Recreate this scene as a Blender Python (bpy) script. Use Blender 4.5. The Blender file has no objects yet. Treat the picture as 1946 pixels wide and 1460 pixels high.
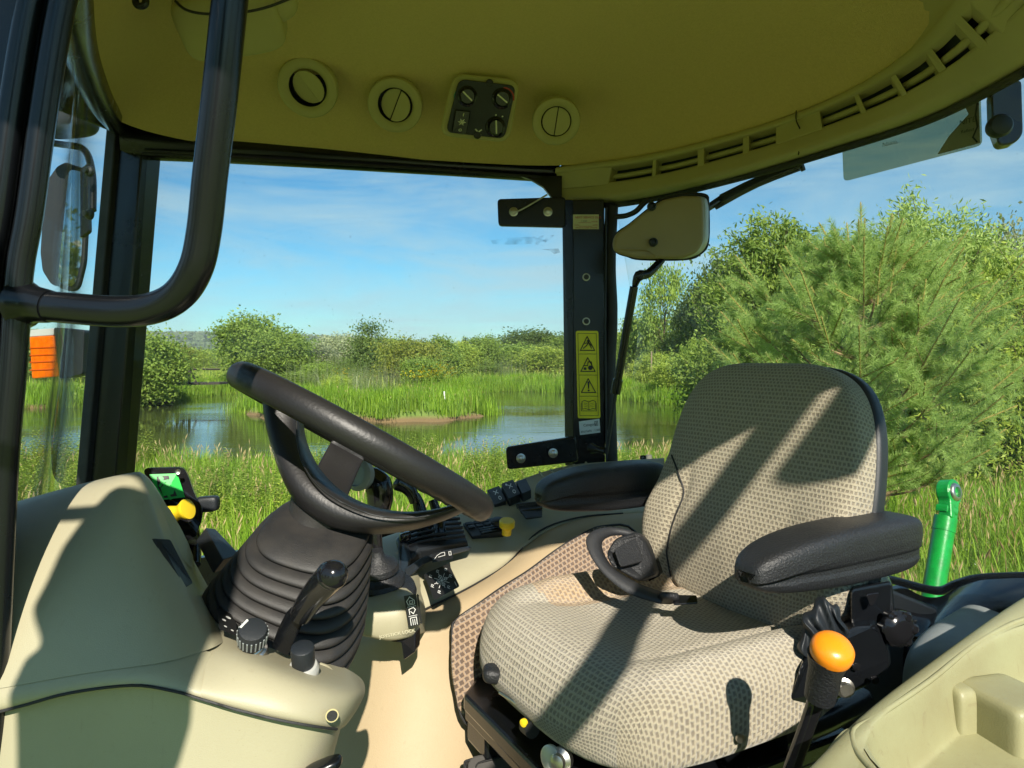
import bpy, bmesh, math, random
import numpy as np
from mathutils import Vector, Matrix, Euler
random.seed(7); RNG = np.random.default_rng(7)
PI = math.pi
S = bpy.context.scene
COL = S.collection

# ------------------------------------------------------------------ camera, sky, sun, exposure
FPX, CX, CY, CZ = 1350.0, 973.0, 680.0, 2.0
cam = bpy.data.cameras.new("camera"); camo = bpy.data.objects.new("camera", cam); COL.objects.link(camo)
cam.sensor_width = 36.0; cam.lens = 36.0 * FPX / 1946.0
cam.shift_y = (CY - 730.0) / 1946.0
cam.clip_start = 0.02; cam.clip_end = 6000
camo.location = (0, 0, CZ); camo.rotation_euler = (PI / 2, 0, 0)
S.camera = camo
SUN = Vector((-0.187, 1.0, -0.72)).normalized()          # direction the light travels
w = bpy.data.worlds.new("World"); S.world = w; w.use_nodes = True
nt = w.node_tree; nt.nodes.clear()
def wn(t, **k):
    n = nt.nodes.new(t)
    for a, b in k.items(): setattr(n, a, b)
    return n
sky = wn('ShaderNodeTexSky', sky_type='NISHITA', sun_disc=False)
sky.sun_elevation = math.asin(-SUN.z); sky.sun_rotation = math.atan2(-SUN.x, -SUN.y)
sky.air_density = 1.0; sky.dust_density = 0.1; sky.ozone_density = 1.3
tc = wn('ShaderNodeTexCoord')
mp = wn('ShaderNodeMapping'); mp.inputs['Scale'].default_value = (1.5, 1.5, 8.5); mp.inputs['Rotation'].default_value = (0.06, 0.10, 0.3)
nz = wn('ShaderNodeTexNoise'); nz.inputs['Scale'].default_value = 1.5; nz.inputs['Detail'].default_value = 9; nz.inputs['Roughness'].default_value = 0.62; nz.inputs['Distortion'].default_value = 0.5
cr = wn('ShaderNodeValToRGB'); cr.color_ramp.elements[0].position = 0.40; cr.color_ramp.elements[1].position = 0.66
cr.color_ramp.elements[0].color = (0, 0, 0, 1); cr.color_ramp.elements[1].color = (0.8, 0.8, 0.8, 1)
gam = wn('ShaderNodeHueSaturation'); gam.inputs['Saturation'].default_value = 1.15; gam.inputs['Hue'].default_value = 0.49; gam.inputs['Value'].default_value = 1.0
mx = wn('ShaderNodeMix', data_type='RGBA'); mx.inputs['B'].default_value = (2.7, 3.8, 4.2, 1)
bg = wn('ShaderNodeBackground'); bg.inputs['Strength'].default_value = 0.10
wo = wn('ShaderNodeOutputWorld')
L = nt.links.new
L(tc.outputs['Generated'], mp.inputs['Vector']); L(mp.outputs[0], nz.inputs['Vector']); L(nz.outputs['Fac'], cr.inputs[0])
tn = wn('ShaderNodeMix', data_type='RGBA', blend_type='MULTIPLY'); tn.inputs['Factor'].default_value = 1.0; tn.inputs['B'].default_value = (0.275, 0.52, 0.63, 1)
L(sky.outputs[0], gam.inputs['Color']); L(gam.outputs[0], tn.inputs['A']); L(tn.outputs['Result'], mx.inputs['A']); L(cr.outputs[0], mx.inputs['Factor'])
L(mx.outputs['Result'], bg.inputs['Color']); L(bg.outputs[0], wo.inputs[0])
sl = bpy.data.lights.new("sun", 'SUN'); sl.energy = 4.1; sl.angle = math.radians(0.55); sl.color = (1.0, 0.93, 0.80)
so = bpy.data.objects.new("sun", sl); COL.objects.link(so); so.rotation_euler = SUN.to_track_quat('-Z', 'Y').to_euler()
S.view_settings.view_transform = 'Standard'; S.view_settings.look = 'None'; S.view_settings.exposure = 0.94
S.view_settings.gamma = 1.0; S.view_settings.use_curve_mapping = False
S.render.engine = 'CYCLES'
S.cycles.use_denoising = True
try: S.cycles.denoiser = 'OPENIMAGEDENOISE'
except Exception: pass
S.cycles.max_bounces = 10; S.cycles.transparent_max_bounces = 24; S.cycles.caustics_reflective = False; S.cycles.caustics_refractive = False
S.cycles.sample_clamp_indirect = 6

# ------------------------------------------------------------------ helpers
def P(x, y, d):                                   # photo direction (x, y) at d metres ahead -> world point
    return Vector(((x - CX) / FPX * d, d, CZ - (y - CY) / FPX * d))
def PZ(x, y, z):                                  # same, on the level z (relative to the eye)
    return P(x, y, -z * FPX / (y - CY))
def tag(o, label=None, cat=None, group=None, kind=None):
    if label: o['label'] = label
    if cat: o['category'] = cat
    if group: o['group'] = group
    if kind: o['kind'] = kind
    return o
def empty(name, loc, label=None, cat=None, group=None):
    o = bpy.data.objects.new(name, None); o.empty_display_size = 0.05; COL.objects.link(o); o.location = loc
    return tag(o, label, cat, group)
def link(name, me, m, parent=None, smooth=True):
    o = bpy.data.objects.new(name, me); COL.objects.link(o)
    if m is not None and not me.materials: me.materials.append(m)
    if parent is not None:
        o.parent = parent
        if parent.type == 'EMPTY' or True:
            o.matrix_parent_inverse = Matrix.Identity(4)
            base = Matrix.Translation(parent.location) if parent.parent is None else (Matrix.Translation(parent.parent.location) @ Matrix.Translation(parent.location))
            o.matrix_local = base.inverted() @ Matrix.Identity(4)
    if smooth: me.shade_smooth()
    return o
# (every mesh is authored in world coordinates; link() compensates for the parent's location)
def mesh(verts, faces, uv=None):
    me = bpy.data.meshes.new("m"); me.from_pydata([tuple(v) for v in verts], [], faces); me.update()
    if uv is not None:
        l = me.uv_layers.new(name="UVMap")
        flat = [c for f in uv for p in f for c in p]
        l.data.foreach_set("uv", flat)
    return me
def npmesh(V, F, colr=None):
    V = np.asarray(V, dtype=np.float32); F = np.asarray(F, dtype=np.int32); k = F.shape[1]
    me = bpy.data.meshes.new("m"); me.vertices.add(len(V)); me.vertices.foreach_set("co", V.ravel())
    me.loops.add(F.size); me.loops.foreach_set("vertex_index", F.ravel())
    me.polygons.add(len(F)); me.polygons.foreach_set("loop_start", np.arange(0, F.size, k, dtype=np.int32))
    me.update(calc_edges=True)
    if colr is not None:
        a = me.attributes.new("tone", 'FLOAT', 'FACE'); a.data.foreach_set("value", np.asarray(colr, dtype=np.float32))
    return me
def sub(o, n=2):
    m = o.modifiers.new("s", 'SUBSURF'); m.levels = n; m.render_levels = n; return o
def bev(o, wd=0.002, seg=2, ang=30):
    m = o.modifiers.new("b", 'BEVEL'); m.width = wd; m.segments = seg; m.limit_method = 'ANGLE'; m.angle_limit = math.radians(ang)
    m.harden_normals = False; return o
def autosm(o, ang=35):
    me = o.data
    bm = bmesh.new(); bm.from_mesh(me)
    for e in bm.edges:
        if len(e.link_faces) == 2 and e.calc_face_angle(0) > math.radians(ang): e.smooth = False
    bm.to_mesh(me); bm.free(); return o
def crv(pts, n=6, closed=False):                 # catmull-rom
    pts = [Vector(p) for p in pts]; out = []; N = len(pts)
    rng = range(N) if closed else range(N - 1)
    for i in rng:
        g = lambda k: pts[k % N] if closed else pts[max(0, min(N - 1, k))]
        a, b, c, d = g(i - 1), g(i), g(i + 1), g(i + 2)
        for j in range(n):
            t = j / n
            out.append(0.5 * ((2 * b) + (c - a) * t + (2 * a - 5 * b + 4 * c - d) * t * t + (3 * b - a - 3 * c + d) * t ** 3))
    if not closed: out.append(pts[-1])
    return out
def tube_me(pts, r, seg=14, caps=True, flat=None, roundend=False, rough=None):
    """sweep of a circle (or ellipse flat=(a,b,upvector)) along pts; r is a number or list"""
    n = len(pts); R = r if isinstance(r, (list, tuple)) else [r] * n
    if len(R) != n: R = [R[int(i / (n - 1) * (len(R) - 1))] * (1 - (i / (n - 1) * (len(R) - 1)) % 1) + R[min(len(R) - 1, int(i / (n - 1) * (len(R) - 1)) + 1)] * ((i / (n - 1) * (len(R) - 1)) % 1) for i in range(n)]
    V, F = [], []; up = Vector(flat[2]) if flat else None; prev = None
    for i in range(n):
        t = (pts[min(i + 1, n - 1)] - pts[max(i - 1, 0)]).normalized()
        if up is not None: a = up - t * up.dot(t); a.normalize()
        elif prev is None:
            a = Vector((0, 0, 1)) if abs(t.z) < 0.9 else Vector((1, 0, 0)); a = (a - t * a.dot(t)).normalized()
        else: a = (prev - t * prev.dot(t)).normalized()
        prev = a; b = t.cross(a)
        fa, fb = (flat[0], flat[1]) if flat else (1, 1)
        for k in range(seg):
            th = 2 * PI * k / seg; V.append(pts[i] + (a * math.cos(th) * fa + b * math.sin(th) * fb) * R[i])
    for i in range(n - 1):
        for k in range(seg):
            k2 = (k + 1) % seg; F.append((i * seg + k, i * seg + k2, (i + 1) * seg + k2, (i + 1) * seg + k))
    if caps: F.append(tuple(range(seg))[::-1]); F.append(tuple((n - 1) * seg + k for k in range(seg)))
    return V, F
def tube(name, pts, r, m, parent=None, seg=14, n=1, **k):
    if n > 1: pts = crv(pts, n)
    pts = [Vector(p) for p in pts]
    V, F = tube_me(pts, r, seg, **k); o = link(name, mesh(V, F), m, parent); return autosm(o, 60)
def loft(name, rows, m, parent=None, ss=2, thick=0.0, closed=False, flip=False):
    """rows of equal length points; UV in metres; subdivided; thickness away from the eye if thick"""
    nr, nc = len(rows), len(rows[0]); V = [Vector(p) for r in rows for p in r]; F = []
    for i in range(nr - 1):
        for j in range(nc if closed else nc - 1):
            j2 = (j + 1) % nc; f = (i * nc + j, i * nc + j2, (i + 1) * nc + j2, (i + 1) * nc + j); F.append(f[::-1] if flip else f)
    o = link(name, mesh(V, F), m, parent)
    if thick:
        s = o.modifiers.new("t", 'SOLIDIFY'); s.thickness = thick; s.offset = -1
    if ss: sub(o, ss)
    return o
def lathe(name, prof, origin, axis, m, parent=None, seg=28, caps=True):
    """prof list of (radius, height) along axis from origin"""
    ax = Vector(axis).normalized(); a = Vector((0, 0, 1)) if abs(ax.z) < 0.9 else Vector((1, 0, 0))
    a = (a - ax * a.dot(ax)).normalized(); b = ax.cross(a); V, F = [], []
    for r, h in prof:
        for k in range(seg):
            th = 2 * PI * k / seg; V.append(Vector(origin) + ax * h + (a * math.cos(th) + b * math.sin(th)) * r)
    n = len(prof)
    for i in range(n - 1):
        for k in range(seg):
            k2 = (k + 1) % seg; F.append((i * seg + k, i * seg + k2, (i + 1) * seg + k2, (i + 1) * seg + k))
    if caps: F.append(tuple(range(seg))[::-1]); F.append(tuple((n - 1) * seg + k for k in range(seg)))
    o = link(name, mesh(V, F), m, parent); return autosm(o, 40)
def slab_me(out, vec, holes=None):
    n = len(out); V = [Vector(p) for p in out] + [Vector(p) + Vector(vec) for p in out]
    F = [tuple(range(n)), tuple(range(2 * n - 1, n - 1, -1))] + [((i + 1) % n, i, n + i, n + (i + 1) % n) for i in range(n)]
    me = mesh(V, F); bm = bmesh.new(); bm.from_mesh(me); bmesh.ops.recalc_face_normals(bm, faces=bm.faces); bm.to_mesh(me); bm.free()
    return me
def slab(name, out, vec, m, parent=None, b=0.003, seg=2):
    """polygon outline (3d points) given real thickness along vec, bevelled"""
    o = link(name, slab_me(out, vec), m, parent, smooth=False)
    if b: bev(o, b, seg)
    return o
def rrect(w_, h_, r, n=5):                        # 2d rounded rectangle centred
    o = []
    for cx, cy, a0 in ((w_ / 2 - r, h_ / 2 - r, 0), (-w_ / 2 + r, h_ / 2 - r, 90), (-w_ / 2 + r, -h_ / 2 + r, 180), (w_ / 2 - r, -h_ / 2 + r, 270)):
        for i in range(n + 1):
            a = math.radians(a0 + 90 * i / n); o.append((cx + r * math.cos(a), cy + r * math.sin(a)))
    return o
def rpoly(pts, r, n=4):                           # round the corners of any 2d/3d polygon
    pts = [Vector(p) for p in pts]; N = len(pts); out = []
    for i in range(N):
        p, a, b = pts[i], pts[i - 1], pts[(i + 1) % N]
        ra = min(r, (a - p).length * 0.45); rb = min(r, (b - p).length * 0.45)
        s, e = p + (a - p).normalized() * ra, p + (b - p).normalized() * rb
        for k in range(n + 1):
            t = k / n; out.append(s * (1 - t) ** 2 + p * 2 * t * (1 - t) + e * t * t)
    return out
def pad(name, o, ax, ay, az, w_, l_, t_, m, parent=None, k=5, n=14, disp=None):
    """rounded block (superellipsoid on a cube grid) with half sizes w_, l_, t_ along ax, ay, az; disp(x,y,z in -1..1)-> (x,y,z); UV unfolds from the top in metres"""
    o, ax, ay, az = Vector(o), Vector(ax).normalized(), Vector(ay).normalized(), Vector(az).normalized()
    vid, V, F, UV, raw = {}, [], [], [], {}
    def vert(c):
        key = tuple(round(q, 5) for q in c)
        if key not in vid:
            s = (abs(c[0]) ** k + abs(c[1]) ** k + abs(c[2]) ** k) ** (1 / k); q = [c[0] / s, c[1] / s, c[2] / s]
            x, y, z = q[0] * w_, q[1] * l_, q[2] * t_
            if disp: x, y, z = disp(x, y, z, *q)
            raw[key] = (q[0] * w_, q[1] * l_, q[2] * t_); vid[key] = len(V); V.append(o + ax * x + ay * y + az * z)
        return vid[key]
    def uvof(c, face):
        x, y, z = raw[tuple(round(q, 5) for q in c)]; e = t_ - z
        return (x + math.copysign(e * abs(c[0]) ** 4, c[0]), y + math.copysign(e * abs(c[1]) ** 4, c[1]))
    fs = [(lambda a, b: (a, b, 1)), (lambda a, b: (b, a, -1)), (lambda a, b: (1, a, b)), (lambda a, b: (-1, b, a)), (lambda a, b: (b, 1, a)), (lambda a, b: (a, -1, b))]
    for fi, g in enumerate(fs):
        for i in range(n):
            for j in range(n):
                q = [(-1 + 2 * (i + di) / n, -1 + 2 * (j + dj) / n) for di, dj in ((0, 0), (1, 0), (1, 1), (0, 1))]
                cs = [g(*p) for p in q]; F.append(tuple(vert(c) for c in cs)); UV.append([uvof(c, fi) for c in cs])
    me = mesh(V, F, UV); bm = bmesh.new(); bm.from_mesh(me); bmesh.ops.recalc_face_normals(bm, faces=bm.faces); bm.to_mesh(me); bm.free()
    return link(name, me, m, parent)
def obox(name, c, ax, ay, az, sx, sy, sz, m, parent=None, b=0.003):
    c, ax, ay, az = Vector(c), Vector(ax).normalized() * sx / 2, Vector(ay).normalized() * sy / 2, Vector(az).normalized() * sz / 2
    out = [c - ax - ay - az, c + ax - ay - az, c + ax + ay - az, c - ax + ay - az]
    return slab(name, out, az * 2, m, parent, b)
def quadmap(c):                                   # 4 corners tl,tr,br,bl -> f(u,v,lift): v down
    tl, tr, br, bl = [Vector(p) for p in c]; nn = (tr - tl).cross(bl - tl).normalized()
    if nn.dot(tl - Vector((0, 0, CZ))) > 0: nn = -nn
    return lambda u, v, h=0.0: (tl * (1 - u) + tr * u) * (1 - v) + (bl * (1 - u) + br * u) * v + nn * h
def decal(name, qm, polys, m, parent, h=0.0008, th=0.0006):
    """flat printed marks: 2d polygons laid on the surface qm at height h"""
    V, F = [], []
    for p in polys:
        b = len(V); V += [qm(u, v, h) for u, v in p]; F.append(tuple(range(b, b + len(p))))
    me = mesh(V, F); bm = bmesh.new(); bm.from_mesh(me); bmesh.ops.triangulate(bm, faces=bm.faces); bm.to_mesh(me); bm.free()
    return link(name, me, m, parent, smooth=False)
def stroke(pts, wd, closed=False, asp=1.0):       # 2d polyline to quads; asp = width/height of the quad
    out = []; n = len(pts)
    for i in range(n if closed else n - 1):
        a, b = pts[i], pts[(i + 1) % n]; dx, dy = (b[0] - a[0]) * asp, b[1] - a[1]; l = math.hypot(dx, dy) or 1
        nx, ny = -dy / l * wd / 2 / asp, dx / l * wd / 2; ex, ey = dx / l * wd / 2 / asp, dy / l * wd / 2
        out.append([(a[0] + nx - ex, a[1] + ny - ey), (b[0] + nx + ex, b[1] + ny + ey), (b[0] - nx + ex, b[1] - ny + ey), (a[0] - nx - ex, a[1] - ny - ey)])
    return out
def disc2(cx, cy, r, asp=1.0, n=14): return [(cx + r * math.cos(2 * PI * i / n) / asp, cy + r * math.sin(2 * PI * i / n)) for i in range(n)]
def text(name, body, qm, u, v, size, m, parent, mirror=False, h=0.0012):
    """lettering laid on the quad, starting at u,v (baseline); size in metres"""
    c = bpy.data.curves.new("t", 'FONT'); c.body = body; c.size = size; c.fill_mode = 'FRONT'
    tmp = bpy.data.objects.new("tmp", c); me = bpy.data.meshes.new_from_object(tmp); bpy.data.objects.remove(tmp); bpy.data.curves.remove(c)
    o = bpy.data.objects.new(name, me); COL.objects.link(o); me.materials.clear(); me.materials.append(m)
    o0 = qm(u, v, h); X = (qm(1, 0) - qm(0, 0)).normalized(); Y = (qm(0, 0) - qm(0, 1)); Y = (Y - X * Y.dot(X)).normalized(); Z = X.cross(Y)
    if mirror: X = -X; Z = -Z
    M = Matrix((( X.x, Y.x, Z.x, o0.x), (X.y, Y.y, Z.y, o0.y), (X.z, Y.z, Z.z, o0.z), (0, 0, 0, 1)))
    if mirror:
        M = Matrix((( X.x, Y.x, -Z.x, o0.x), (X.y, Y.y, -Z.y, o0.y), (X.z, Y.z, -Z.z, o0.z), (0, 0, 0, 1)))
    o.parent = parent
    base = Matrix.Translation(parent.location) if parent.parent is None else (Matrix.Translation(parent.parent.location) @ Matrix.Translation(parent.location))
    o.matrix_local = base.inverted() @ M
    return o

# ------------------------------------------------------------------ materials
def mat(name, col, rough=0.5, metal=0.0, bump=0.0, bscale=400, var=0.0, vscale=12, spec=0.5, coat=0.0, col2=None, dirt=0.0, sheen=0.0, wear=0.0):
    m = bpy.data.materials.new(name); m.use_nodes = True; n = m.node_tree; b = n.nodes['Principled BSDF']
    b.inputs['Base Color'].default_value = (*col, 1); b.inputs['Roughness'].default_value = rough; b.inputs['Metallic'].default_value = metal
    b.inputs['Specular IOR Level'].default_value = spec; b.inputs['Coat Weight'].default_value = coat
    if sheen: b.inputs['Sheen Weight'].default_value = sheen
    t = n.nodes.new('ShaderNodeTexCoord')
    if bump:
        z = n.nodes.new('ShaderNodeTexNoise'); z.inputs['Scale'].default_value = bscale; z.inputs['Detail'].default_value = 3
        q = n.nodes.new('ShaderNodeBump'); q.inputs['Strength'].default_value = bump; q.inputs['Distance'].default_value = 0.001
        n.links.new(t.outputs['Object'], z.inputs['Vector']); n.links.new(z.outputs['Fac'], q.inputs['Height']); n.links.new(q.outputs[0], b.inputs['Normal'])
    if var:
        z = n.nodes.new('ShaderNodeTexNoise'); z.inputs['Scale'].default_value = vscale; z.inputs['Detail'].default_value = 6; z.inputs['Roughness'].default_value = 0.6
        r = n.nodes.new('ShaderNodeValToRGB'); r.color_ramp.elements[0].position = 0.3; r.color_ramp.elements[1].position = 0.7
        c2 = col2 or tuple(c * (1 - var) for c in col)
        r.color_ramp.elements[0].color = (*c2, 1); r.color_ramp.elements[1].color = (*col, 1)
        n.links.new(t.outputs['Object'], z.inputs['Vector']); n.links.new(z.outputs['Fac'], r.inputs[0]); n.links.new(r.outputs[0], b.inputs['Base Color'])
        r2 = n.nodes.new('ShaderNodeMapRange'); r2.inputs['To Min'].default_value = min(1, rough + 0.12); r2.inputs['To Max'].default_value = max(0.03, rough - 0.10)
        n.links.new(z.outputs['Fac'], r2.inputs['Value']); n.links.new(r2.outputs[0], b.inputs['Roughness'])
    return m
M = {}
M['beige'] = mat('beige plastic', (0.385, 0.355, 0.24), 0.5, bump=0.25, bscale=900, var=0.10, vscale=5)
M['cover'] = mat('brown beige cover', (0.34, 0.26, 0.14), 0.5, bump=0.3, bscale=700, var=0.08, vscale=6)
M['tray'] = mat('tray plastic', (0.33, 0.33, 0.185), 0.45, bump=0.3, bscale=500, var=0.28, vscale=9, col2=(0.28, 0.26, 0.14))
M['beige_dk'] = mat('beige trim plastic', (0.50, 0.44, 0.23), 0.52, bump=0.2, bscale=700, var=0.08, vscale=6)
M['cream'] = mat('cream vinyl', (0.41, 0.315, 0.19), 0.6, bump=0.35, bscale=500, var=0.06, vscale=6)
M['black'] = mat('black paint', (0.006, 0.007, 0.009), 0.24, bump=0.03, bscale=60, var=0.3, vscale=8)
M['gloss'] = mat('gloss black', (0.010, 0.010, 0.012), 0.12, var=0.2, vscale=9)
M['rubber'] = mat('black rubber', (0.022, 0.022, 0.023), 0.62, bump=0.4, bscale=700, var=0.35, vscale=20)
M['soft'] = mat('black vinyl', (0.017, 0.018, 0.021), 0.46, bump=1.4, bscale=330, var=0.3, vscale=22)
M['boot'] = mat('dusty rubber', (0.017, 0.017, 0.018), 0.5, bump=0.5, bscale=900, var=0.5, vscale=30, col2=(0.030, 0.027, 0.024))
M['dkplastic'] = mat('dark plastic', (0.016, 0.020, 0.025), 0.45, bump=0.4, bscale=900, var=0.2)
M['steel'] = mat('zinc steel', (0.62, 0.60, 0.55), 0.32, 1.0, var=0.25, vscale=80)
M['green'] = mat('green paint', (0.008, 0.34, 0.05), 0.28, bump=0.3, bscale=120, var=0.35, vscale=40, coat=0.3)
M['yellow'] = mat('yellow plastic', (0.80, 0.58, 0.02), 0.4)
M['ylabel'] = mat('yellow label', (0.92, 0.80, 0.02), 0.45, var=0.06, vscale=30)
M['orange'] = mat('orange plastic', (0.90, 0.27, 0.01), 0.3, bump=0.15, bscale=300, var=0.12, vscale=40)
M['lens'] = mat('amber lens', (0.80, 0.15, 0.003), 0.12, coat=0.8, var=0.35, vscale=60)
M['white'] = mat('white print', (0.75, 0.75, 0.72), 0.5)
M['label'] = mat('paper label', (0.70, 0.66, 0.48), 0.55)
M['wlabel'] = mat('white label', (0.72, 0.76, 0.78), 0.5)
M['ink'] = mat('ink', (0.012, 0.012, 0.012), 0.5)
M['red'] = mat('red ink', (0.45, 0.03, 0.03), 0.5)
M['teal'] = mat('teal ink', (0.03, 0.30, 0.30), 0.5)
M['exit'] = mat('exit green', (0.01, 0.50, 0.06), 0.4)
M['grey'] = mat('grey plastic', (0.30, 0.33, 0.33), 0.5, var=0.2)
M['silver'] = mat('silver plastic', (0.55, 0.55, 0.52), 0.35, 0.3)
M['mud'] = mat('mat', (0.06, 0.055, 0.05), 0.8, bump=0.6, bscale=200, var=0.4)
M['headliner'] = mat('headliner', (0.72, 0.54, 0.245), 0.95, bump=1.2, bscale=420, var=0.10, vscale=160, sheen=0.25)
M['pbark'] = mat('pine bark', (0.34, 0.23, 0.12), 0.9, bump=1, bscale=40, var=0.4)
M['bark'] = mat('bark', (0.12, 0.085, 0.055), 0.9, bump=1, bscale=30, var=0.4)
M['wood'] = mat('weathered wood', (0.06, 0.05, 0.042), 0.9, bump=1, bscale=20, var=0.4)
def scuff(m, amt=0.35, col=(0.20, 0.15, 0.09)):
    n = m.node_tree; b = n.nodes['Principled BSDF']; src = b.inputs['Base Color'].links[0].from_socket; t = n.nodes.new('ShaderNodeTexCoord')
    z = n.nodes.new('ShaderNodeTexNoise'); z.inputs['Scale'].default_value = 38; z.inputs['Detail'].default_value = 8; z.inputs['Roughness'].default_value = 0.75; z.inputs['Distortion'].default_value = 1.2
    r = n.nodes.new('ShaderNodeMapRange'); r.inputs['From Min'].default_value = 0.60; r.inputs['From Max'].default_value = 0.74; r.inputs['To Max'].default_value = amt
    z2 = n.nodes.new('ShaderNodeTexNoise'); z2.inputs['Scale'].default_value = 420; z2.inputs['Detail'].default_value = 1; r2 = n.nodes.new('ShaderNodeMapRange'); r2.inputs['From Min'].default_value = 0.72; r2.inputs['From Max'].default_value = 0.80; r2.inputs['To Max'].default_value = amt
    mp_ = n.nodes.new('ShaderNodeMapping'); mp_.inputs['Scale'].default_value = (1, 1, 0.12); mp_.inputs['Rotation'].default_value = (0.4, 0.9, 0.3)
    z3 = n.nodes.new('ShaderNodeTexNoise'); z3.inputs['Scale'].default_value = 130; z3.inputs['Detail'].default_value = 2; r3 = n.nodes.new('ShaderNodeMapRange'); r3.inputs['From Min'].default_value = 0.68; r3.inputs['From Max'].default_value = 0.76; r3.inputs['To Max'].default_value = amt * 0.5
    ad = n.nodes.new('ShaderNodeMath'); ad.operation = 'MAXIMUM'; ad2 = n.nodes.new('ShaderNodeMath'); ad2.operation = 'MAXIMUM'; mi = n.nodes.new('ShaderNodeMixRGB'); mi.inputs[2].default_value = (*col, 1); K = n.links.new
    K(t.outputs['Object'], z.inputs['Vector']); K(t.outputs['Object'], z2.inputs['Vector']); K(t.outputs['Object'], mp_.inputs[0]); K(mp_.outputs[0], z3.inputs['Vector']); K(z.outputs['Fac'], r.inputs['Value']); K(z2.outputs['Fac'], r2.inputs['Value']); K(z3.outputs['Fac'], r3.inputs['Value'])
    K(r.outputs[0], ad.inputs[0]); K(r2.outputs[0], ad.inputs[1]); K(ad.outputs[0], ad2.inputs[0]); K(r3.outputs[0], ad2.inputs[1]); K(ad2.outputs[0], mi.inputs[0]); K(src, mi.inputs[1]); K(mi.outputs[0], b.inputs['Base Color'])
for k_, a_ in (('beige', .22), ('cream', .25), ('tray', .5), ('beige_dk', .15)): scuff(M[k_], a_)
def glass(name, tint=(0.975, 0.99, 0.985), f=1.35):
    m = bpy.data.materials.new(name); m.use_nodes = True; n = m.node_tree; n.nodes.clear()
    o = n.nodes.new('ShaderNodeOutputMaterial'); t = n.nodes.new('ShaderNodeBsdfTransparent'); g = n.nodes.new('ShaderNodeBsdfGlossy')
    lw = n.nodes.new('ShaderNodeLayerWeight'); lw.inputs['Blend'].default_value = 0.5; pw = n.nodes.new('ShaderNodeMath'); pw.operation = 'POWER'; pw.inputs[1].default_value = 5.0
    fr = n.nodes.new('ShaderNodeMath'); fr.operation = 'MULTIPLY_ADD'; fr.inputs[1].default_value = 0.8; fr.inputs[2].default_value = 0.012 * f; n.links.new(lw.outputs['Facing'], pw.inputs[0]); n.links.new(pw.outputs[0], fr.inputs[0]); x = n.nodes.new('ShaderNodeMixShader')
    t.inputs[0].default_value = (*tint, 1); g.inputs['Roughness'].default_value = 0.02
    n.links.new(fr.outputs[0], x.inputs[0]); n.links.new(t.outputs[0], x.inputs[1]); n.links.new(g.outputs[0], x.inputs[2])
    tc_ = n.nodes.new('ShaderNodeTexCoord'); z = n.nodes.new('ShaderNodeTexNoise'); z.inputs['Scale'].default_value = 140; z.inputs['Detail'].default_value = 1; r = n.nodes.new('ShaderNodeMapRange'); r.inputs['From Min'].default_value = 0.76; r.inputs['From Max'].default_value = 0.80; r.inputs['To Min'].default_value = 0.012; r.inputs['To Max'].default_value = 0.25
    d_ = n.nodes.new('ShaderNodeBsdfDiffuse'); d_.inputs[0].default_value = (0.35, 0.36, 0.36, 1); y = n.nodes.new('ShaderNodeMixShader'); n.links.new(tc_.outputs['Object'], z.inputs['Vector']); n.links.new(z.outputs['Fac'], r.inputs['Value']); n.links.new(r.outputs[0], y.inputs[0]); n.links.new(x.outputs[0], y.inputs[1]); n.links.new(d_.outputs[0], y.inputs[2]); n.links.new(y.outputs[0], o.inputs[0])
    return m
M['glass'] = glass('window glass'); M['tint'] = glass('tinted shade', (0.60, 0.60, 0.47), 1.5)
def mirror_m():
    m = mat('mirror', (0.8, 0.82, 0.82), 0.02, 1.0); return m
M['mirror'] = mirror_m()
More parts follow.
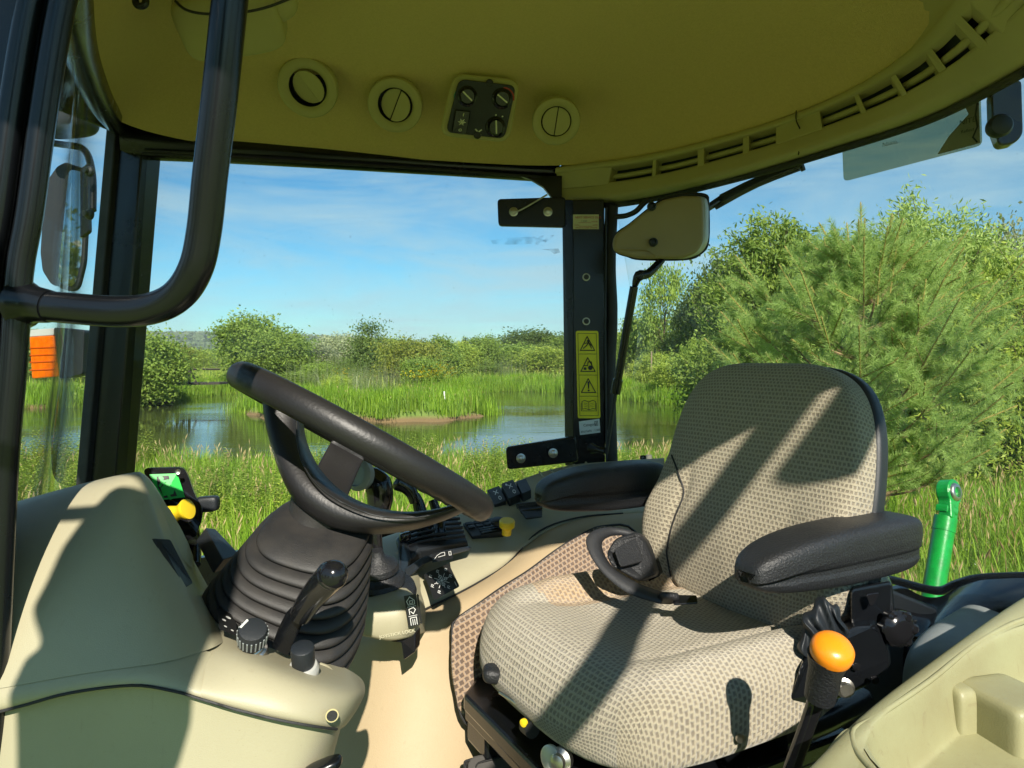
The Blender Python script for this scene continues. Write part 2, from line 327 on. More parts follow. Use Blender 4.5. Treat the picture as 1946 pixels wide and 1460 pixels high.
def fabric(name, light, dark, bw=0.0094, rh=0.0086):
    m = bpy.data.materials.new(name); m.use_nodes = True; n = m.node_tree; b = n.nodes['Principled BSDF']; Lk = n.links.new
    uv = n.nodes.new('ShaderNodeUVMap'); uv.uv_map = 'UVMap'
    ns = n.nodes.new('ShaderNodeTexNoise'); ns.inputs['Scale'].default_value = 260; ns.inputs['Detail'].default_value = 2
    ad = n.nodes.new('ShaderNodeMixRGB'); ad.blend_type = 'LINEAR_LIGHT'; ad.inputs[0].default_value = 0.0022
    Lk(uv.outputs[0], ns.inputs['Vector']); Lk(uv.outputs[0], ad.inputs[1]); Lk(ns.outputs['Color'], ad.inputs[2])
    br = n.nodes.new('ShaderNodeTexBrick'); br.offset = 0.5; br.inputs['Scale'].default_value = 1.0
    br.inputs['Brick Width'].default_value = bw; br.inputs['Row Height'].default_value = rh; br.inputs['Mortar Size'].default_value = 0.0025; br.inputs['Mortar Smooth'].default_value = 0.6
    br.inputs['Color1'].default_value = (*dark, 1); br.inputs['Color2'].default_value = (*[c * 1.25 for c in dark], 1); br.inputs['Mortar'].default_value = (*light, 1)
    Lk(ad.outputs[0], br.inputs['Vector'])
    # weave threads
    wv = n.nodes.new('ShaderNodeTexWave'); wv.wave_type = 'BANDS'; wv.bands_direction = 'DIAGONAL'; wv.inputs['Scale'].default_value = 260; wv.inputs['Distortion'].default_value = 1.5
    Lk(uv.outputs[0], wv.inputs['Vector'])
    mm = n.nodes.new('ShaderNodeMixRGB'); mm.blend_type = 'MULTIPLY'; mm.inputs[0].default_value = 0.55
    rr = n.nodes.new('ShaderNodeValToRGB'); rr.color_ramp.elements[0].color = (0.45, 0.45, 0.45, 1); rr.color_ramp.elements[1].color = (1, 1, 1, 1)
    Lk(wv.outputs['Fac'], rr.inputs[0]); Lk(br.outputs['Color'], mm.inputs[1]); Lk(rr.outputs[0], mm.inputs[2]); Lk(mm.outputs[0], b.inputs['Base Color'])
    su = n.nodes.new('ShaderNodeMath'); su.operation = 'MULTIPLY_ADD'; su.inputs[1].default_value = 0.35
    Lk(wv.outputs['Fac'], su.inputs[0]); Lk(br.outputs['Fac'], su.inputs[2])
    bp = n.nodes.new('ShaderNodeBump'); bp.inputs['Strength'].default_value = 1.0; bp.inputs['Distance'].default_value = 0.0018
    Lk(su.outputs[0], bp.inputs['Height']); Lk(bp.outputs[0], b.inputs['Normal'])
    b.inputs['Roughness'].default_value = 0.95; b.inputs['Sheen Weight'].default_value = 0.3; b.inputs['Specular IOR Level'].default_value = 0.2
    return m
M['fabric'] = fabric('seat fabric', (0.54, 0.475, 0.345), (0.27, 0.23, 0.17))
M['fabric_tan'] = fabric('seat fabric tan', (0.58, 0.42, 0.24), (0.30, 0.20, 0.12))
M['carpet'] = fabric('console fabric', (0.46, 0.32, 0.21), (0.15, 0.10, 0.07), 0.012, 0.010)
# ------------------------------------------------------------------ the cab
cab = empty('tractor_cab', (0, 2.0, CZ - 1.0), 'black framed tractor cab with olive fabric roof lining seen through its open door', 'tractor cab')
def bar(name, sec, m=M['black'], parent=cab, b=0.006):
    """post from two quadrilaterals (bottom and top)"""
    V = list(sec[0]) + list(sec[1]); n = len(sec[0])
    F = [tuple(range(n)), tuple(range(2 * n - 1, n - 1, -1))] + [((i + 1) % n, i, n + i, n + (i + 1) % n) for i in range(n)]
    me = mesh(V, F); bm = bmesh.new(); bm.from_mesh(me); bmesh.ops.recalc_face_normals(bm, faces=bm.faces); bm.to_mesh(me); bm.free()
    o = link(name, me, m, parent, smooth=False); bev(o, b, 3); return o
def post(name, a, b_, wd=0, m=M['black'], bw=0.006, depth=0.09):
    """a,b_: (x_left,x_right,y,d) photo edges at the bottom and the top"""
    def q(t):
        x0, x1, y, d = t; l, r = P(x0, y, d), P(x1, y, d); return [l, r, r + Vector((0.01, depth, 0)), l + Vector((0.0, depth, 0))]
    return bar(name, (q(a), q(b_)), m, b=bw)
# front right post with rubber edge strip
post('pillar', (160, 218, 925, 2.02), (222, 276, 215, 2.02))
post('door_seal', (143, 162, 925, 2.0), (204, 223, 215, 2.0), 0, M['rubber'], 0.004, 0.05)
# near front post (beside the open door) : inner face, two rounded flanges
n0 = [P(-60, 1700, 0.72), P(-6, 1700, 0.72)]; n1 = [P(60, -260, 0.78), P(150, -260, 0.78)]
def npost(name, pts, r, m, fl): return tube(name, pts, r, m, cab, seg=24, flat=fl)
EDG = [(205, -260), (142, 0), (108, 194), (79, 403), (59, 520), (47, 700), (30, 900), (12, 1300), (4, 1460), (-8, 1750)]
loft('pillar', [[P(e - 190, y, 0.80), P(e - 190, y, 0.745), P(e - 96, y, 0.74), P(e - 88, y, 0.735), P(e - 8, y, 0.735), P(e, y, 0.745), P(e, y, 0.80), P(e - 190, y, 0.86)] for e, y in EDG], M['black'], cab, ss=2, closed=True)
tube('pillar_rib', [P(e - 22, y, 0.725) for e, y in EDG], 0.0125, M['black'], cab, seg=18, n=4)
tube('pillar_rib', [P(e - 82, y, 0.725) for e, y in EDG], 0.0125, M['black'], cab, seg=18, n=4)
# rear right post with side flange, zip and rubber
bar('pillar', ([P(1088, 885, 2.12), P(1150, 885, 2.12), P(1150, 885, 2.22), P(1092, 885, 2.22)],
               [P(1088, 380, 2.12), P(1148, 380, 2.12), P(1150, 380, 2.22), P(1092, 380, 2.22)]), b=0.004)
bar('pillar_flange', ([P(1074, 885, 2.16), P(1089, 885, 2.125), P(1094, 885, 2.2), P(1078, 885, 2.2)],
                      [P(1068, 380, 2.16), P(1088, 380, 2.125), P(1094, 380, 2.2), P(1072, 380, 2.2)]), b=0.002)
tube('wiring_cover', [P(1163, 392, 2.15), P(1158, 500, 2.15), P(1163, 600, 2.14), P(1157, 700, 2.14), P(1160, 800, 2.13), P(1163, 888, 2.12)], [0.019, 0.020, 0.017, 0.021, 0.018, 0.018], M['rubber'], cab, seg=16, n=8)
tube('zip', [P(1152, 395, 2.125), P(1150, 600, 2.12), P(1152, 800, 2.115), P(1153, 880, 2.11)], 0.0035, M['dkplastic'], cab, seg=8, n=8)
for i, y in enumerate((527, 611)):
    o = lathe('grommet', [(0.0115, 0), (0.0115, 0.003), (0.0082, 0.004)], P(1114, y, 2.118), (0, -1, 0), M['silver'], cab); lathe('hole', [(0.0078, 0.004), (0.0078, 0.0046), (0.001, 0.0046)], P(1114, y, 2.118), (0, -1, 0), M['ink'], o)
# door top rail and windscreen rail
rail_pts = [P(262, 262, 2.03), P(370, 282, 2.05), P(480, 296, 2.06), P(700, 308, 2.10), P(900, 320, 2.15), P(1064, 330, 2.2)]
V = [];
def rail(name, top, bot, m, dep):
    rows = [[Vector(t) + Vector((0, dep, 0)) for t in top], top, bot, [Vector(t) + Vector((0, dep, 0)) for t in bot]]
    return loft(name, rows, m, cab, ss=0, closed=False)
rail('roof_rail', [P(225, 232, 1.98), P(300, 240, 2.0), P(400, 262, 2.02), P(600, 280, 2.06), P(850, 300, 2.12), P(1064, 312, 2.18)],
     [P(228, 285, 1.98), P(275, 291, 2.0), P(400, 296, 2.02), P(600, 307, 2.06), P(850, 322, 2.12), P(1064, 336, 2.18)], M['black'], 0.08)
tube('door_edge', [P(270, 292, 1.99), P(400, 298, 2.01), P(600, 309, 2.05), P(850, 324, 2.11), P(1050, 338, 2.17)], 0.004, M['rubber'], cab, seg=8, n=4)
tube('windscreen_rail', [P(222, 236, 1.98), P(195, 200, 1.7), P(160, 120, 1.35), P(138, 40, 1.1), P(120, -120, 0.85)], 0.030, M['black'], cab, seg=12, n=6)
slab('gusset', [P(990, 334, 2.16), P(1068, 334, 2.16), P(1068, 402, 2.16), P(1052, 380, 2.16), P(1032, 355, 2.16), P(1012, 343, 2.16)], (0, 0.02, 0), M['black'], cab, 0.002)
# headliner: drops from the overhead dome to its rim along the door, windscreen and rear glass
def zz(p, dz=0): return Vector((p[0], p[1], CZ + p[2] + dz))
rim = [(-0.36, 0.30, .66), (-0.50, 0.55, .655), (-0.62, .92, .62), P(150, 130, 1.35) - Vector((0, 0, CZ)), P(172, 195, 1.62) - Vector((0, 0, CZ)), P(232, 240, 1.93) - Vector((0, 0, CZ)), P(370, 273, 2.03) - Vector((0, 0, CZ)), P(530, 290, 2.06) - Vector((0, 0, CZ)), P(750, 300, 2.1) - Vector((0, 0, CZ)), P(930, 312, 2.13) - Vector((0, 0, CZ)), P(1075, 318, 2.18) - Vector((0, 0, CZ)),
       P(1190, 303, 2.14) - Vector((0, 0, CZ)), P(1300, 281, 2.03) - Vector((0, 0, CZ)), P(1500, 224, 1.78) - Vector((0, 0, CZ)), P(1650, 155, 1.55) - Vector((0, 0, CZ)), P(1755, 88, 1.37) - Vector((0, 0, CZ)), P(1820, 5, 1.19) - Vector((0, 0, CZ)), (.755, .95, .62), (.74, .6, .63), (.70, .30, .65)]
rim = [Vector(p) for p in rim]
ctr = Vector((0.10, 0.95, 0.0))
rows = []
for k, (s, z) in enumerate(((1.0, 0.0), (0.985, 0.02), (0.93, 0.075), (0.84, 0.135), (0.70, 0.18), (0.5, 0.20), (0.25, 0.205), (0.02, 0.205))):
    rows.append([zz((ctr.x + (p.x - ctr.x) * s, ctr.y + (p.y - ctr.y) * s, (p.z * (1 if k < 1 else 1 - min(1, (1 - s) * 1.6)) + 0.60 * (0 if k < 1 else min(1, (1 - s) * 1.6))) + z)) for p in rim])
head = loft('headliner', rows, M['headliner'], cab, ss=2, closed=True)
# roof shell above, rim to rim, so that the lining is closed from above
sp = [(-.78, .22), (-.3, .12), (.1, .06), (.32, .09), (.55, .25), (.67, .28), (.82, .21), (.95, .24), (1.02, .6), (1.0, 1.0), (1.0, 1.4), (.9, 1.8), (.65, 2.2), (.2, 2.42), (-1.1, 2.25), (-1.22, 1.9), (-1.12, 1.2), (-.98, .6)]
def shr(s, z): return [zz((ctr.x + (p[0] - ctr.x) * s, ctr.y + (p[1] - ctr.y) * s, z)) for p in sp]
loft('roof_shell', [shr(.3, .835), shr(.9, .83), shr(.975, .70), shr(.985, .64), shr(1.0, .635), shr(1.01, .68), shr(1.0, .86), shr(.93, .95), shr(.6, 1.0), shr(.02, 1.01)], M['black'], cab, ss=1, closed=True)
# beige rear trim with louvre slots
lowr = [P(1064, 392, 2.2), P(1110, 387, 2.19), P(1170, 384, 2.15), P(1240, 373, 2.09), P(1300, 360, 2.02), P(1400, 334, 1.88), P(1500, 306, 1.73), P(1600, 275, 1.60), P(1700, 243, 1.49), P(1800, 205, 1.37), P(1946, 128, 1.19), P(2160, -10, 0.98), P(2500, -220, 0.80), P(3100, -620, 0.6)]
uppr = [P(1062, 319, 2.18), P(1110, 312, 2.17), P(1190, 303, 2.14), P(1245, 292, 2.09), P(1300, 281, 2.03), P(1400, 254, 1.91), P(1500, 224, 1.78), P(1580, 190, 1.66), P(1650, 155, 1.55), P(1735, 100, 1.4), P(1820, 5, 1.19), P(1930, -180, 0.98), P(2100, -420, 0.80), P(2600, -900, 0.6)]
def mixrow(t, off): return [a.lerp(b, t) + Vector((-0.6, -1, 0.0)).normalized() * off for a, b in zip(uppr, lowr)]
body_rows = [mixrow(-0.02, -0.03), mixrow(0.0, 0.012), mixrow(0.10, 0.020), mixrow(0.16, 0.020)]
loft('rear_trim', [mixrow(-0.5, -0.06), mixrow(-0.1, -0.03), mixrow(0.0, 0.010), mixrow(0.05, 0.024), mixrow(0.17, 0.026), mixrow(0.20, 0.022), mixrow(0.22, -0.02)], M['beige_dk'], cab, ss=1)
loft('rear_trim', [mixrow(0.50, -0.03), mixrow(0.52, 0.008), mixrow(0.56, 0.016), mixrow(0.78, 0.024), mixrow(0.90, 0.030), mixrow(0.98, 0.024), mixrow(1.0, 0.0), mixrow(1.02, -0.04)], M['beige_dk'], cab, ss=1)
loft('louvre_recess', [mixrow(0.05, -0.045), mixrow(0.7, -0.05)], M['dkplastic'], cab, ss=1)
tube('louvre_slat', mixrow(0.36, -0.012), 0.008, M['beige_dk'], cab, seg=8, n=3)
def along(t):                                    # t: 0..13 index along the trim
    i = min(12, int(t)); f = t - i
    u = uppr[i].lerp(uppr[i + 1], f); l = lowr[i].lerp(lowr[i + 1], f); return u, l
def rib(t, wd):
    u, l = along(t); u2, l2 = along(t + wd); o = Vector((-0.6, -1, 0)).normalized()
    q = [u.lerp(l, 0.12), u2.lerp(l2, 0.12), u2.lerp(l2, 0.60), u.lerp(l, 0.60)]
    return slab('louvre_rib', [p + o * 0.018 for p in q], -o * 0.05, M['beige_dk'], cab, 0.003)
# solid ends of the slot run and the ribs across it
rib(-0.0, 1.75)
for t in (3.0, 4.3, 5.15): rib(t, 0.13)
rib(5.78, 0.95)
for t in (7.55, 8.4, 9.15, 9.75): rib(t, 0.12)
rib(10.05, 2.9)
u, l = along(6.22); oo = Vector((-0.6, -1, 0)).normalized()
tube('trim_joint', [u + oo * 0.026, u.lerp(l, 0.25) + oo * 0.032, u.lerp(l, 0.55) + oo * 0.024 + Vector((0.012, 0, 0)), u.lerp(l, 0.8) + oo * 0.030 + Vector((0.006, 0, 0)), l + oo * 0.026], 0.0016, M['ink'], cab, seg=6, n=4)
tube('rear_glass_seal', [p + Vector((0.004, 0.01, -0.006)) for p in lowr], 0.009, M['rubber'], cab, seg=8, n=3)
# panes
def pane(name, rows, m=M['glass']):
    o = loft(name, rows, m, cab, ss=0); o.modifiers.new("t", 'SOLIDIFY').thickness = 0.005; return o
pane('side_window', [[P(250, 285, 2.04), P(1085, 330, 2.2)], [P(180, 960, 2.06), P(1100, 900, 2.2)]])
pane('windscreen', [[P(120, -40, 0.95), P(150, 120, 1.38), P(215, 225, 1.95)], [P(12, 960, 0.95), P(80, 960, 1.38), P(150, 940, 1.98)]])
gl_low = [Vector((p.x, p.y, CZ - 0.33 - 0.17 * min(1, i / 6))) + Vector((0.02, 0.02, 0)) for i, p in enumerate(lowr[2:])]
gl_mid = [a.lerp(b, 0.5) + Vector((0.07, 0.05, 0)) for a, b in zip(lowr[2:], gl_low)]
pane("rear_window", [lowr[2:], gl_mid, gl_low])
# glass marking
qm = quadmap([P(1203, 862, 2.12), P(1250, 862, 2.12), P(1250, 890, 2.12), P(1203, 890, 2.12)])
mk = decal('glass_marking', qm, [rpoly([(0.28, 0.12, 0), (0.52, 0.12, 0), (0.52, 0.42, 0), (0.28, 0.42, 0)], 0.08) and [(p[0], p[1]) for p in rpoly([(0.28, 0.12, 0), (0.52, 0.12, 0), (0.52, 0.42, 0), (0.28, 0.42, 0)], 0.08)]], M['ink'], cab)
decal('glass_marking', qm, [[(0.33, 0.32), (0.36, 0.24), (0.42, 0.20), (0.45, 0.26), (0.48, 0.30), (0.42, 0.29), (0.38, 0.34)]], M['grey'], mk, h=0.002)
text('lettering', 'SAFETY GLASS', qm, 0.85, 0.62, 0.0085, M['ink'], cab, mirror=True)
text('lettering', '43R-00126 AS2', qm, 0.85, 0.85, 0.007, M['ink'], cab, mirror=True)
sm_ = bpy.data.materials.new('smudge'); sm_.use_nodes = True; n_s = sm_.node_tree; n_s.nodes.clear(); q1 = n_s.nodes.new('ShaderNodeOutputMaterial'); q2_ = n_s.nodes.new('ShaderNodeMixShader'); q3 = n_s.nodes.new('ShaderNodeBsdfTransparent'); q4 = n_s.nodes.new('ShaderNodeBsdfDiffuse'); q4.inputs[0].default_value = (.10, .16, .18, 1)
q5 = n_s.nodes.new('ShaderNodeTexNoise'); q5.inputs['Scale'].default_value = 28; q6 = n_s.nodes.new('ShaderNodeMapRange'); q6.inputs['From Min'].default_value = .40; q6.inputs['From Max'].default_value = .70; q6.inputs['To Max'].default_value = .38; q7 = n_s.nodes.new('ShaderNodeTexCoord')
for a_, b_ in ((q7.outputs['Object'], q5.inputs['Vector']), (q5.outputs['Fac'], q6.inputs['Value']), (q6.outputs[0], q2_.inputs[0]), (q3.outputs[0], q2_.inputs[1]), (q4.outputs[0], q2_.inputs[2]), (q2_.outputs[0], q1.inputs[0])): n_s.links.new(a_, b_)
qg = quadmap([P(925, 440, 2.13), P(1068, 440, 2.15), P(1068, 500, 2.15), P(925, 500, 2.13)])
decal('glass_smudge', qg, [[(.05, .28), (.30, .20), (.62, .16), (.80, .30), (.60, .40), (.30, .42), (.08, .40)], [(.62, .40), (.70, .15), (.76, .12), (.68, .44)], [(.74, .30), (.86, .10), (.90, .12), (.78, .36)], [(.72, .56), (.95, .54), (.98, .66), (.90, .72), (.84, .62)]], sm_, cab, h=0.0)
# hinge brackets with bolts and stay cable
def bracket(q, boltpts, r):
    hb = slab('hinge_bracket', rpoly(q, 0.012), (0, 0.02, 0), M['black'], cab, 0.004)
    for b_ in boltpts:
        lathe('bolt', [(0.0135, 0.0), (0.0135, 0.004), (0.0095, 0.005), (0.0095, 0.012), (0.007, 0.014)], b_, (0, -1, 0), M['steel'], hb, seg=6 if r else 20)
    return hb
hb = bracket([P(945, 378, 2.1), P(1075, 374, 2.1), P(1075, 432, 2.1), P(947, 429, 2.1)], [P(976, 403, 2.095), P(1041, 403, 2.095)], 0)
tube('stay_cable', [P(976, 403, 2.075), P(992, 398, 2.075), P(1040, 370, 2.09)], 0.0025, M['steel'], hb, seg=8, n=4)
bracket([P(961, 850, 2.02), P(1095, 829, 2.05), P(1100, 878, 2.05), P(964, 893, 2.02)], [P(990, 871, 2.01), P(1051, 861, 2.015)], 0)
# stickers on the post
qs = quadmap([P(1089, 408, 2.118), P(1138, 408, 2.118), P(1138, 436, 2.118), P(1089, 436, 2.118)])
st = decal('service_sticker', qs, [[(0, 0), (1, 0), (1, 1), (0, 1)]], M['label'], cab, h=0.001)
text('lettering', 'NEXT SERVICE DUE:', qs, 0.07, 0.27, 0.0088, M['red'], st, h=0.002)
text('lettering', '1350', qs, 0.30, 0.52, 0.009, M['grey'], st, h=0.002)
text('lettering', 'HOURS', qs, 0.72, 0.53, 0.0055, M['red'], st, h=0.002)
text('lettering', 'WITH', qs, 0.05, 0.77, 0.0055, M['red'], st, h=0.002); text('lettering', 'NOTE', qs, 0.76, 0.77, 0.0055, M['red'], st, h=0.002)
text('lettering', 'MANUFACTURER GENUINE', qs, 0.10, 0.94, 0.0052, M['red'], st, h=0.002)
decal('line', qs, [[(0.2, 0.55), (0.7, 0.55), (0.7, 0.57), (0.2, 0.57)], [(0.22, 0.79), (0.74, 0.79), (0.74, 0.81), (0.22, 0.81)]], M['red'], st, h=0.002)
qy = quadmap([P(1094, 629, 2.118), P(1137, 629, 2.118), P(1141, 795, 2.118), P(1098, 795, 2.118)])
asp = 43 / 166
yl = decal('warning_sticker', qy, [[(p[0] / 43, p[1] / 166) for p in rpoly([(0, 0, 0), (43, 0, 0), (43, 166, 0), (0, 166, 0)], 4)]], M['ylabel'], cab, h=0.001)
def yy(pts): return [(x / 43, y / 166) for x, y in pts]
ink = []
ink += stroke(yy([(4, 5), (39, 5), (39, 161), (4, 161)]), 0.0045, True, asp)
for y in (44, 84, 124): ink += stroke(yy([(4, y), (39, y)]), 0.0045, False, asp)
for k in range(3):
    y0 = 8 + 40 * k; ink += stroke(yy([(21.5, y0 + 3), (35, y0 + 29), (8, y0 + 29)]), 0.010, True, asp)
ink += stroke(yy([(14, 33), (20, 28), (24, 22), (29, 33)]), 0.011, False, asp); ink += [yy([(21, 17), (25, 17), (25, 21), (21, 21)])]; ink += stroke(yy([(17, 24), (24, 22), (27, 26), (30, 28)]), 0.009, False, asp)
ink += [disc2(26 / 43, 70 / 166, 0.026, asp), disc2(16 / 43, 72 / 166, 0.016, asp)]; ink += stroke(yy([(14, 66), (21, 66), (22, 59), (28, 59), (29, 66)]), 0.010, False, asp)
ink += [yy([(20, 96), (23.6, 96), (22.8, 110), (20.8, 110)])] + [disc2(21.8 / 43, 113.2 / 166, 0.011, asp)]
ink += stroke(yy([(9, 134), (14, 132), (21.5, 135), (29, 132), (34, 134), (34, 149), (29, 147), (21.5, 150), (14, 147), (9, 149), (9, 134)]), 0.006, False, asp) + stroke(yy([(21.5, 135), (21.5, 150)]), 0.006, False, asp) + stroke(yy([(7, 137), (7, 152), (36, 152), (36, 137)]), 0.005, False, asp)
for dy in (137, 140, 143): ink += stroke(yy([(12, dy), (19, dy + 1.5)]), 0.003, False, asp) + stroke(yy([(24, dy + 1.5), (31, dy)]), 0.003, False, asp)
decal('pictogram', qy, ink, M['ink'], yl, h=0.0022)
ql = quadmap([P(1100, 801, 2.118), P(1139, 796, 2.118), P(1141, 822, 2.118), P(1102, 827, 2.118)])
wl = decal('category_sticker', ql, [[(0, 0), (1, 0), (1, 1), (0, 1)]], M['wlabel'], cab, h=0.001)
text('lettering', 'Category', ql, 0.2, 0.42, 0.0105, M['ink'], wl, h=0.002); text('lettering', 'EN15695 - 1:2009', ql, 0.07, 0.86, 0.0085, M['ink'], wl, h=0.002)
decal('mark', ql, stroke([(0.76, 0.15), (0.90, 0.15), (0.90, 0.45), (0.76, 0.45)], 0.03, True, 1.5) + stroke([(0.83, 0.2), (0.83, 0.4)], 0.03), M['ink'], wl, h=0.002)
# closed lower body: floor, lower right wall, rear sill
slab('cab_floor', [zz((-1.2, 0.42, -1.08)), zz((0.95, 0.42, -1.08)), zz((0.95, 2.2, -1.08)), zz((-1.2, 2.1, -1.08))], (0, 0, -0.04), M['mud'], cab, 0)
slab('lower_wall', [zz((-1.15, 2.06, -1.08)), zz((0.2, 2.2, -1.08)), zz((0.2, 2.2, -0.36)), zz((-0.3, 2.13, -0.50)), zz((-1.15, 2.06, -0.62))], (0, 0.03, 0), M['black'], cab, 0)
rl = [Vector((p.x, p.y, 0)) for p in lowr[2:11]]
loft('rear_wall', [[p + Vector((0.02, 0.02, CZ - 0.33 - 0.17 * min(1, i / 6))) for i, p in enumerate(rl)], [p + Vector((0.02, 0.02, CZ - 1.1)) for p in rl]], M['dkplastic'], cab, ss=0, thick=0.02)
# floor mat edge seen at the bottom
slab('floor_mat', rpoly([P(888, 1436, 1.22), P(1010, 1425, 1.24), P(1030, 1560, 1.18), P(890, 1560, 1.16)], 0.02), (0, 0.01, -0.015), M['mud'], cab, 0.003)
slab('mat_rim', rpoly([P(880, 1445, 1.24), P(1010, 1405, 1.25), P(1010, 1425, 1.23), P(905, 1452, 1.21), P(905, 1500, 1.2), P(884, 1500, 1.2)], 0.006), (0, 0.012, -0.01), M['rubber'], cab, 0.003)
# grab handle on the near post
gh = tube('grab_handle', [P(452, -130, 0.64), P(437, 0, 0.645), P(418, 180, 0.655), P(400, 330, 0.665), P(388, 440, 0.675), P(372, 510, 0.68), P(340, 560, 0.69), P(290, 586, 0.70), P(220, 592, 0.71), P(120, 585, 0.72), P(40, 578, 0.73)], [0.0158, 0.0158], M['black'], cab, seg=24, n=8)
tube('handle_weld', [P(96, 583, 0.722), P(66, 579, 0.726), P(44, 578, 0.73)], [0.0165, 0.019, 0.026], M['black'], gh, seg=20, n=6)
# near rear post
bar('pillar', ([zz((.92, .36, -1.0)), zz((1.0, .36, -1.0)), zz((1.0, .44, -1.0)), zz((.92, .44, -1.0))], [zz((.90, .42, .64)), zz((.98, .42, .64)), zz((.98, .50, .64)), zz((.90, .50, .64))]))
od = empty('cab_door', (.7, -.05, CZ - .4), 'open cab door swung back beside the camera, throwing bar shadows on the seat', 'cab door')
tube('frame_bar', [zz((.82, -.05, .97)), zz((.64, -.05, .716)), zz((.29, -.05, .276)), zz((.12, -.05, .07))], 0.027, M['black'], od, seg=16)
tube('frame_bar', [zz((.92, -.05, .96)), zz((.849, -.05, .858)), zz((.75, -.05, .71))], 0.046, M['black'], od, seg=16)
tube('frame_bar', [zz((.82, -.05, .97)), zz((.92, -.05, .96)), zz((.99, .20, .80))], 0.02, M['black'], od, seg=12)
# ------------------------------------------------------------------ overhead fittings
def vent(x, y, d, wpx, hpx, rot, label, open_=1.0):
    c = P(x, y, d); R = wpx / 2 / FPX * d
    view = (c - Vector((0, 0, CZ))).normalized()
    tilt = Vector((0.02, -0.80, -0.60)).normalized()
    a = empty('air_vent', c, label, 'air vent', 'round air vents in the roof lining')
    lathe('ring', [(R, -0.012), (R, 0.002), (R * 0.97, 0.007), (R * 0.90, 0.009), (R * 0.80, 0.0085), (R * 0.70, 0.006), (R * 0.63, 0.0015)], c, tilt, M['beige_dk'], a, seg=48, caps=False)
    t1 = Vector((1, 0, 0)); t1 = (t1 - tilt * t1.dot(tilt)).normalized(); t2 = tilt.cross(t1)
    ca, sa = math.cos(rot), math.sin(rot); e1, e2 = t1 * ca + t2 * sa, -t1 * sa + t2 * ca
    lathe('duct', [(R * 0.63, 0.001), (R * 0.625, -0.028), (R * 0.3, -0.030), (R * 0.02, -0.030)], c, tilt, M['ink'], a, seg=48, caps=False)
    for s in (-1, 1):
        pts = []
        r0 = R * 0.585
        for i in range(13):
            th = -PI / 2 + PI * i / 12
            pts.append(c + e1 * (open_ * 0.004 + s * (math.cos(th) * r0 * (0.97 - 0.24 * open_) + 0.0012)) + e2 * (math.sin(th) * r0 * (1 - 0.05 * open_)) + tilt * (0.002 + open_ * (0.004 if s > 0 else -0.016) + open_ * s * 0.020 * math.cos(th)))
        slab('flap', pts, -tilt * 0.004, M['beige_dk'], a, 0.001)
    return a
vent(585, 167, 1.845, 113, 108, 0.55, 'largest round olive air vent in the roof lining, leftmost of three', 0.42)
vent(751, 200, 1.90, 104, 88, -0.45, 'middle round olive air vent, just left of the black climate panel', 0.36)
vent(1057, 231, 1.93, 92, 80, -0.12, 'closed round olive air vent right of the black climate panel', 0.05)
# climate panel
cp = empty('climate_panel', P(912, 203, 1.9), 'black heater and fan control panel with three rotary knobs set in the roof lining', 'control panel')
pc = [P(862, 138, 1.835), P(990, 152, 1.86), P(968, 272, 1.90), P(834, 258, 1.885)]
nn = (pc[1] - pc[0]).cross(pc[3] - pc[0]).normalized(); nn = nn if nn.y < 0 else -nn
slab('surround', rpoly(pc, 0.035, 5), -nn * 0.02, M['beige_dk'], cp, 0.006, 3)
pi_ = [P(872, 150, 1.83), P(981, 163, 1.855), P(959, 264, 1.89), P(847, 252, 1.875)]
fp = slab('face_plate', rpoly([p + nn * 0.002 for p in pi_], 0.02, 4), -nn * 0.006, M['dkplastic'], cp, 0.002)
qc = quadmap([p + nn * 0.0022 for p in (P(862, 138, 1.828), P(990, 152, 1.853), P(968, 272, 1.892), P(834, 258, 1.877))])
def knob(u, v, ang):
    c = qc(u, v, 0.0)
    k = lathe('knob', [(0.027, 0), (0.026, 0.004), (0.021, 0.006), (0.019, 0.022), (0.017, 0.024)], c, nn, M['gloss'], cp, seg=24)
    t1 = (qc(u + 0.1, v) - c).normalized(); t2 = (qc(u, v + 0.1) - c).normalized(); dr = t1 * math.cos(ang) + t2 * math.sin(ang); pr = t1 * -math.sin(ang) + t2 * math.cos(ang)
    q = [c + nn * 0.0245 + dr * a + pr * b_ for a, b_ in ((-0.018, -0.0018), (0.016, -0.0018), (0.016, 0.0018), (-0.018, 0.0018))]
    slab('pointer', q, nn * 0.001, M['white'], k, 0)
knob(0.27, 0.34, 0.62); knob(0.77, 0.32, 0.55); knob(0.76, 0.77, 1.35)
def arc2(cx, cy, r, a0, a1, n=12): return [(cx + r * math.cos(math.radians(a0 + (a1 - a0) * i / n)), cy + r * math.sin(math.radians(a0 + (a1 - a0) * i / n))) for i in range(n + 1)]
decal('cold_scale', qc, stroke(arc2(0.27, 0.34, 0.175, 170, 330), 0.03), M['teal'], cp, h=0.001)
decal('hot_scale', qc, stroke(arc2(0.77, 0.32, 0.175, 170, 360), 0.02), M['red'], cp, h=0.001)
decal('fan_scale', qc, [disc2(0.76 + 0.19 * math.cos(math.radians(a)), 0.77 + 0.19 * math.sin(math.radians(a)), 0.013) for a in (200, 232, 262, 292)] + stroke([(0.49, 0.84), (0.57, 0.92)], 0.02) + stroke([(0.57, 0.84), (0.49, 0.92)], 0.02), M['white'], cp, h=0.001)
rk = slab('rocker_switch', [qc(0.14, 0.56, 0.004), qc(0.36, 0.56, 0.010), qc(0.37, 0.93, 0.010), qc(0.16, 0.93, 0.004)], nn * 0.008, M['gloss'], cp, 0.003)
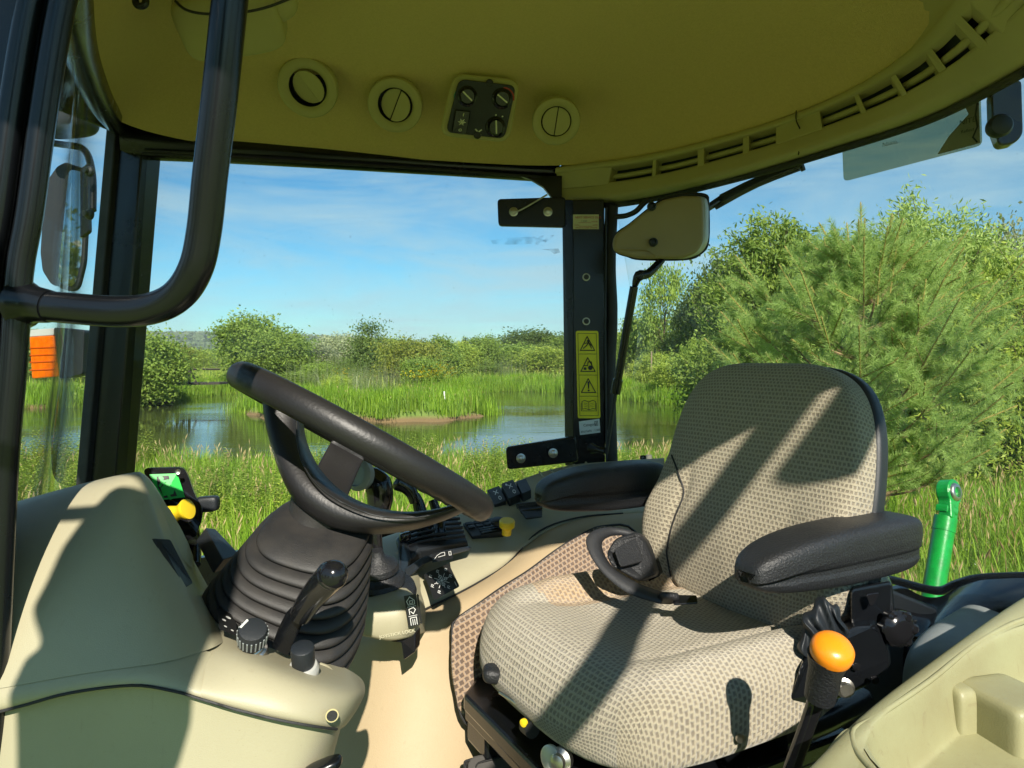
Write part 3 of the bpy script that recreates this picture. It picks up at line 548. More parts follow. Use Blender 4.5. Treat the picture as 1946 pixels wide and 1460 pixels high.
decal('snow_symbol', qc, sum([stroke([(0.27 - 0.05 * math.cos(a), 0.745 - 0.05 * math.sin(a)), (0.27 + 0.05 * math.cos(a), 0.745 + 0.05 * math.sin(a))], 0.010) for a in (0, PI / 3, 2 * PI / 3)], []) + stroke(arc2(0.27, 0.745, 0.03, 0, 360), 0.008) + stroke([(0.27, 0.61), (0.27, 0.65)], 0.01) + stroke(arc2(0.27, 0.87, 0.018, 0, 360, 8), 0.008), M['white'], rk, h=0.020)
for u, v in ((0.55, 0.10), (0.53, 0.93)): lathe('screw', [(0.010, 0), (0.009, 0.003), (0.004, 0.001)], qc(u, v), nn, M['ink'], cp, seg=16)
# interior lamp at the top left of the lining
il = empty('roof_lamp', P(455, 40, 1.42), 'beige moulded lamp housing on the lining behind the top of the grab handle', 'lamp housing')
pad('housing', P(438, 38, 1.42), (1, -0.12, 0.10), (0, .85, -.5), (0.05, -0.5, -0.85), 0.108, 0.07, 0.035, M['beige_dk'], il, k=5, n=12)
pad('cover', P(448, 5, 1.40), (1, -0.12, 0.10), (0, .85, -.5), (0.05, -0.5, -0.85), 0.125, 0.05, 0.032, M['beige_dk'], il, k=4, n=12)
tube('cover_gap', [P(333, 2, 1.335), P(352, 18, 1.335), P(385, 26, 1.335), P(440, 26, 1.34), P(500, 16, 1.35), P(560, -6, 1.37)], 0.0028, M['ink'], il, seg=6, n=5)
lk = empty('coat_hook', P(262, 4, 1.25), 'small black hook hanging from the lining at the top left', 'hook')
tube('arm', [P(258, -12, 1.25), P(258, 6, 1.25), P(266, 12, 1.25), P(276, 8, 1.25), P(277, -8, 1.25)], 0.006, M['black'], lk, n=5)
# wiper motor cover
wm = empty('wiper_motor_cover', P(1255, 430, 1.9), 'beige box covering the wiper motor beside the rear post', 'motor cover')
oc = [(1166, 468), (1170, 446), (1195, 428), (1232, 398), (1262, 379), (1300, 371), (1336, 372), (1341, 388), (1341, 458), (1328, 480), (1300, 491), (1215, 491), (1190, 485), (1172, 479)]
slab('face', rpoly([P(x - 2, y, 1.90) for x, y in oc], 0.015), (0.0, 0.02, 0), M['cover'], wm, 0.010, 4)
slab('backing', rpoly([P(973 + (x - 973) * 1.0 + 5, y, 1.935) for x, y in oc], 0.02), (0.018, 0.05, 0.0), M['silver'], wm, 0.012, 4)
tube('seal', crv([P(973 + (x - 973) * 1.0 + 3, y, 1.955) for x, y in oc], 4, True), 0.006, M['rubber'], wm, seg=8)
for x, y in ((1238, 393), (1241, 461)): lathe('screw_cap', [(0.012, 0), (0.012, 0.006), (0.008, 0.009), (0.006, 0.003)], P(x, y, 1.892), (0, -1, 0), M['dkplastic'], wm)
tube('edge_step', [P(1180, 474, 1.893), P(1225, 475, 1.893), P(1240, 482, 1.893), P(1247, 490, 1.893)], 0.0018, M['cover'], wm, seg=6, n=5)
cb = tube('cable', [P(1172, 412, 1.98), P(1190, 410, 1.96), P(1208, 402, 1.94), P(1222, 388, 1.93), P(1232, 380, 1.94)], 0.0075, M['rubber'], None, seg=10, n=8)
tag(cb, 'short black corrugated cable running from the rear post into the motor cover', 'cable')
# gas strut of the rear window
gs = empty('gas_strut', P(1165, 850, 2.0), 'black gas strut leaning beside the rear post', 'gas strut')
tube('cylinder', [P(1205, 545, 1.93), P(1172, 735, 1.98)], 0.0115, M['black'], gs, seg=16)
tube('collar', [P(1174, 722, 1.976), P(1169, 748, 1.982)], 0.0145, M['black'], gs, seg=16)
tube('rod', [P(1170, 745, 1.982), P(1152, 862, 2.0)], 0.0055, M['dkplastic'], gs, seg=12)
tube('lower_joint', [P(1125, 852, 2.04), P(1138, 855, 2.01), P(1150, 858, 2.0)], [0.016, 0.009, 0.011], M['black'], gs, seg=12, n=3)
lathe('ball_cup', [(0.004, -0.012), (0.013, -0.01), (0.014, 0.006), (0.009, 0.012)], P(1215, 525, 1.92), (0, -1, 0.1), M['black'], gs)
tube('upper_bracket', [P(1206, 545, 1.93), P(1214, 524, 1.92), P(1232, 520, 1.93), P(1258, 494, 1.95)], [0.007, 0.014, 0.012, 0.010], M['black'], gs, seg=14, n=4)
# rear wiper and its arm outside the glass
wp = empty('wiper', P(1430, 365, 2.1), 'black rear wiper arm lying across the top of the rear window', 'wiper')
tube('arm', [P(1338, 400, 2.05), P(1375, 376, 2.06)], [0.010, 0.012], M['gloss'], wp, seg=10, flat=(1.0, 0.6, (0, 0, 1)))
tube('blade_holder', [P(1372, 380, 2.05), P(1440, 345, 2.03), P(1525, 312, 1.98)], [0.017, 0.014, 0.006], M['black'], wp, seg=10, flat=(1.0, 0.5, (0, 0, 1)), n=4)
tube('blade', [P(1360, 396, 2.05), P(1440, 353, 2.04), P(1530, 318, 1.99)], 0.005, M['rubber'], wp, seg=8, n=3)
tube('end_stop', [P(1522, 313, 1.9), P(1527, 325, 1.9)], [0.008, 0.006], M['black'], wp, seg=10)
# tinted shade stuck to the rear glass
sh = empty('window_shade', P(1730, 270, 1.55), 'tinted plastic shade strip stuck at the top of the rear window', 'shade')
sq = [P(1599, 240, 1.66), P(1862, 160, 1.40), P(1866, 276, 1.38), P(1603, 345, 1.64)]
nn2 = (sq[1] - sq[0]).cross(sq[3] - sq[0]).normalized(); nn2 = nn2 if nn2.y < 0 else -nn2
slab('tinted_sheet', rpoly(sq, 0.012), -nn2 * 0.002, M['tint'], sh, 0)
q2 = quadmap(sq)
M['clearfilm'] = glass('yellowed film', (0.62, 0.60, 0.46), 1.3)
slab('clear_edge', [q2(0.86, 0.0, 0.002), q2(0.995, 0.0, 0.002), q2(0.995, 0.97, 0.002), q2(0.72, 0.97, 0.002), q2(0.80, 0.72, 0.002), q2(0.93, 0.45, 0.002)], nn2 * 0.001, mat('film edge', (0.36, 0.32, 0.2), 0.6), sh, 0)
text('lettering', 'NITE', q2, 0.87, 0.60, 0.015, M['ink'], sh, h=0.005); text('lettering', 'Reflect', q2, 0.88, 0.74, 0.009, M['ink'], sh, h=0.005)
text('lettering', 'Nikka...', q2, 0.33, 0.60, 0.014, M['grey'], sh, h=0.004)
decal('crack', q2, stroke([(0.95, 0.02), (0.965, 0.2), (0.99, 0.3), (0.975, 0.5), (0.985, 0.7), (0.955, 0.85), (0.98, 0.95)], 0.012), M['ink'], sh, h=0.005)
# black lamp at the right edge
wl_ = empty('work_lamp', P(1915, 215, 1.25), 'black bracket and round knob hanging at the right end of the rear window', 'bracket')
slab('bracket', rpoly([P(1884, 172, 1.27), P(1942, 150, 1.27), P(1945, 255, 1.27), P(1930, 272, 1.27), P(1900, 278, 1.27), P(1886, 240, 1.27)], 0.01), (0.01, 0.03, 0), M['gloss'], wl_, 0.004)
lathe('knob', [(0.016, -0.02), (0.019, -0.01), (0.020, 0.006), (0.016, 0.014), (0.006, 0.017)], P(1899, 240, 1.25), (-0.3, -1, -0.1), M['dkplastic'], wl_)
# ------------------------------------------------------------------ right side console (far side of the cab)
rc = empty('side_console', P(1000, 1100, 1.6), 'beige moulded side console under the side window with switches and levers', 'side console')
xs = [1285, 1185, 1110, 1050, 985, 930, 865, 790, 730]
R0 = [P(1262, 866, 2.1), P(1155, 874, 2.1), P(1078, 878, 2.06), P(1005, 901, 1.98), P(940, 926, 1.9), P(880, 955, 1.85), P(820, 985, 1.8), P(765, 1005, 1.75), P(720, 1020, 1.7)]
Rb = [p + Vector((0.02, 0.05, -0.25)) for p in R0]
R01 = [P(1262, 885, 2.04), P(1165, 888, 2.03), P(1090, 893, 2.0), P(1020, 913, 1.92), P(957, 938, 1.85), P(895, 968, 1.79), P(835, 997, 1.73), P(775, 1018, 1.68), P(725, 1035, 1.63)]
R1 = [P(1262, 958, 1.86), P(1185, 962, 1.86), P(1110, 970, 1.82), P(1050, 994, 1.75), P(985, 1025, 1.67), P(925, 1050, 1.6), P(860, 1072, 1.53), P(780, 1100, 1.46), P(735, 1118, 1.42)]
R2 = [P(1262, 976, 1.80), P(1185, 976, 1.80), P(1100, 984, 1.76), P(1026, 1010, 1.70), P(968, 1070, 1.60), P(916, 1104, 1.52), P(866, 1131, 1.46), P(806, 1160, 1.40), P(760, 1180, 1.37)]
R2b = [p + Vector((0.0, 0.012, -0.012)) for p in R2]
rows = [Rb, R0, [p.lerp(q, .25) for p, q in zip(R0, R01)], R01, [p.lerp(q, .5) + Vector((0, 0, -0.004)) for p, q in zip(R01, R1)], R1, [p.lerp(q, .5) + Vector((0, -0.012, 0.004)) for p, q in zip(R1, R2)], R2, R2b, [p + Vector((0, 0.05, -0.02)) for p in R2b]]
loft('console_top', rows, M['beige'], rc, ss=2)
R3 = [P(1262, 988, 1.72), P(1200, 986, 1.72), P(1147, 996, 1.68), P(1058, 1042, 1.6), P(1008, 1079, 1.54), P(959, 1110, 1.47), P(905, 1146, 1.42), P(845, 1180, 1.37), P(790, 1200, 1.35)]
R4 = [P(1262, 1180, 1.64), P(1210, 1180, 1.62), P(1160, 1190, 1.58), P(1075, 1210, 1.53), P(1015, 1235, 1.48), P(950, 1255, 1.42), P(880, 1275, 1.37), P(790, 1290, 1.34), P(700, 1270, 1.36)]
R5 = [P(1262, 1400, 1.55), P(1200, 1400, 1.55), P(1140, 1400, 1.5), P(1060, 1400, 1.42), P(1000, 1400, 1.38), P(930, 1400, 1.33), P(860, 1400, 1.30), P(770, 1400, 1.28), P(680, 1400, 1.3)]
R6 = [P(1262, 1800, 1.45), P(1180, 1800, 1.4), P(1100, 1800, 1.35), P(1010, 1800, 1.28), P(950, 1800, 1.24), P(880, 1800, 1.20), P(800, 1800, 1.17), P(720, 1800, 1.15), P(640, 1800, 1.15)]
def extl(r, e): return r + e
wall = [[p + Vector((0, 0.03, 0.0)) for p in extl(R2, [P(700, 1200, 1.42), P(600, 1220, 1.5)])], extl([p.lerp(q, 0.12) for p, q in zip(R2, R3)], [P(700, 1206, 1.40), P(600, 1226, 1.48)]), extl(R3, [P(710, 1225, 1.37), P(600, 1240, 1.45)]), extl(R4, [P(620, 1290, 1.40), P(540, 1290, 1.45)]), extl(R5, [P(600, 1400, 1.36), P(500, 1400, 1.42)]), extl(R6, [P(560, 1800, 1.2), P(460, 1800, 1.25)])]
loft('console_wall', wall, M['cream'], rc, ss=2)
tube('seam', [p + Vector((-0.002, -0.003, 0.001)) for p in R2[1:8]], 0.0022, M['rubber'], rc, seg=6, n=5)
# window ledge ribs
for i in range(5):
    x = 1025 + i * 22; tube('ledge_rib', [P(x, 897 - i * 4.5, 1.955 + i * 0.013), P(x + 22, 925 - i * 5, 1.88 + i * 0.012)], 0.0028, M['beige'], rc, seg=8)
for i in range(4):
    x = 770 + i * 24; tube('ledge_rib', [P(x, 1012 - i * 9, 1.69 + i * 0.025), P(x + 24, 1040 - i * 9, 1.61 + i * 0.025)], 0.0028, M['beige'], rc, seg=8)
# rocker switches
def rocker(x, y, s, mark):
    q = [P(x - 17 * s, y - 9 * s, 1.86), P(x + 5 * s, y - 17 * s, 1.88), P(x + 18 * s, y + 9 * s, 1.80), P(x - 3 * s, y + 18 * s, 1.79)]
    n_ = (q[1] - q[0]).cross(q[3] - q[0]).normalized(); n_ = n_ if n_.y < 0 else -n_
    q = [p - n_ * 0.006 for p in q]
    o = slab('rocker_switch', rpoly([p for p in q], 0.004), -n_ * 0.024, M['dkplastic'] if mark else M['grey'] if mark is None else M['dkplastic'], rc, 0.003)
    if mark:
        qq = quadmap([p + n_ * 0.0005 for p in q])
        decal('symbol', qq, stroke(arc2(0.62, 0.76, 0.10, 0, 360, 10), 0.04) + stroke([(0.38, 0.25), (0.66, 0.45)], 0.05) + stroke([(0.66, 0.25), (0.40, 0.47)], 0.05) + ([disc2(0.3, 0.2, 0.07)] if mark == 2 else []), M['white'], o, h=0.001)
    return o
rocker(943, 937, 1.05, 1); rocker(970, 925, 1.05, 2)
o = rocker(995, 919, 0.82, 0)
# keypad, yellow knob, far lever slot
kq = [P(880, 1003, 1.72), P(945, 992, 1.74), P(958, 1018, 1.67), P(898, 1029, 1.655)]
kn = (kq[1] - kq[0]).cross(kq[3] - kq[0]).normalized(); kn = kn if kn.y < 0 else -kn
kp = slab('keypad', rpoly([p + kn * 0.012 for p in kq], 0.004), -kn * 0.02, M['dkplastic'], rc, 0.002)
kqm = quadmap([p + kn * 0.012 for p in kq])
for i in range(4):
    for j in range(2):
        slab('button', [kqm(0.05 + i * 0.24, 0.08 + j * 0.24, 0.0005), kqm(0.24 + i * 0.24, 0.08 + j * 0.24, 0.0005), kqm(0.24 + i * 0.24, 0.26 + j * 0.24, 0.0005), kqm(0.05 + i * 0.24, 0.26 + j * 0.24, 0.0005)], kn * 0.004, M['soft'], kp, 0.001)
for j in range(3): slab('slot_bar', [kqm(0.30, 0.60 + j * 0.14, 0.0005), kqm(0.98, 0.60 + j * 0.14, 0.0005), kqm(0.98, 0.68 + j * 0.14, 0.0005), kqm(0.30, 0.68 + j * 0.14, 0.0005)], kn * 0.004, M['gloss'], kp, 0.001)
lathe('dial', [(0.017, 0), (0.017, 0.006), (0.012, 0.009)], P(946, 993, 1.68) , kn, M['dkplastic'], rc)
yk = lathe('hand_throttle', [(0.011, -0.01), (0.011, 0.002), (0.013, 0.006), (0.0175, 0.010), (0.018, 0.022), (0.016, 0.025)], P(963, 1008, 1.62), (0.05, -0.25, 1), M['yellow'], None, seg=24)
tag(yk, 'small yellow push knob on the far side console beside the keypad', 'knob')
sl_ = slab('lever_slot', rpoly([P(980, 962, 1.77), P(1030, 958, 1.78), P(1030, 984, 1.72), P(1000, 988, 1.71)], 0.004), (0, -0.012, 0.006), M['dkplastic'], rc, 0.003)
tube('slide', [P(982, 962, 1.755), P(1030, 957, 1.765)], 0.007, M['soft'], sl_, seg=10); tube('slide', [P(990, 973, 1.735), P(1030, 968, 1.74)], 0.005, M['gloss'], sl_, seg=10)
# black lever quadrant
lq = empty('lever_quadrant', P(820, 1040, 1.6), 'black slotted quadrant with two flat levers behind the steering wheel', 'lever quadrant')
A = [P(752, 1032, 1.60), P(770, 1005, 1.66), P(810, 990, 1.70), P(868, 985, 1.70), P(890, 1035, 1.60), P(845, 1042, 1.56), P(800, 1052, 1.52), P(775, 1075, 1.48)]
an = Vector((-0.1, -0.6, 0.8)).normalized()
slab('housing', [p + an * 0.010 for p in A], -an * 0.06, M['dkplastic'], lq, 0.006, 3)
slab('cheek', [P(755, 1022, 1.56), P(768, 1020, 1.57), P(776, 1070, 1.45), P(768, 1112, 1.40), P(757, 1100, 1.42)], (0.0, 0.05, 0), M['dkplastic'], lq, 0.004)
slab('cheek', [P(768, 1082, 1.42), P(800, 1060, 1.46), P(845, 1046, 1.50), P(893, 1038, 1.54), P(893, 1046, 1.53), P(845, 1058, 1.49), P(805, 1072, 1.45), P(774, 1100, 1.40)], (0.0, 0.04, -0.01), M['dkplastic'], lq, 0.004)
for k in range(6):
    t = k / 5; a_, b_, c_ = P(764 + 6 * t, 1040 - 38 * (1 - t) + 12, 1.60 - 0.04 * t), P(815 + 5 * t, 994 + 44 * t, 1.655 - 0.10 * t), P(874 + 12 * t, 988 + 42 * t, 1.67 - 0.09 * t)
    tube('slot_rib', [p + an * 0.020 for p in crv([a_, b_, c_], 6)], 0.0042, M['soft'], lq, seg=8, flat=(1.0, 0.7, an))
pad('thumb_slide', P(770, 1020, 1.55), (1, 0.3, 0.2), (0.2, -1, 0), (0, 0, 1), 0.013, 0.010, 0.010, M['gloss'], lq, k=4, n=6)
def lever(pts, wd, knob_, label, kn_r):
    e = empty('control_lever', pts[0], label, 'control lever', 'levers rising behind the steering wheel')
    tube('stalk', pts, wd, M['gloss'], e, seg=12, n=5, flat=(0.45, 1.0, (0, 1, 0.2)))
    if knob_: tube('knob', knob_, kn_r, M['gloss'], e, seg=18, n=6)
    return e
lever([P(812, 1025, 1.60), P(805, 1000, 1.61), P(796, 960, 1.62), P(788, 940, 1.62)], [0.019, 0.017, 0.014, 0.011], [P(789, 955, 1.62), P(783, 938, 1.62), P(772, 924, 1.62), P(758, 916, 1.62), P(752, 912, 1.62)], 'curved black lever with a mushroom grip seen through the wheel', [0.012, 0.014, 0.018, 0.021, 0.012])
lever([P(836, 1030, 1.58), P(835, 1005, 1.59), P(833, 985, 1.60), P(822, 950, 1.61)], [0.015, 0.014, 0.012, 0.010], None, 'flat black lever standing right of the curved one in the quadrant', 0)
# stickers on console slope
q = quadmap([P(822, 1056, 1.475), P(861, 1047, 1.49), P(863, 1064, 1.465), P(824, 1072, 1.45)])
a = decal('range_label', quadmap([p + Vector((0, -0.022, 0.008)) for p in (P(822, 1056, 1.50), P(861, 1047, 1.52), P(863, 1064, 1.49), P(824, 1072, 1.47))]), [[(0, 0), (1, 0), (1, 1), (0, 1)]], M['ink'], rc, h=0.001)
qa = quadmap([p + Vector((0, -0.022, 0.008)) for p in (P(822, 1056, 1.50), P(861, 1047, 1.52), P(863, 1064, 1.49), P(824, 1072, 1.47))])
decal('symbol', qa, stroke([(0.1, 0.75), (0.25, 0.4), (0.45, 0.2), (0.62, 0.2), (0.62, 0.55), (0.3, 0.6)], 0.05, False, 2.3) + stroke([(0.82, 0.25), (0.92, 0.25), (0.92, 0.65), (0.82, 0.65)], 0.05, True, 2.3), M['white'], a, h=0.003)
dc = [P(808, 1093, 1.46), P(855, 1073, 1.49), P(876, 1116, 1.43), P(829, 1141, 1.38)]
dn = Vector((0, -0.030, 0.010)); dqm = quadmap([p + dn for p in dc])
dl = decal('diagram_label', dqm, [[(p[0], p[1]) for p in rpoly([(0, 0, 0), (1, 0, 0), (1, 1, 0), (0, 1, 0)], 0.08)]], M['ink'], rc, h=0.001)
mk = sum([stroke([(0.5 - 0.28 * math.cos(a), 0.52 - 0.28 * math.sin(a)), (0.5 + 0.28 * math.cos(a), 0.52 + 0.28 * math.sin(a))], 0.018) for a in (0.75, -0.8, 1.57, 0.0)], [])
for a in (0, 90, 180, 270): mk += stroke(arc2(0.5 + 0.15 * math.cos(math.radians(a)), 0.52 + 0.15 * math.sin(math.radians(a)), 0.055, 0, 360, 8), 0.018)
for x, y in ((0.2, 0.2), (0.5, 0.14), (0.8, 0.2), (0.12, 0.55), (0.85, 0.50), (0.25, 0.85), (0.62, 0.85)): mk += stroke([(x - 0.05, y), (x, y - 0.06), (x + 0.05, y), (x - 0.03, y + 0.02), (x + 0.02, y + 0.07)], 0.016)
mk += stroke([(0.9, 0.78), (0.9, 0.93)], 0.022)
decal('diagram', dqm, mk, M['white'], dl, h=0.0025)
# fabric panel on the wall
cpnl = [P(1150, 997, 1.665), P(1058, 1044, 1.585), P(1008, 1081, 1.525), P(959, 1112, 1.455), P(905, 1148, 1.405), P(872, 1172, 1.375), P(864, 1200, 1.36), P(868, 1245, 1.345), P(876, 1330, 1.315), P(890, 1365, 1.31), P(915, 1376, 1.31), P(945, 1355, 1.325), P(985, 1300, 1.38), P(1060, 1220, 1.50), P(1160, 1130, 1.60), P(1230, 1080, 1.66), P(1200, 1020, 1.68)]
def flatfabric(name, poly, m, parent, lift, th):
    c = sum(poly, Vector()) / len(poly); U_ = (poly[0] - poly[8]).normalized(); W_ = (poly[8] - poly[13]); N_ = U_.cross(W_).normalized(); N_ = N_ if N_.y < 0 else -N_; W_ = N_.cross(U_)
    n = len(poly); V = [p + N_ * lift for p in poly] + [c + N_ * (lift + 0.002)] + [p - N_ * th for p in poly]
    F = [((i + 1) % n, i, n) for i in range(n)] + [(i, (i + 1) % n, n + 1 + (i + 1) % n, n + 1 + i) for i in range(n)]
    uv = [[((V[i] - c).dot(U_), (V[i] - c).dot(W_)) for i in f] for f in F]
    o = link(name, mesh(V, F, uv), m, parent, smooth=False); return o
# built as a strip following the wall so that it hugs it
top = [P(1210, 1010, 1.70), P(1147, 998, 1.665), P(1100, 1018, 1.625), P(1058, 1044, 1.585), P(1008, 1081, 1.525), P(959, 1112, 1.455), P(912, 1145, 1.405), P(873, 1173, 1.378), P(864, 1200, 1.36)]
bot = [P(1250, 1140, 1.68), P(1200, 1180, 1.62), P(1150, 1220, 1.57), P(1100, 1260, 1.52), P(1050, 1290, 1.46), P(1000, 1320, 1.40), P(950, 1350, 1.335), P(905, 1376, 1.30), P(876, 1335, 1.305)]
rws = []
for k in range(9):
    t = k / 8; rws.append([a.lerp(b, t) + Vector((-0.3, -1, 0)).normalized() * (0.014 + 0.012 * math.sin(PI * t)) for a, b in zip(top, bot)])
rws = [crv(r, 4) for r in rws]
nr, nc = len(rws), len(rws[0]); V = [p for r in rws for p in r]; F = []; UV = []
up = Vector((0.85, 0.4, 0.35)).normalized(); ac = Vector((0.45, -0.1, -0.9)).normalized(); ac = (ac - up * ac.dot(up)).normalized()
for i in range(nr - 1):
    for j in range(nc - 1):
        f = (i * nc + j, i * nc + j + 1, (i + 1) * nc + j + 1, (i + 1) * nc + j); F.append(f); UV.append([(V[q_].dot(up), V[q_].dot(ac)) for q_ in f])
fb_ = link('fabric_panel', mesh(V, F, UV), M['carpet'], rc); s_ = fb_.modifiers.new("t", 'SOLIDIFY'); s_.thickness = 0.012; s_.offset = 0
edge = crv(top, 3) + crv(bot[::-1], 3)
tube('fabric_edge', crv([p + Vector((-0.3, -1, 0)).normalized() * 0.013 for p in top + bot[::-1]], 4, True), 0.003, M['rubber'], rc, seg=6)

# ------------------------------------------------------------------ joystick pod beside the wheel
jp = empty('joystick_pod', P(740, 1170, 1.3), 'beige pod carrying the loader joystick, lettered JOYSTICK LOCK, right of the steering boot', 'control pod')
fr = [(640, 1150), (682, 1126), (700, 1138), (735, 1130), (762, 1115), (782, 1120), (797, 1140), (804, 1160), (803, 1194), (790, 1206), (738, 1220), (712, 1216), (704, 1201), (690, 1200), (640, 1198)]
rowsf = [[P(640, 1160, 1.30), P(690, 1132, 1.30), P(735, 1124, 1.30), P(768, 1112, 1.32), P(795, 1118, 1.42)],
         [P(640, 1168, 1.24), P(690, 1146, 1.24), P(740, 1137, 1.24), P(780, 1128, 1.25), P(806, 1140, 1.38)],
         [P(640, 1185, 1.22), P(690, 1175, 1.22), P(745, 1172, 1.22), P(790, 1162, 1.23), P(810, 1168, 1.36)],
         [P(650, 1204, 1.22), P(696, 1206, 1.222), P(742, 1220, 1.225), P(790, 1206, 1.235), P(808, 1198, 1.36)],
         [P(650, 1208, 1.225), P(700, 1211, 1.225), P(740, 1225, 1.23), P(791, 1211, 1.24), P(808, 1204, 1.37)],
         [P(650, 1196, 1.36), P(700, 1200, 1.36), P(740, 1214, 1.36), P(788, 1202, 1.36), P(806, 1196, 1.40)]]
back = [p + Vector((0, 0.12, -0.01)) for p in rowsf[0]]
loft('pod_body', [back] + rowsf, M['beige'], jp, ss=2)
qj = quadmap([P(767, 1131, 1.232), P(796, 1126, 1.238), P(803, 1184, 1.24), P(776, 1190, 1.235)]); asp2 = 0.5
jl = decal('symbol_label', qj, [[(0, 0), (0.8, 0), (0.8, 1), (0, 1)]], M['ink'], jp, h=0.005)
g = []
g += stroke([(0.12, 0.18), (0.35, 0.05), (0.62, 0.18), (0.62, 0.3), (0.2, 0.3)], 0.022, True, asp2) + stroke([(0.3, 0.18), (0.5, 0.18), (0.5, 0.26), (0.3, 0.26)], 0.02, True, asp2)
g += stroke([(0.12, 0.36), (0.68, 0.36)], 0.016, False, asp2) + stroke([(0.2, 0.6), (0.2, 0.44), (0.5, 0.40), (0.62, 0.48), (0.45, 0.6), (0.3, 0.52)], 0.022, False, asp2) + stroke([(0.12, 0.66), (0.68, 0.66)], 0.016, False, asp2)
g += stroke([(0.2, 0.95), (0.2, 0.72), (0.62, 0.72), (0.62, 0.95)], 0.022, False, asp2) + stroke([(0.35, 0.78), (0.35, 0.95)], 0.02, False, asp2) + stroke([(0.48, 0.78), (0.48, 0.95)], 0.02, False, asp2)
decal('symbols', qj, g, M['white'], jl, h=0.0065)
decal('arrow', qj, [[(0.83, 0.08), (0.95, 0.08), (0.95, 0.92), (0.83, 0.92)], [(0.78, 0.08), (0.89, 0.0), (1.0, 0.08)], [(0.78, 0.92), (0.89, 1.0), (1.0, 0.92)]], M['ink'], jp, h=0.005)
text('lettering', 'JOYSTICK LOCK', quadmap([P(720, 1196, 1.226), P(800, 1180, 1.233), P(802, 1196, 1.238), P(722, 1212, 1.229)]), 0.0, 0.9, 0.0085, M['label'], jp, h=0.006)
slab('lock_trigger', [P(735, 1214, 1.25), P(790, 1203, 1.26), P(789, 1240, 1.25), P(766, 1256, 1.24), P(762, 1222, 1.24), P(744, 1220, 1.24)], (0.005, 0.03, 0), M['gloss'], jp, 0.003)
jk = empty('joystick', P(718, 1110, 1.34), 'black joystick with a ribbed rubber boot between the wheel and the console', 'joystick')
sq_ = [(0.075, 0.0), (0.072, 0.012), (0.056, 0.020), (0.050, 0.026), (0.054, 0.034), (0.050, 0.044), (0.040, 0.048), (0.036, 0.054), (0.042, 0.062), (0.040, 0.074), (0.026, 0.086), (0.016, 0.094), (0.012, 0.11)]
lathe('boot', [(r * 0.92, h * 0.82) for r, h in sq_], P(722, 1128, 1.335), (-0.02, -0.25, 1), M['soft'], jk, seg=32)
tube('stick', [P(722, 1068, 1.33), P(717, 1040, 1.33), P(712, 1015, 1.33), P(714, 985, 1.33), P(716, 960, 1.33)], [0.010, 0.010, 0.015, 0.016, 0.014], M['gloss'], jk, seg=16, n=6)
tube('grip', [P(714, 1000, 1.33), P(722, 950, 1.32), P(718, 920, 1.32), P(700, 900, 1.32)], [0.017, 0.024, 0.026, 0.016], M['gloss'], jk, seg=18, n=6)
lathe('thumb_button', [(0.028, -0.01), (0.030, 0.004), (0.026, 0.010), (0.021, 0.012), (0.020, 0.008)], P(682, 902, 1.30), (-0.5, -1, 0.1), M['grey'], jk)

# ------------------------------------------------------------------ dashboard
db = empty('dashboard', P(300, 1250, 0.8), 'beige moulded dashboard and steering console nearest the open door', 'dashboard')
rows = [
 [P(-120, 1010, 1.15), P(40, 960, 1.15), P(150, 930, 1.15), P(220, 915, 1.15), P(262, 912, 1.2), P(292, 925, 1.2), P(322, 975, 1.15), P(360, 1060, 1.10), P(400, 1130, 1.05)],
 [P(-120, 990, .90), P(50, 943, .90), P(150, 915, .90), P(225, 897, .90), P(262, 891, .905), P(284, 899, .95), P(322, 965, 1.02), P(360, 1050, 1.0), P(400, 1120, 1.0)],
 [P(-120, 1003, .865), P(50, 957, .865), P(150, 930, .865), P(228, 910, .865), P(271, 901, .885), P(290, 925, .95), P(328, 985, 1.0), P(365, 1065, .98), P(400, 1128, .98)],
 [P(-120, 1040, .82), P(50, 1000, .82), P(150, 985, .82), P(238, 962, .83), P(283, 940, .88), P(302, 965, .92), P(335, 1030, .965), P(372, 1090, .95), P(405, 1150, .96)],
 [P(-120, 1110, .77), P(50, 1095, .77), P(155, 1085, .77), P(262, 1065, .79), P(322, 1055, .84), P(338, 1065, .88), P(358, 1090, .92), P(385, 1130, .91), P(412, 1175, .93)],
 [P(-120, 1220, .735), P(50, 1215, .735), P(170, 1208, .73), P(300, 1195, .74), P(378, 1172, .795), P(388, 1172, .82), P(398, 1175, .86), P(410, 1185, .87), P(425, 1195, .90)],
 [P(-120, 1330, .715), P(50, 1300, .715), P(180, 1275, .71), P(310, 1262, .715), P(395, 1235, .765), P(412, 1228, .775), P(425, 1220, .80), P(432, 1215, .83), P(440, 1215, .88)],
]
rows = [[r[0], r[1], r[2], r[3], r[3].lerp(r[4], .72), r[4], r[4].lerp(r[5], .30), r[5], r[6], r[7], r[8]] for r in rows]
dash = loft('cowl', rows, M['beige'], db, ss=2)
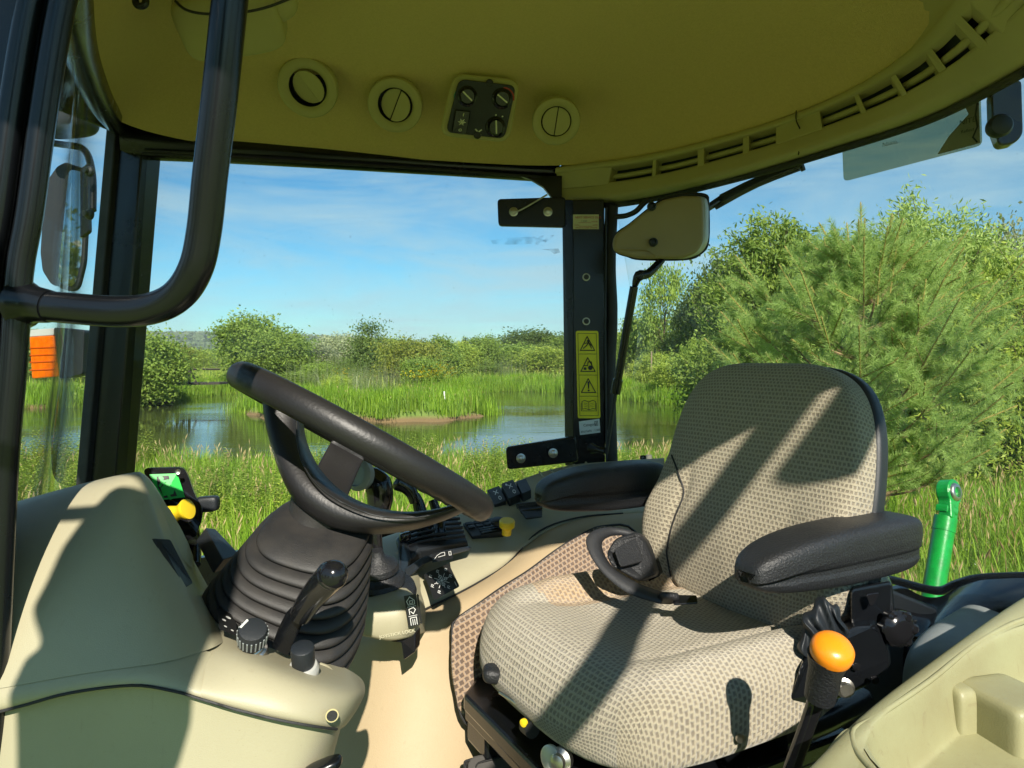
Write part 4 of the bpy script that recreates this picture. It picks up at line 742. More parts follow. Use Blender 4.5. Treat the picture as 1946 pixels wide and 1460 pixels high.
nose = [
 [P(400, 1120, .97), P(440, 1175, .95), P(520, 1225, .92), P(600, 1250, .90), P(655, 1268, .90), P(668, 1276, .91), P(690, 1290, .98)],
 [P(404, 1165, .90), P(448, 1200, .875), P(530, 1238, .865), P(605, 1262, .86), P(660, 1280, .87), P(684, 1296, .88), P(694, 1306, .95)],
 [P(402, 1212, .81), P(450, 1232, .78), P(532, 1264, .77), P(610, 1290, .78), P(664, 1308, .80), P(688, 1312, .83), P(694, 1318, .90)],
 [P(396, 1240, .765), P(450, 1256, .745), P(532, 1286, .74), P(608, 1312, .75), P(660, 1328, .775), P(682, 1330, .81), P(688, 1332, .88)],
 [P(386, 1295, .722), P(448, 1312, .72), P(530, 1335, .72), P(604, 1352, .735), P(648, 1362, .765), P(668, 1360, .80), P(674, 1358, .87)],
 [P(380, 1325, .712), P(446, 1345, .712), P(528, 1365, .715), P(600, 1378, .73), P(640, 1384, .76), P(652, 1382, .79), P(658, 1378, .86)],
 [P(380, 1329, .72), P(446, 1349, .72), P(528, 1369, .724), P(600, 1382, .74), P(638, 1387, .77), P(649, 1385, .80), P(655, 1381, .86)],
]
loft('shelf', nose, M['beige'], db, ss=2)
# join between cowl face and seam
skirt = [
 [P(-120, 1325, .718), P(50, 1298, .717), P(180, 1273, .712), P(310, 1260, .717), P(395, 1234, .767), P(405, 1240, .77)],
 [P(-120, 1345, .712), P(50, 1318, .711), P(180, 1290, .706), P(300, 1283, .708), P(370, 1290, .722), P(400, 1300, .724)],
 [P(-120, 1378, .712), P(30, 1342, .71), P(130, 1315, .705), P(250, 1300, .705), P(330, 1311, .707), P(392, 1329, .713)],
 [P(-120, 1384, .72), P(30, 1347, .718), P(130, 1320, .713), P(250, 1305, .713), P(330, 1316, .715), P(392, 1333, .72)],
]
loft('cowl_skirt', skirt, M['beige'], db, ss=2)
lowb = [
 [P(-120, 1376, .727), P(30, 1340, .725), P(130, 1313, .72), P(250, 1298, .72), P(330, 1309, .722), P(392, 1327, .727), P(446, 1345, .727), P(528, 1366, .731), P(600, 1379, .745), P(634, 1384, .772), P(645, 1382, .80), P(650, 1379, .88)],
 [P(-120, 1430, .725), P(30, 1430, .722), P(130, 1430, .718), P(250, 1430, .718), P(330, 1430, .72), P(392, 1430, .725), P(446, 1430, .727), P(528, 1430, .732), P(590, 1430, .745), P(618, 1430, .772), P(630, 1430, .80), P(634, 1430, .88)],
 [P(-120, 1750, .70), P(30, 1750, .70), P(130, 1750, .70), P(250, 1750, .70), P(330, 1750, .70), P(392, 1750, .705), P(446, 1750, .71), P(500, 1750, .72), P(530, 1750, .735), P(545, 1750, .76), P(552, 1750, .80), P(556, 1750, .88)],
]
loft('lower_cover', lowb, M['beige'], db, ss=2)
tube('seam', crv([P(-120, 1382, .714), P(30, 1345, .712), P(130, 1318, .707), P(250, 1303, .707), P(330, 1314, .709), P(386, 1330, .713), P(446, 1348, .714), P(528, 1368, .718), P(600, 1381, .733), P(640, 1386, .764)], 5), 0.0016, M['rubber'], db, seg=6)
bh = lathe('bolt_hole', [(0.0070, 0.0), (0.0068, 0.0008), (0.0055, 0.0009)], P(631, 1360, .738), (0.35, -1, 0.05), M['beige_dk'], db); lathe('recess', [(0.0056, 0.0009), (0.0054, 0.0012), (0.001, 0.0012)], P(631, 1360, .738), (0.35, -1, 0.05), M['rubber'], bh)
pad('rubber_bump', P(610, 1462, .742), (1, 0.2, 0.3), (0, 1, 0), (0, 0, 1), 0.022, 0.012, 0.008, M['black'], db, k=3, n=6)
slab('slot_grip', rpoly([P(305, 1028, .838), P(323, 1024, .848), P(367, 1108, .850), P(351, 1118, .818)], 0.004), (-0.01, -0.012, 0.004), M['dkplastic'], db, 0.003)
loft('gauge_window', [[P(300, 925, .955), P(345, 1005, .985), P(372, 1060, .975)], [P(303, 1010, .915), P(335, 1040, .935), P(368, 1095, .925)]], M['beige_dk'], db, ss=1)
# slot in the shelf and knobs
slab('shelf_slot', rpoly([P(601, 1282, .845), P(622, 1290, .85), P(628, 1299, .835), P(606, 1288, .83)], 0.003), (0, -0.006, 0.006), M['ink'], db, 0)
tube('slot_rim', [P(607, 1266, .868), P(622, 1272, .866), P(633, 1285, .853), P(634, 1296, .838)], 0.0045, M['beige'], db, seg=10, n=5)
k1 = empty('push_knob', P(580, 1275, .84), 'small grey push knob with a metal collar on the dashboard shelf', 'knob')
ax = Vector((0.06, -0.35, 1)).normalized()
lathe('collar', [(0.016, -0.01), (0.017, 0.0), (0.0175, 0.004), (0.015, 0.009), (0.012, 0.010)], P(577, 1276, .800), ax, M['silver'], k1)
lathe('cap', [(0.0118, 0.006), (0.0125, 0.012), (0.0132, 0.030), (0.0125, 0.033), (0.011, 0.034)], P(577, 1276, .800), ax, M['dkplastic'], k1)
k2 = empty('rotary_knob', P(487, 1215, .86), 'ribbed black rotary knob on a silver stem beside the steering boot', 'knob')
ax2 = Vector((0.10, -0.55, 0.85)).normalized()
lathe('stem', [(0.017, -0.012), (0.017, 0.0), (0.0145, 0.002), (0.0145, 0.006), (0.0135, 0.007), (0.0135, 0.013), (0.010, 0.014)], P(478, 1232, .80), ax2, M['steel'], k2)
kb = lathe('dial', [(0.013, 0.012), (0.0155, 0.014), (0.0162, 0.030), (0.0145, 0.035), (0.010, 0.036)], P(478, 1232, .80), ax2 + Vector((0.15, 0, 0)), M['dkplastic'], k2, seg=24)
a3 = (ax2 + Vector((0.15, 0, 0))).normalized(); e1 = a3.cross(Vector((0, 0, 1))).normalized(); e2 = a3.cross(e1)
for i in range(22):
    th = 2 * PI * i / 22; r = e1 * math.cos(th) + e2 * math.sin(th); b0 = P(478, 1232, .80) + a3 * 0.016
    tube('knurl', [b0 + r * 0.0155, b0 + a3 * 0.014 + r * 0.0162], 0.0010, M['grey'], kb, seg=5)
tube('pointer', [P(478, 1232, .80) + a3 * 0.035 + e1 * 0.013 - e2 * 0.004, P(478, 1232, .80) + a3 * 0.0355 + e1 * 0.005 - e2 * 0.012], 0.0016, M['white'], kb, seg=6)
dcl = quadmap([P(420, 1166, .887), P(500, 1205, .872), P(505, 1245, .80), P(424, 1210, .805)])
dp = decal('dial_label', quadmap([p + Vector((0, -0.012, 0.012)) for p in (P(420, 1166, .887), P(520, 1215, .872), P(520, 1250, .80), P(424, 1212, .805))]), [[(0, 0), (0.25, 0.05), (0.35, 0.35), (0.35, 0.75), (0.5, 0.95), (0.0, 0.95)]], M['ink'], db, h=0.001)
dq = quadmap([p + Vector((0, -0.012, 0.012)) for p in (P(420, 1166, .887), P(520, 1215, .872), P(520, 1250, .80), P(424, 1212, .805))])
decal('print', dq, [disc2(0.10, 0.55, 0.04), disc2(0.19, 0.35, 0.05), disc2(0.25, 0.85, 0.03), disc2(0.12, 0.8, 0.03)], M['white'], dp, h=0.0025)
# tilt lever in front of the boot
tl_ = empty('tilt_lever', P(545, 1225, .82), 'black lever with a rounded grip slanting up in front of the steering boot', 'lever')
tube('blade', [P(532, 1236, .82), P(545, 1205, .815), P(560, 1175, .81), P(574, 1158, .80)], [0.011, 0.012, 0.0115, 0.009], M['black'], tl_, seg=12, n=4, flat=(0.22, 1.0, (0.3, 1, 0.2)))
gr = crv([P(572, 1168, .80), P(590, 1140, .785), P(608, 1118, .772), P(628, 1096, .758), P(633, 1089, .752)], 6)
tube('grip', gr, [0.0125, 0.0140, 0.0150, 0.0160, 0.0165, 0.0135], M['gloss'], tl_, seg=24)
pad('grip_tip', P(633, 1093, .755), (1, 0, 0), (0, 1, 0), (0, 0, 1), 0.0158, 0.0158, 0.0158, M['gloss'], tl_, k=2, n=8)

# ------------------------------------------------------------------ display with exit sign, keypad beside it
ds = empty('display', P(330, 950, 1.1), 'black display carrying a green running man exit sign above the dashboard', 'display')
q = [P(282, 892, 1.12), P(348, 889, 1.14), P(384, 962, 1.12), P(372, 1005, 1.10), P(330, 1008, 1.08)]
n_ = Vector((-0.35, 0.9, -0.1)).normalized()
slab('case', rpoly([P(270, 890, 1.10), P(348, 888, 1.13), P(356, 900, 1.13), P(372, 945, 1.12), P(386, 965, 1.12), P(384, 990, 1.11), P(374, 1012, 1.10), P(376, 1040, 1.10), P(345, 1030, 1.08), P(300, 960, 1.08)], 0.01), n_ * 0.03, M['gloss'], ds, 0.004, 3)
sqd = quadmap([P(284, 903, 1.092), P(337, 901, 1.106), P(352, 946, 1.10), P(306, 952, 1.08)])
sc = decal('screen', sqd, [[(0, 0), (1, 0), (1, 1), (0, 1)]], M['exit'], ds, h=0.003)
decal('doorway', sqd, [[(0.22, 0.10), (0.66, 0.08), (0.70, 0.92), (0.16, 0.95), (0.10, 0.5)]], M['ink'], sc, h=0.004)
decal('running_man', sqd, [disc2(0.36, 0.18, 0.085)] + stroke([(0.36, 0.30), (0.40, 0.55), (0.34, 0.72), (0.40, 0.98)], 0.12) + stroke([(0.42, 0.56), (0.62, 0.64), (0.72, 0.62)], 0.10) + stroke([(0.36, 0.32), (0.55, 0.30), (0.62, 0.42)], 0.08) + stroke([(0.34, 0.33), (0.2, 0.48)], 0.08), M['exit'], sc, h=0.005)
lathe('screw', [(0.004, 0), (0.004, 0.002), (0.002, 0.001)], P(338, 897, 1.098), -n_, M['steel'], ds)
tube('stand', [P(352, 1000, 1.12), P(360, 1030, 1.12), P(362, 1075, 1.1)], [0.02, 0.017, 0.015], M['gloss'], ds, n=4, flat=(1, 1.0, (1, 0, 0)))
pad('side_arm', P(393, 958, 1.15), (1, 0.05, 0.06), (0, 1, 0), (0, 0, 1), 0.019, 0.01, 0.0125, M['dkplastic'], ds, k=5, n=6)
yb = lathe('warning_knob', [(0.015, -0.006), (0.0135, 0.004), (0.0105, 0.014), (0.010, 0.019), (0.0135, 0.027), (0.0155, 0.031), (0.015, 0.034), (0.008, 0.035)], P(322, 980, 1.05), (0.92, -0.22, 0.34), M['yellow'], None, seg=28)
tag(yb, 'yellow flared knob sticking out between the dashboard and the green exit sign', 'knob')
kq = [P(372, 1027, 1.02), P(392, 1029, 1.04), P(437, 1078, 1.0), P(405, 1090, .96)]
kn = (kq[1] - kq[0]).cross(kq[3] - kq[0]).normalized(); kn = kn if kn.y < 0 else -kn
kp2 = slab('keypad', rpoly(kq, 0.004), -kn * 0.022, M['dkplastic'], ds, 0.003)
kqm = quadmap(kq)
for i in range(2):
    for j in range(5): slab('button', [kqm(0.2 + i * 0.38, 0.12 + j * 0.17, 0), kqm(0.5 + i * 0.38, 0.12 + j * 0.17, 0), kqm(0.5 + i * 0.38, 0.24 + j * 0.17, 0), kqm(0.2 + i * 0.38, 0.24 + j * 0.17, 0)], kn * 0.003, M['gloss'], kp2, 0.001)

# ------------------------------------------------------------------ steering boot (bellows)
bt = empty('steering_column', P(545, 1230, .93), 'steering column with its black wheel seen nearly edge on over dusty ribbed rubber bellows', 'steering wheel')
c0, c1 = P(533, 1195, .93), P(596, 1022, .955)
axb = (c1 - c0).normalized()
N_rings = 8
nrm0 = Vector((0.46, -0.36, 0.80)).normalized(); nrm1 = Vector((0.20, -0.42, 0.88)).normalized()
V, F = [], []; seg = 56; secs = []
for k in range(N_rings):
    for t, rr in ((0.0, 0.70), (0.02, 0.90), (0.13, 1.0), (0.46, 1.06), (0.82, 1.03), (0.95, 0.95), (0.98, 0.72)):
        s = (k + t) / N_rings; secs.append((s, rr))
secs += [(1.0, 0.76), (1.01, 0.92), (1.04, 0.97), (1.08, 0.94), (1.12, 0.82), (1.15, 0.66), (1.17, 0.5)]
for s, rr in secs:
    sc_ = min(1, s); c = c0.lerp(c1, s); nrm = nrm0.lerp(nrm1, sc_).normalized()
    e1 = Vector((0.9, 0, -0.45)); e1 = (e1 - nrm * e1.dot(nrm)).normalized(); e2 = nrm.cross(e1)
    ra, rb = (0.106 * (1 - sc_) + 0.072 * sc_) * rr, (0.088 * (1 - sc_) + 0.072 * sc_) * rr
    if s < 0.14: ra *= 0.93 + s * 0.5
    for q_ in range(seg):
        th = 2 * PI * q_ / seg; cc, ss_ = math.cos(th), math.sin(th); pw = 0.72
        V.append(c + e1 * ra * math.copysign(abs(cc) ** pw, cc) + e2 * rb * math.copysign(abs(ss_) ** pw, ss_))
for i in range(len(secs) - 1):
    for q_ in range(seg): q2_ = (q_ + 1) % seg; F.append((i * seg + q_, i * seg + q2_, (i + 1) * seg + q2_, (i + 1) * seg + q_))
F.append(tuple((len(secs) - 1) * seg + q_ for q_ in range(seg)))
sub(link('bellows', mesh(V, F), M['boot'], bt), 1)
tube('base_rim', crv([V[q_] * 1.0 + (V[q_] - c0) * 0.03 for q_ in range(0, seg, 4)], 4, True), 0.004, M['rubber'], bt, seg=8)

# ------------------------------------------------------------------ steering wheel
WC = P(690, 843, 1.02); bd = Vector((0.885, -0.10, -0.455)).normalized()
view = (WC - Vector((0, 0, CZ))).normalized()
wnrm = bd.cross(view).normalized(); wnrm = wnrm if wnrm.z > 0 else -wnrm
wnrm = (wnrm + view * 0.03).normalized(); fdir = wnrm.cross(bd).normalized(); fdir = fdir if fdir.y > 0 else -fdir
WR = 0.192
lathe('neck', [(0.045, -0.17), (0.040, -0.14), (0.05, -0.11)], WC, wnrm, M['boot'], bt, seg=32)
V, F = [], []; NS, sg = 96, 18
for i in range(NS):
    th = 2 * PI * i / NS; rd = bd * math.cos(th) + fdir * math.sin(th); c = WC + rd * WR
    hump = 1.0 + (0.05 * math.cos(th * 40) if (abs(((th + PI) % (2 * PI)) - PI) < 1.2) else 0) * 0.6
    for k in range(sg):
        a = 2 * PI * k / sg; rr = 0.0170 * (1.0 + (0.10 * (hump - 1) / 0.03 if math.sin(a) < -0.2 else 0) * 0.5)
        V.append(c + rd * math.cos(a) * rr * 1.05 + wnrm * math.sin(a) * rr * 1.12)
for i in range(NS):
    for k in range(sg): F.append((i * sg + k, i * sg + (k + 1) % sg, ((i + 1) % NS) * sg + (k + 1) % sg, ((i + 1) % NS) * sg + k))
M['wheel'] = mat('wheel vinyl', (0.018, 0.017, 0.018), 0.43, bump=0.35, bscale=260, var=0.2, vscale=8)
swl = link('steering_wheel', mesh(V, F), M['wheel'], bt)
def spoke(ang, w0, w1, nm='spoke'):
    rd = bd * math.cos(ang) + fdir * math.sin(ang); tg = wnrm.cross(rd).normalized(); rows = []
    prof = [(0.00, -0.118), (0.045, -0.112), (0.085, -0.100), (0.125, -0.080), (0.155, -0.052), (0.172, -0.028), (0.182, -0.010), (0.190, 0.0)]
    sect = []
    for i, (r, h) in enumerate(prof):
        t = i / (len(prof) - 1); hw = w0 * (1 - t) + w1 * t; th_ = 0.022 * (1 - t) + 0.011 * t
        nx = prof[min(i + 1, len(prof) - 1)]; pv = prof[max(i - 1, 0)]
        dv = (rd * (nx[0] - pv[0]) + wnrm * (nx[1] - pv[1])).normalized(); nv = tg.cross(dv).normalized(); nv = nv if nv.dot(wnrm) > 0 or i > 5 else -nv
        c = WC + rd * r + wnrm * h
        sect.append([c + tg * hw + nv * 0.002, c + tg * hw * 0.8 + nv * th_ * 0.45, c + nv * th_ * 0.35, c - tg * hw * 0.8 + nv * th_ * 0.45, c - tg * hw + nv * 0.002, c - tg * hw * 0.8 - nv * th_ * 0.6, c - nv * th_ * 0.9, c + tg * hw * 0.8 - nv * th_ * 0.6])
    return loft(nm, sect, M['wheel'], swl, ss=2, closed=True)
spoke(PI / 2 + 0.32, 0.036, 0.032)
OUT = [(490, 755), (492, 800), (504, 853), (520, 908), (540, 952), (576, 990), (632, 1013), (705, 1018), (785, 1007), (855, 984), (910, 958)]
INN = [(572, 772), (566, 812), (572, 850), (588, 885), (618, 918), (662, 945), (712, 962), (768, 970), (822, 966), (866, 955), (905, 940)]
DN = [1.0, .985, .965, .945, .93, .925, .92, .92, .925, .935, .95]
WD = [.04, .06, .085, .11, .13, .14, .14, .13, .10, .07, .04]
sect = []
for (ox, oy), (ix, iy), dn_, wd_ in zip(OUT, INN, DN, WD):
    o_, i_ = P(ox, oy, dn_), P(ix, iy, dn_ + .004); o2, i2 = o_ + fdir * wd_, i_ + fdir * wd_
    ctr_ = (o_ + i_ + o2 + i2) / 4
    sect.append([o_.lerp(ctr_, .18), o_.lerp(i_, .33) - fdir * .004, o_.lerp(i_, .66) - fdir * .003, i_.lerp(ctr_, .10), i_.lerp(i2, .5) + (i_ - o_) * -.03, i2.lerp(ctr_, .15), o2.lerp(i2, .5), o2.lerp(ctr_, .25), o_.lerp(o2, .5) + (o_ - i_) * .04])
body_o = loft('spoke_body', sect, M['wheel'], swl, ss=2, closed=True)
tube('trim_line', [P(x, y, d_) for x, y, d_ in ((563, 800, .975), (566, 845, .952), (580, 890, .932), (612, 930, .918), (660, 960, .911), (715, 980, .909), (780, 985, .912), (840, 974, .922), (866, 960, .94), (878, 948, .95))], 0.0012, M['ink'], swl, seg=6, n=5)
# ------------------------------------------------------------------ driver's seat
SF = Vector((-0.88, -0.475, 0)).normalized(); SL = Vector((0.475, -0.88, 0)).normalized(); SU = Vector((0, 0, 1))
SO = Vector((0.215, 1.215, CZ - 0.45))
seat = empty('driver_seat', SO + Vector((0, 0, -0.5)), 'sprung driver seat in beige checked fabric with black armrests', 'seat')
def cushd(x, y, z, qx, qy, qz):                  # x: to the near side, y: forwards, z: up
    if qz > -0.5:
        t = max(0, min(1, (qz + 0.5)))
        fwd = max(0, min(1, (0.75 - qy) / 0.5))
        bol = math.exp(-((abs(qx) - 0.80) / 0.20) ** 2) * fwd
        z += t * (0.032 * bol - 0.012 * (1 - abs(qx)) * fwd + 0.012 * math.exp(-((qy - 0.62) / 0.25) ** 2) - 0.045 * max(0, (qy - 0.7) / 0.3) ** 2)
        z += t * (-0.010 * math.exp(-((qx - 0.56) / 0.06) ** 2) - 0.010 * math.exp(-((qx + 0.56) / 0.06) ** 2)) * fwd
    x *= 1 - 0.10 * max(0, qy) ** 3
    y += 0.020 * (1 - qx * qx) * (1 if qy > 0.4 else 0) * max(0, qy - 0.4)
    return x, y, z
cu = pad('cushion', SO + SF * -0.012 + SL * 0.008 + Vector((0, 0, -0.056)), SL, SF, SU, 0.25, 0.245, 0.062, M['fabric'], seat, k=4.5, n=44, disp=cushd)
cu.data.materials.append(M['fabric_tan'])
for p in cu.data.polygons:
    q = p.center - SO
    if q.dot(SL) < -0.10 - 0.05 * max(0, q.dot(SF)) and q.dot(SF) < 0.10 and p.normal.z > 0.15: p.material_index = 1
# backrest
BN = (SF * 0.97 + SU * 0.25).normalized(); BU = (SU - BN * SU.dot(BN)).normalized()
BB = SO - SF * 0.225 + Vector((0, 0, 0.205)) - SF * 0.055
def backd(x, y, z, qx, qy, qz):                  # x: near, y: up, z: forwards
    wv = 1.0
    if qy < -0.1: wv = 1.0 + 0.07 * math.sin(min(1, (-0.1 - qy) / 0.9) * PI)
    wv *= 1 - 0.13 * max(0, (qy - 0.0)) ** 1.5
    wv *= 1 - 0.16 * max(0, (-qy - 0.70)) / 0.30
    x *= wv
    if qz > -0.2:
        t = max(0, min(1, qz + 0.2))
        low = max(0, min(1, (0.15 - qy) / 0.5))
        z += t * (0.035 * low * max(0, (abs(qx) - 0.55) / 0.45) - 0.012 * (1 - qx * qx) * 1.0 + 0.018 * math.exp(-((qy + 0.45) / 0.35) ** 2) * (1 - abs(qx)))
        seam = 0.60 + 0.10 * max(0, -qy - 0.2)
        if qy < 0.15 and qx < 0: z -= 0.010 * t * math.exp(-((abs(qx) - seam) / 0.045) ** 2) * min(1, (0.15 - qy) / 0.3)
    return x, y, z
pad('backrest', BB, SL, BU, BN, 0.228, 0.240, 0.050, M['fabric'], seat, k=4.2, n=44, disp=backd)
def backd2(x, y, z, qx, qy, qz):
    x, y, z = backd(x, y, z, qx, qy, -1); return x, y, z
pad('back_shell', BB - BN * 0.036, SL, BU, BN, 0.232, 0.245, 0.026, M['dkplastic'], seat, k=4.2, n=20, disp=backd2)
# dark bracket behind and base of the seat
slab('seat_pan', [SO + SL * a + SF * b + Vector((0, 0, -0.14)) for a, b in ((-0.22, -0.24), (0.235, -0.24), (0.235, 0.22), (0.17, 0.25), (-0.17, 0.25), (-0.22, 0.2))], (0, 0, -0.03), M['black'], seat, 0.006)
slab('base_rail', [SO + SL * a + SF * b + Vector((0, 0, -0.17)) for a, b in ((0.12, -0.26), (0.215, -0.26), (0.215, 0.23), (0.12, 0.23))], (0, 0, -0.07), M['black'], seat, 0.006)
slab('base_rail', [SO + SL * a + SF * b + Vector((0, 0, -0.17)) for a, b in ((-0.20, -0.26), (-0.12, -0.26), (-0.12, 0.23), (-0.20, 0.23))], (0, 0, -0.07), M['black'], seat, 0.006)
slab('front_plate', [SO + SL * a + SF * 0.238 + Vector((0, 0, z)) for a, z in ((-0.19, -0.155), (0.215, -0.155), (0.215, -0.195), (-0.19, -0.195))], -SF * 0.006, M['black'], seat, 0.003)
prof = []
for k in range(5): prof += [(0.160, -0.05 * k), (0.180, -0.05 * k - 0.010), (0.185, -0.05 * k - 0.028), (0.175, -0.05 * k - 0.040), (0.150, -0.05 * k - 0.047)]
o = lathe('suspension_bellows', prof, SO + Vector((0, 0, -0.24)) + SL * 0.0, (0, 0, 1), M['boot'], seat, seg=40)
pad('swivel_handle', P(938, 1280, 1.16), (1, 0.1, -0.1), (0, 1, 0), (0, 0, 1), 0.018, 0.02, 0.013, M['soft'], seat, k=3, n=8)
tube('handle_arm', [P(950, 1290, 1.17), P(975, 1310, 1.15), P(985, 1335, 1.12)], 0.008, M['black'], seat, seg=10, n=4)
tube('slide_edge', [P(950, 1316, 1.12), P(972, 1330, 1.10), P(1010, 1360, 1.06)], 0.003, M['steel'], seat, seg=8)
lathe('adjuster', [(0.0, -0.004), (0.016, -0.004), (0.017, 0.006), (0.011, 0.010), (0.010, 0.016), (0.005, 0.018)], P(1068, 1442, .995), (-0.5, -0.8, 0.1), M['steel'], seat, seg=20)
lathe('adjuster_face', [(0.019, 0), (0.019, 0.004), (0.016, 0.006)], P(1050, 1442, 1.0), (-0.7, -0.7, 0.1), M['silver'], seat)
tube('gauge_ring', [P(1000, 1378, 1.07), P(1012, 1388, 1.05)], 0.012, M['rubber'], seat, seg=14); lathe('gauge_mark', [(0.006, 0), (0.006, 0.004), (0.003, 0.005)], P(997, 1373, 1.055), (-0.6, -0.8, 0.1), M['yellow'], seat)
lathe('bolt', [(0.006, 0), (0.006, 0.004), (0.003, 0.004)], P(1405, 1402, .965), (0.2, -1, 0), M['steel'], seat, seg=12); lathe('bolt', [(0.005, 0), (0.005, 0.004), (0.003, 0.004)], P(1315, 1440, .955), (0.2, -1, 0), M['orange'], seat, seg=12)
# armrests
def armd(s):
    def f(x, y, z, qx, qy, qz):                  # x across, y forwards, z up
        if qy > 0.2: x *= 1 - 0.22 * ((qy - 0.2) / 0.8) ** 2
        if qz < -0.1: z *= 1 - 0.25 * max(0, qy); x *= 0.88
        if -0.45 < qz < 0.05: x *= 0.94
        z += 0.010 * (1 - qy) * 0.5 if qz > 0 else 0
        z -= 0.018 * max(0, qy) ** 2 if qz > 0 else 0
        return x, y, z
    return f
TA = P(1436, 1098, 0.97); TE = P(1742, 1052, 1.145)
ad = (TA - TE); ad.z = 0; al = ad.length; ad.normalize(); aside = Vector((ad.y, -ad.x, 0)); aside = -aside if aside.y > 0 else aside
ar1 = pad('armrest', (TA + TE) / 2 + Vector((0, 0.035, 0.006)), aside, ad, SU, 0.045, al / 2 * 1.03, 0.042, M['soft'], seat, k=5, n=26, disp=armd(1)); ar1['label'] = 'near black padded armrest'
TA2 = P(1019, 934, 1.47); TE2 = P(1245, 925, 1.60)
ad2 = SF.copy(); C2 = (TA2 + TE2) / 2
ad2 = (TA2 - TE2); ad2.z = 0; al2 = ad2.length; ad2.normalize(); as2 = Vector((-ad2.y, ad2.x, 0))
ar2 = pad('armrest', C2 + Vector((0.01, 0.02, -0.002)), as2, ad2, SU, 0.045, al2 / 2 * 1.04, 0.046, M['soft'], seat, k=5, n=26, disp=armd(-1)); ar2['label'] = 'far black padded armrest'
# near armrest bracket
pv = P(1650, 1180, 1.13)
slab('arm_bracket', rpoly([P(1617, 1120, 1.10), P(1696, 1105, 1.14), P(1702, 1170, 1.13), P(1690, 1190, 1.13), P(1618, 1195, 1.10)], 0.01), (0.02, 0.05, 0), M['black'], seat, 0.004)
slab('side_plate', rpoly([P(1625, 1190, 1.085), P(1660, 1188, 1.09), P(1680, 1205, 1.10), P(1695, 1265, 1.10), P(1650, 1305, 1.08), P(1560, 1345, 1.05), P(1500, 1332, 1.02), P(1520, 1270, 1.02), P(1540, 1240, 1.05)], 0.01), (0.02, 0.04, 0), M['black'], seat, 0.004)
slab('arm_slot', rpoly([P(1643, 1128, 1.095), P(1670, 1124, 1.10), P(1660, 1148, 1.10), P(1652, 1152, 1.095)], 0.005), (0, -0.004, 0), M['gloss'], seat, 0.002)
kk = lathe('armrest_knob', [(0.018, -0.02), (0.026, -0.006), (0.028, 0.004), (0.020, 0.012), (0.012, 0.014)], P(1706, 1194, 1.10), (0.2, -1, 0.1), M['gloss'], seat, seg=12)
for i in range(6):
    th = i * PI / 3; lathe('lobe', [(0.008, -0.008), (0.009, 0.006), (0.005, 0.010)], P(1706, 1194, 1.10) + Vector((math.cos(th) * 0.021, 0, math.sin(th) * 0.021)), (0.2, -1, 0.1), M['gloss'], kk, seg=10)
lathe('pivot_bolt', [(0.014, 0), (0.014, 0.004), (0.010, 0.006), (0.009, 0.016), (0.004, 0.016)], P(1604, 1306, 1.035), (-0.2, -1, 0.1), M['steel'], seat, seg=18)
for x, y in ((1626, 1266), (1661, 1291)): lathe('cap', [(0.006, 0), (0.006, 0.003), (0.004, 0.004)], P(x, y, 1.065), (0, -1, 0), M['gloss'], seat, seg=16)
tube('undercarriage', [P(1480, 1400, 1.05), P(1560, 1370, 1.08), P(1640, 1330, 1.15)], 0.02, M['black'], seat, seg=12, n=3)
bg_ = pad('document_pouch', P(1563, 1184, 1.06), (1, 0.2, 0.2), (0.2, 1, 0), (0, 0, 1), 0.038, 0.02, 0.036, M['dkplastic'], None, k=2.6, n=22, disp=lambda x, y, z, a, b, c: (x * (1 + 0.16 * math.sin(5 * c + 3 * a)), y + 0.006 * math.sin(14 * a + 5 * c), z * (1 + 0.14 * math.sin(6 * a + 2 * c)) - 0.35 * abs(x)))
tag(bg_, 'crumpled glossy black bag wedged between the cushion and the near armrest bracket', 'bag')
for s in (-1,):
    pts = []
    for i in range(12 if s < 0 else 6):
        qy = 0.12 - 1.0 * i / 11; sm = 0.60 + 0.10 * max(0, -qy - 0.2) + (2.0 * max(0, (qy + 0.25)) ** 2 if qy > -0.25 else 0)
        kk_ = (1 - min(.95, abs(sm)) ** 4.2 - min(.95, abs(qy)) ** 4.2); zt = max(.3, kk_) ** (1 / 4.2) * 0.052
        x_, y_, z_ = backd(s * sm * 0.228, qy * 0.240, zt, s * sm, qy, 1.0); pts.append(BB + SL * x_ + BU * y_ + BN * (z_ + 0.0))
    tube('seam', pts, 0.0018, M['rubber'], seat, seg=6, n=3)
# seat belt
sb = empty('seat_belt', P(1200, 1090, 1.4), 'black lap belt with its retractor and tongue lying on the cushion', 'seat belt')
def strap(name, pts, wd, upv, m, n=8, th=0.0016):
    pts = crv(pts, n); rows = []
    for i, p in enumerate(pts):
        t = (pts[min(i + 1, len(pts) - 1)] - pts[max(0, i - 1)]).normalized(); k_ = i / (len(pts) - 1) * (len(upv) - 1); a = min(int(k_), len(upv) - 2)
        u = Vector(upv[a]).lerp(Vector(upv[a + 1]), k_ - a); s_ = t.cross(u).normalized() * wd / 2; rows.append([p - s_, p + s_])
    o = loft(name, rows, m, sb, ss=0); q = o.modifiers.new("t", 'SOLIDIFY'); q.thickness = th; q.offset = 0; return o
M['web'] = mat('belt webbing', (0.03, 0.031, 0.035), 0.55, bump=0.6, bscale=400, var=0.2, vscale=60)
rq = [P(1150, 1052, 1.285), P(1168, 1022, 1.31), P(1212, 1009, 1.33), P(1228, 1026, 1.33), P(1250, 1092, 1.30), P(1214, 1106, 1.27), P(1160, 1076, 1.26)]
slab('retractor', rpoly(rq, 0.012), (0.02, 0.06, -0.02), M['soft'], sb, 0.008, 3)
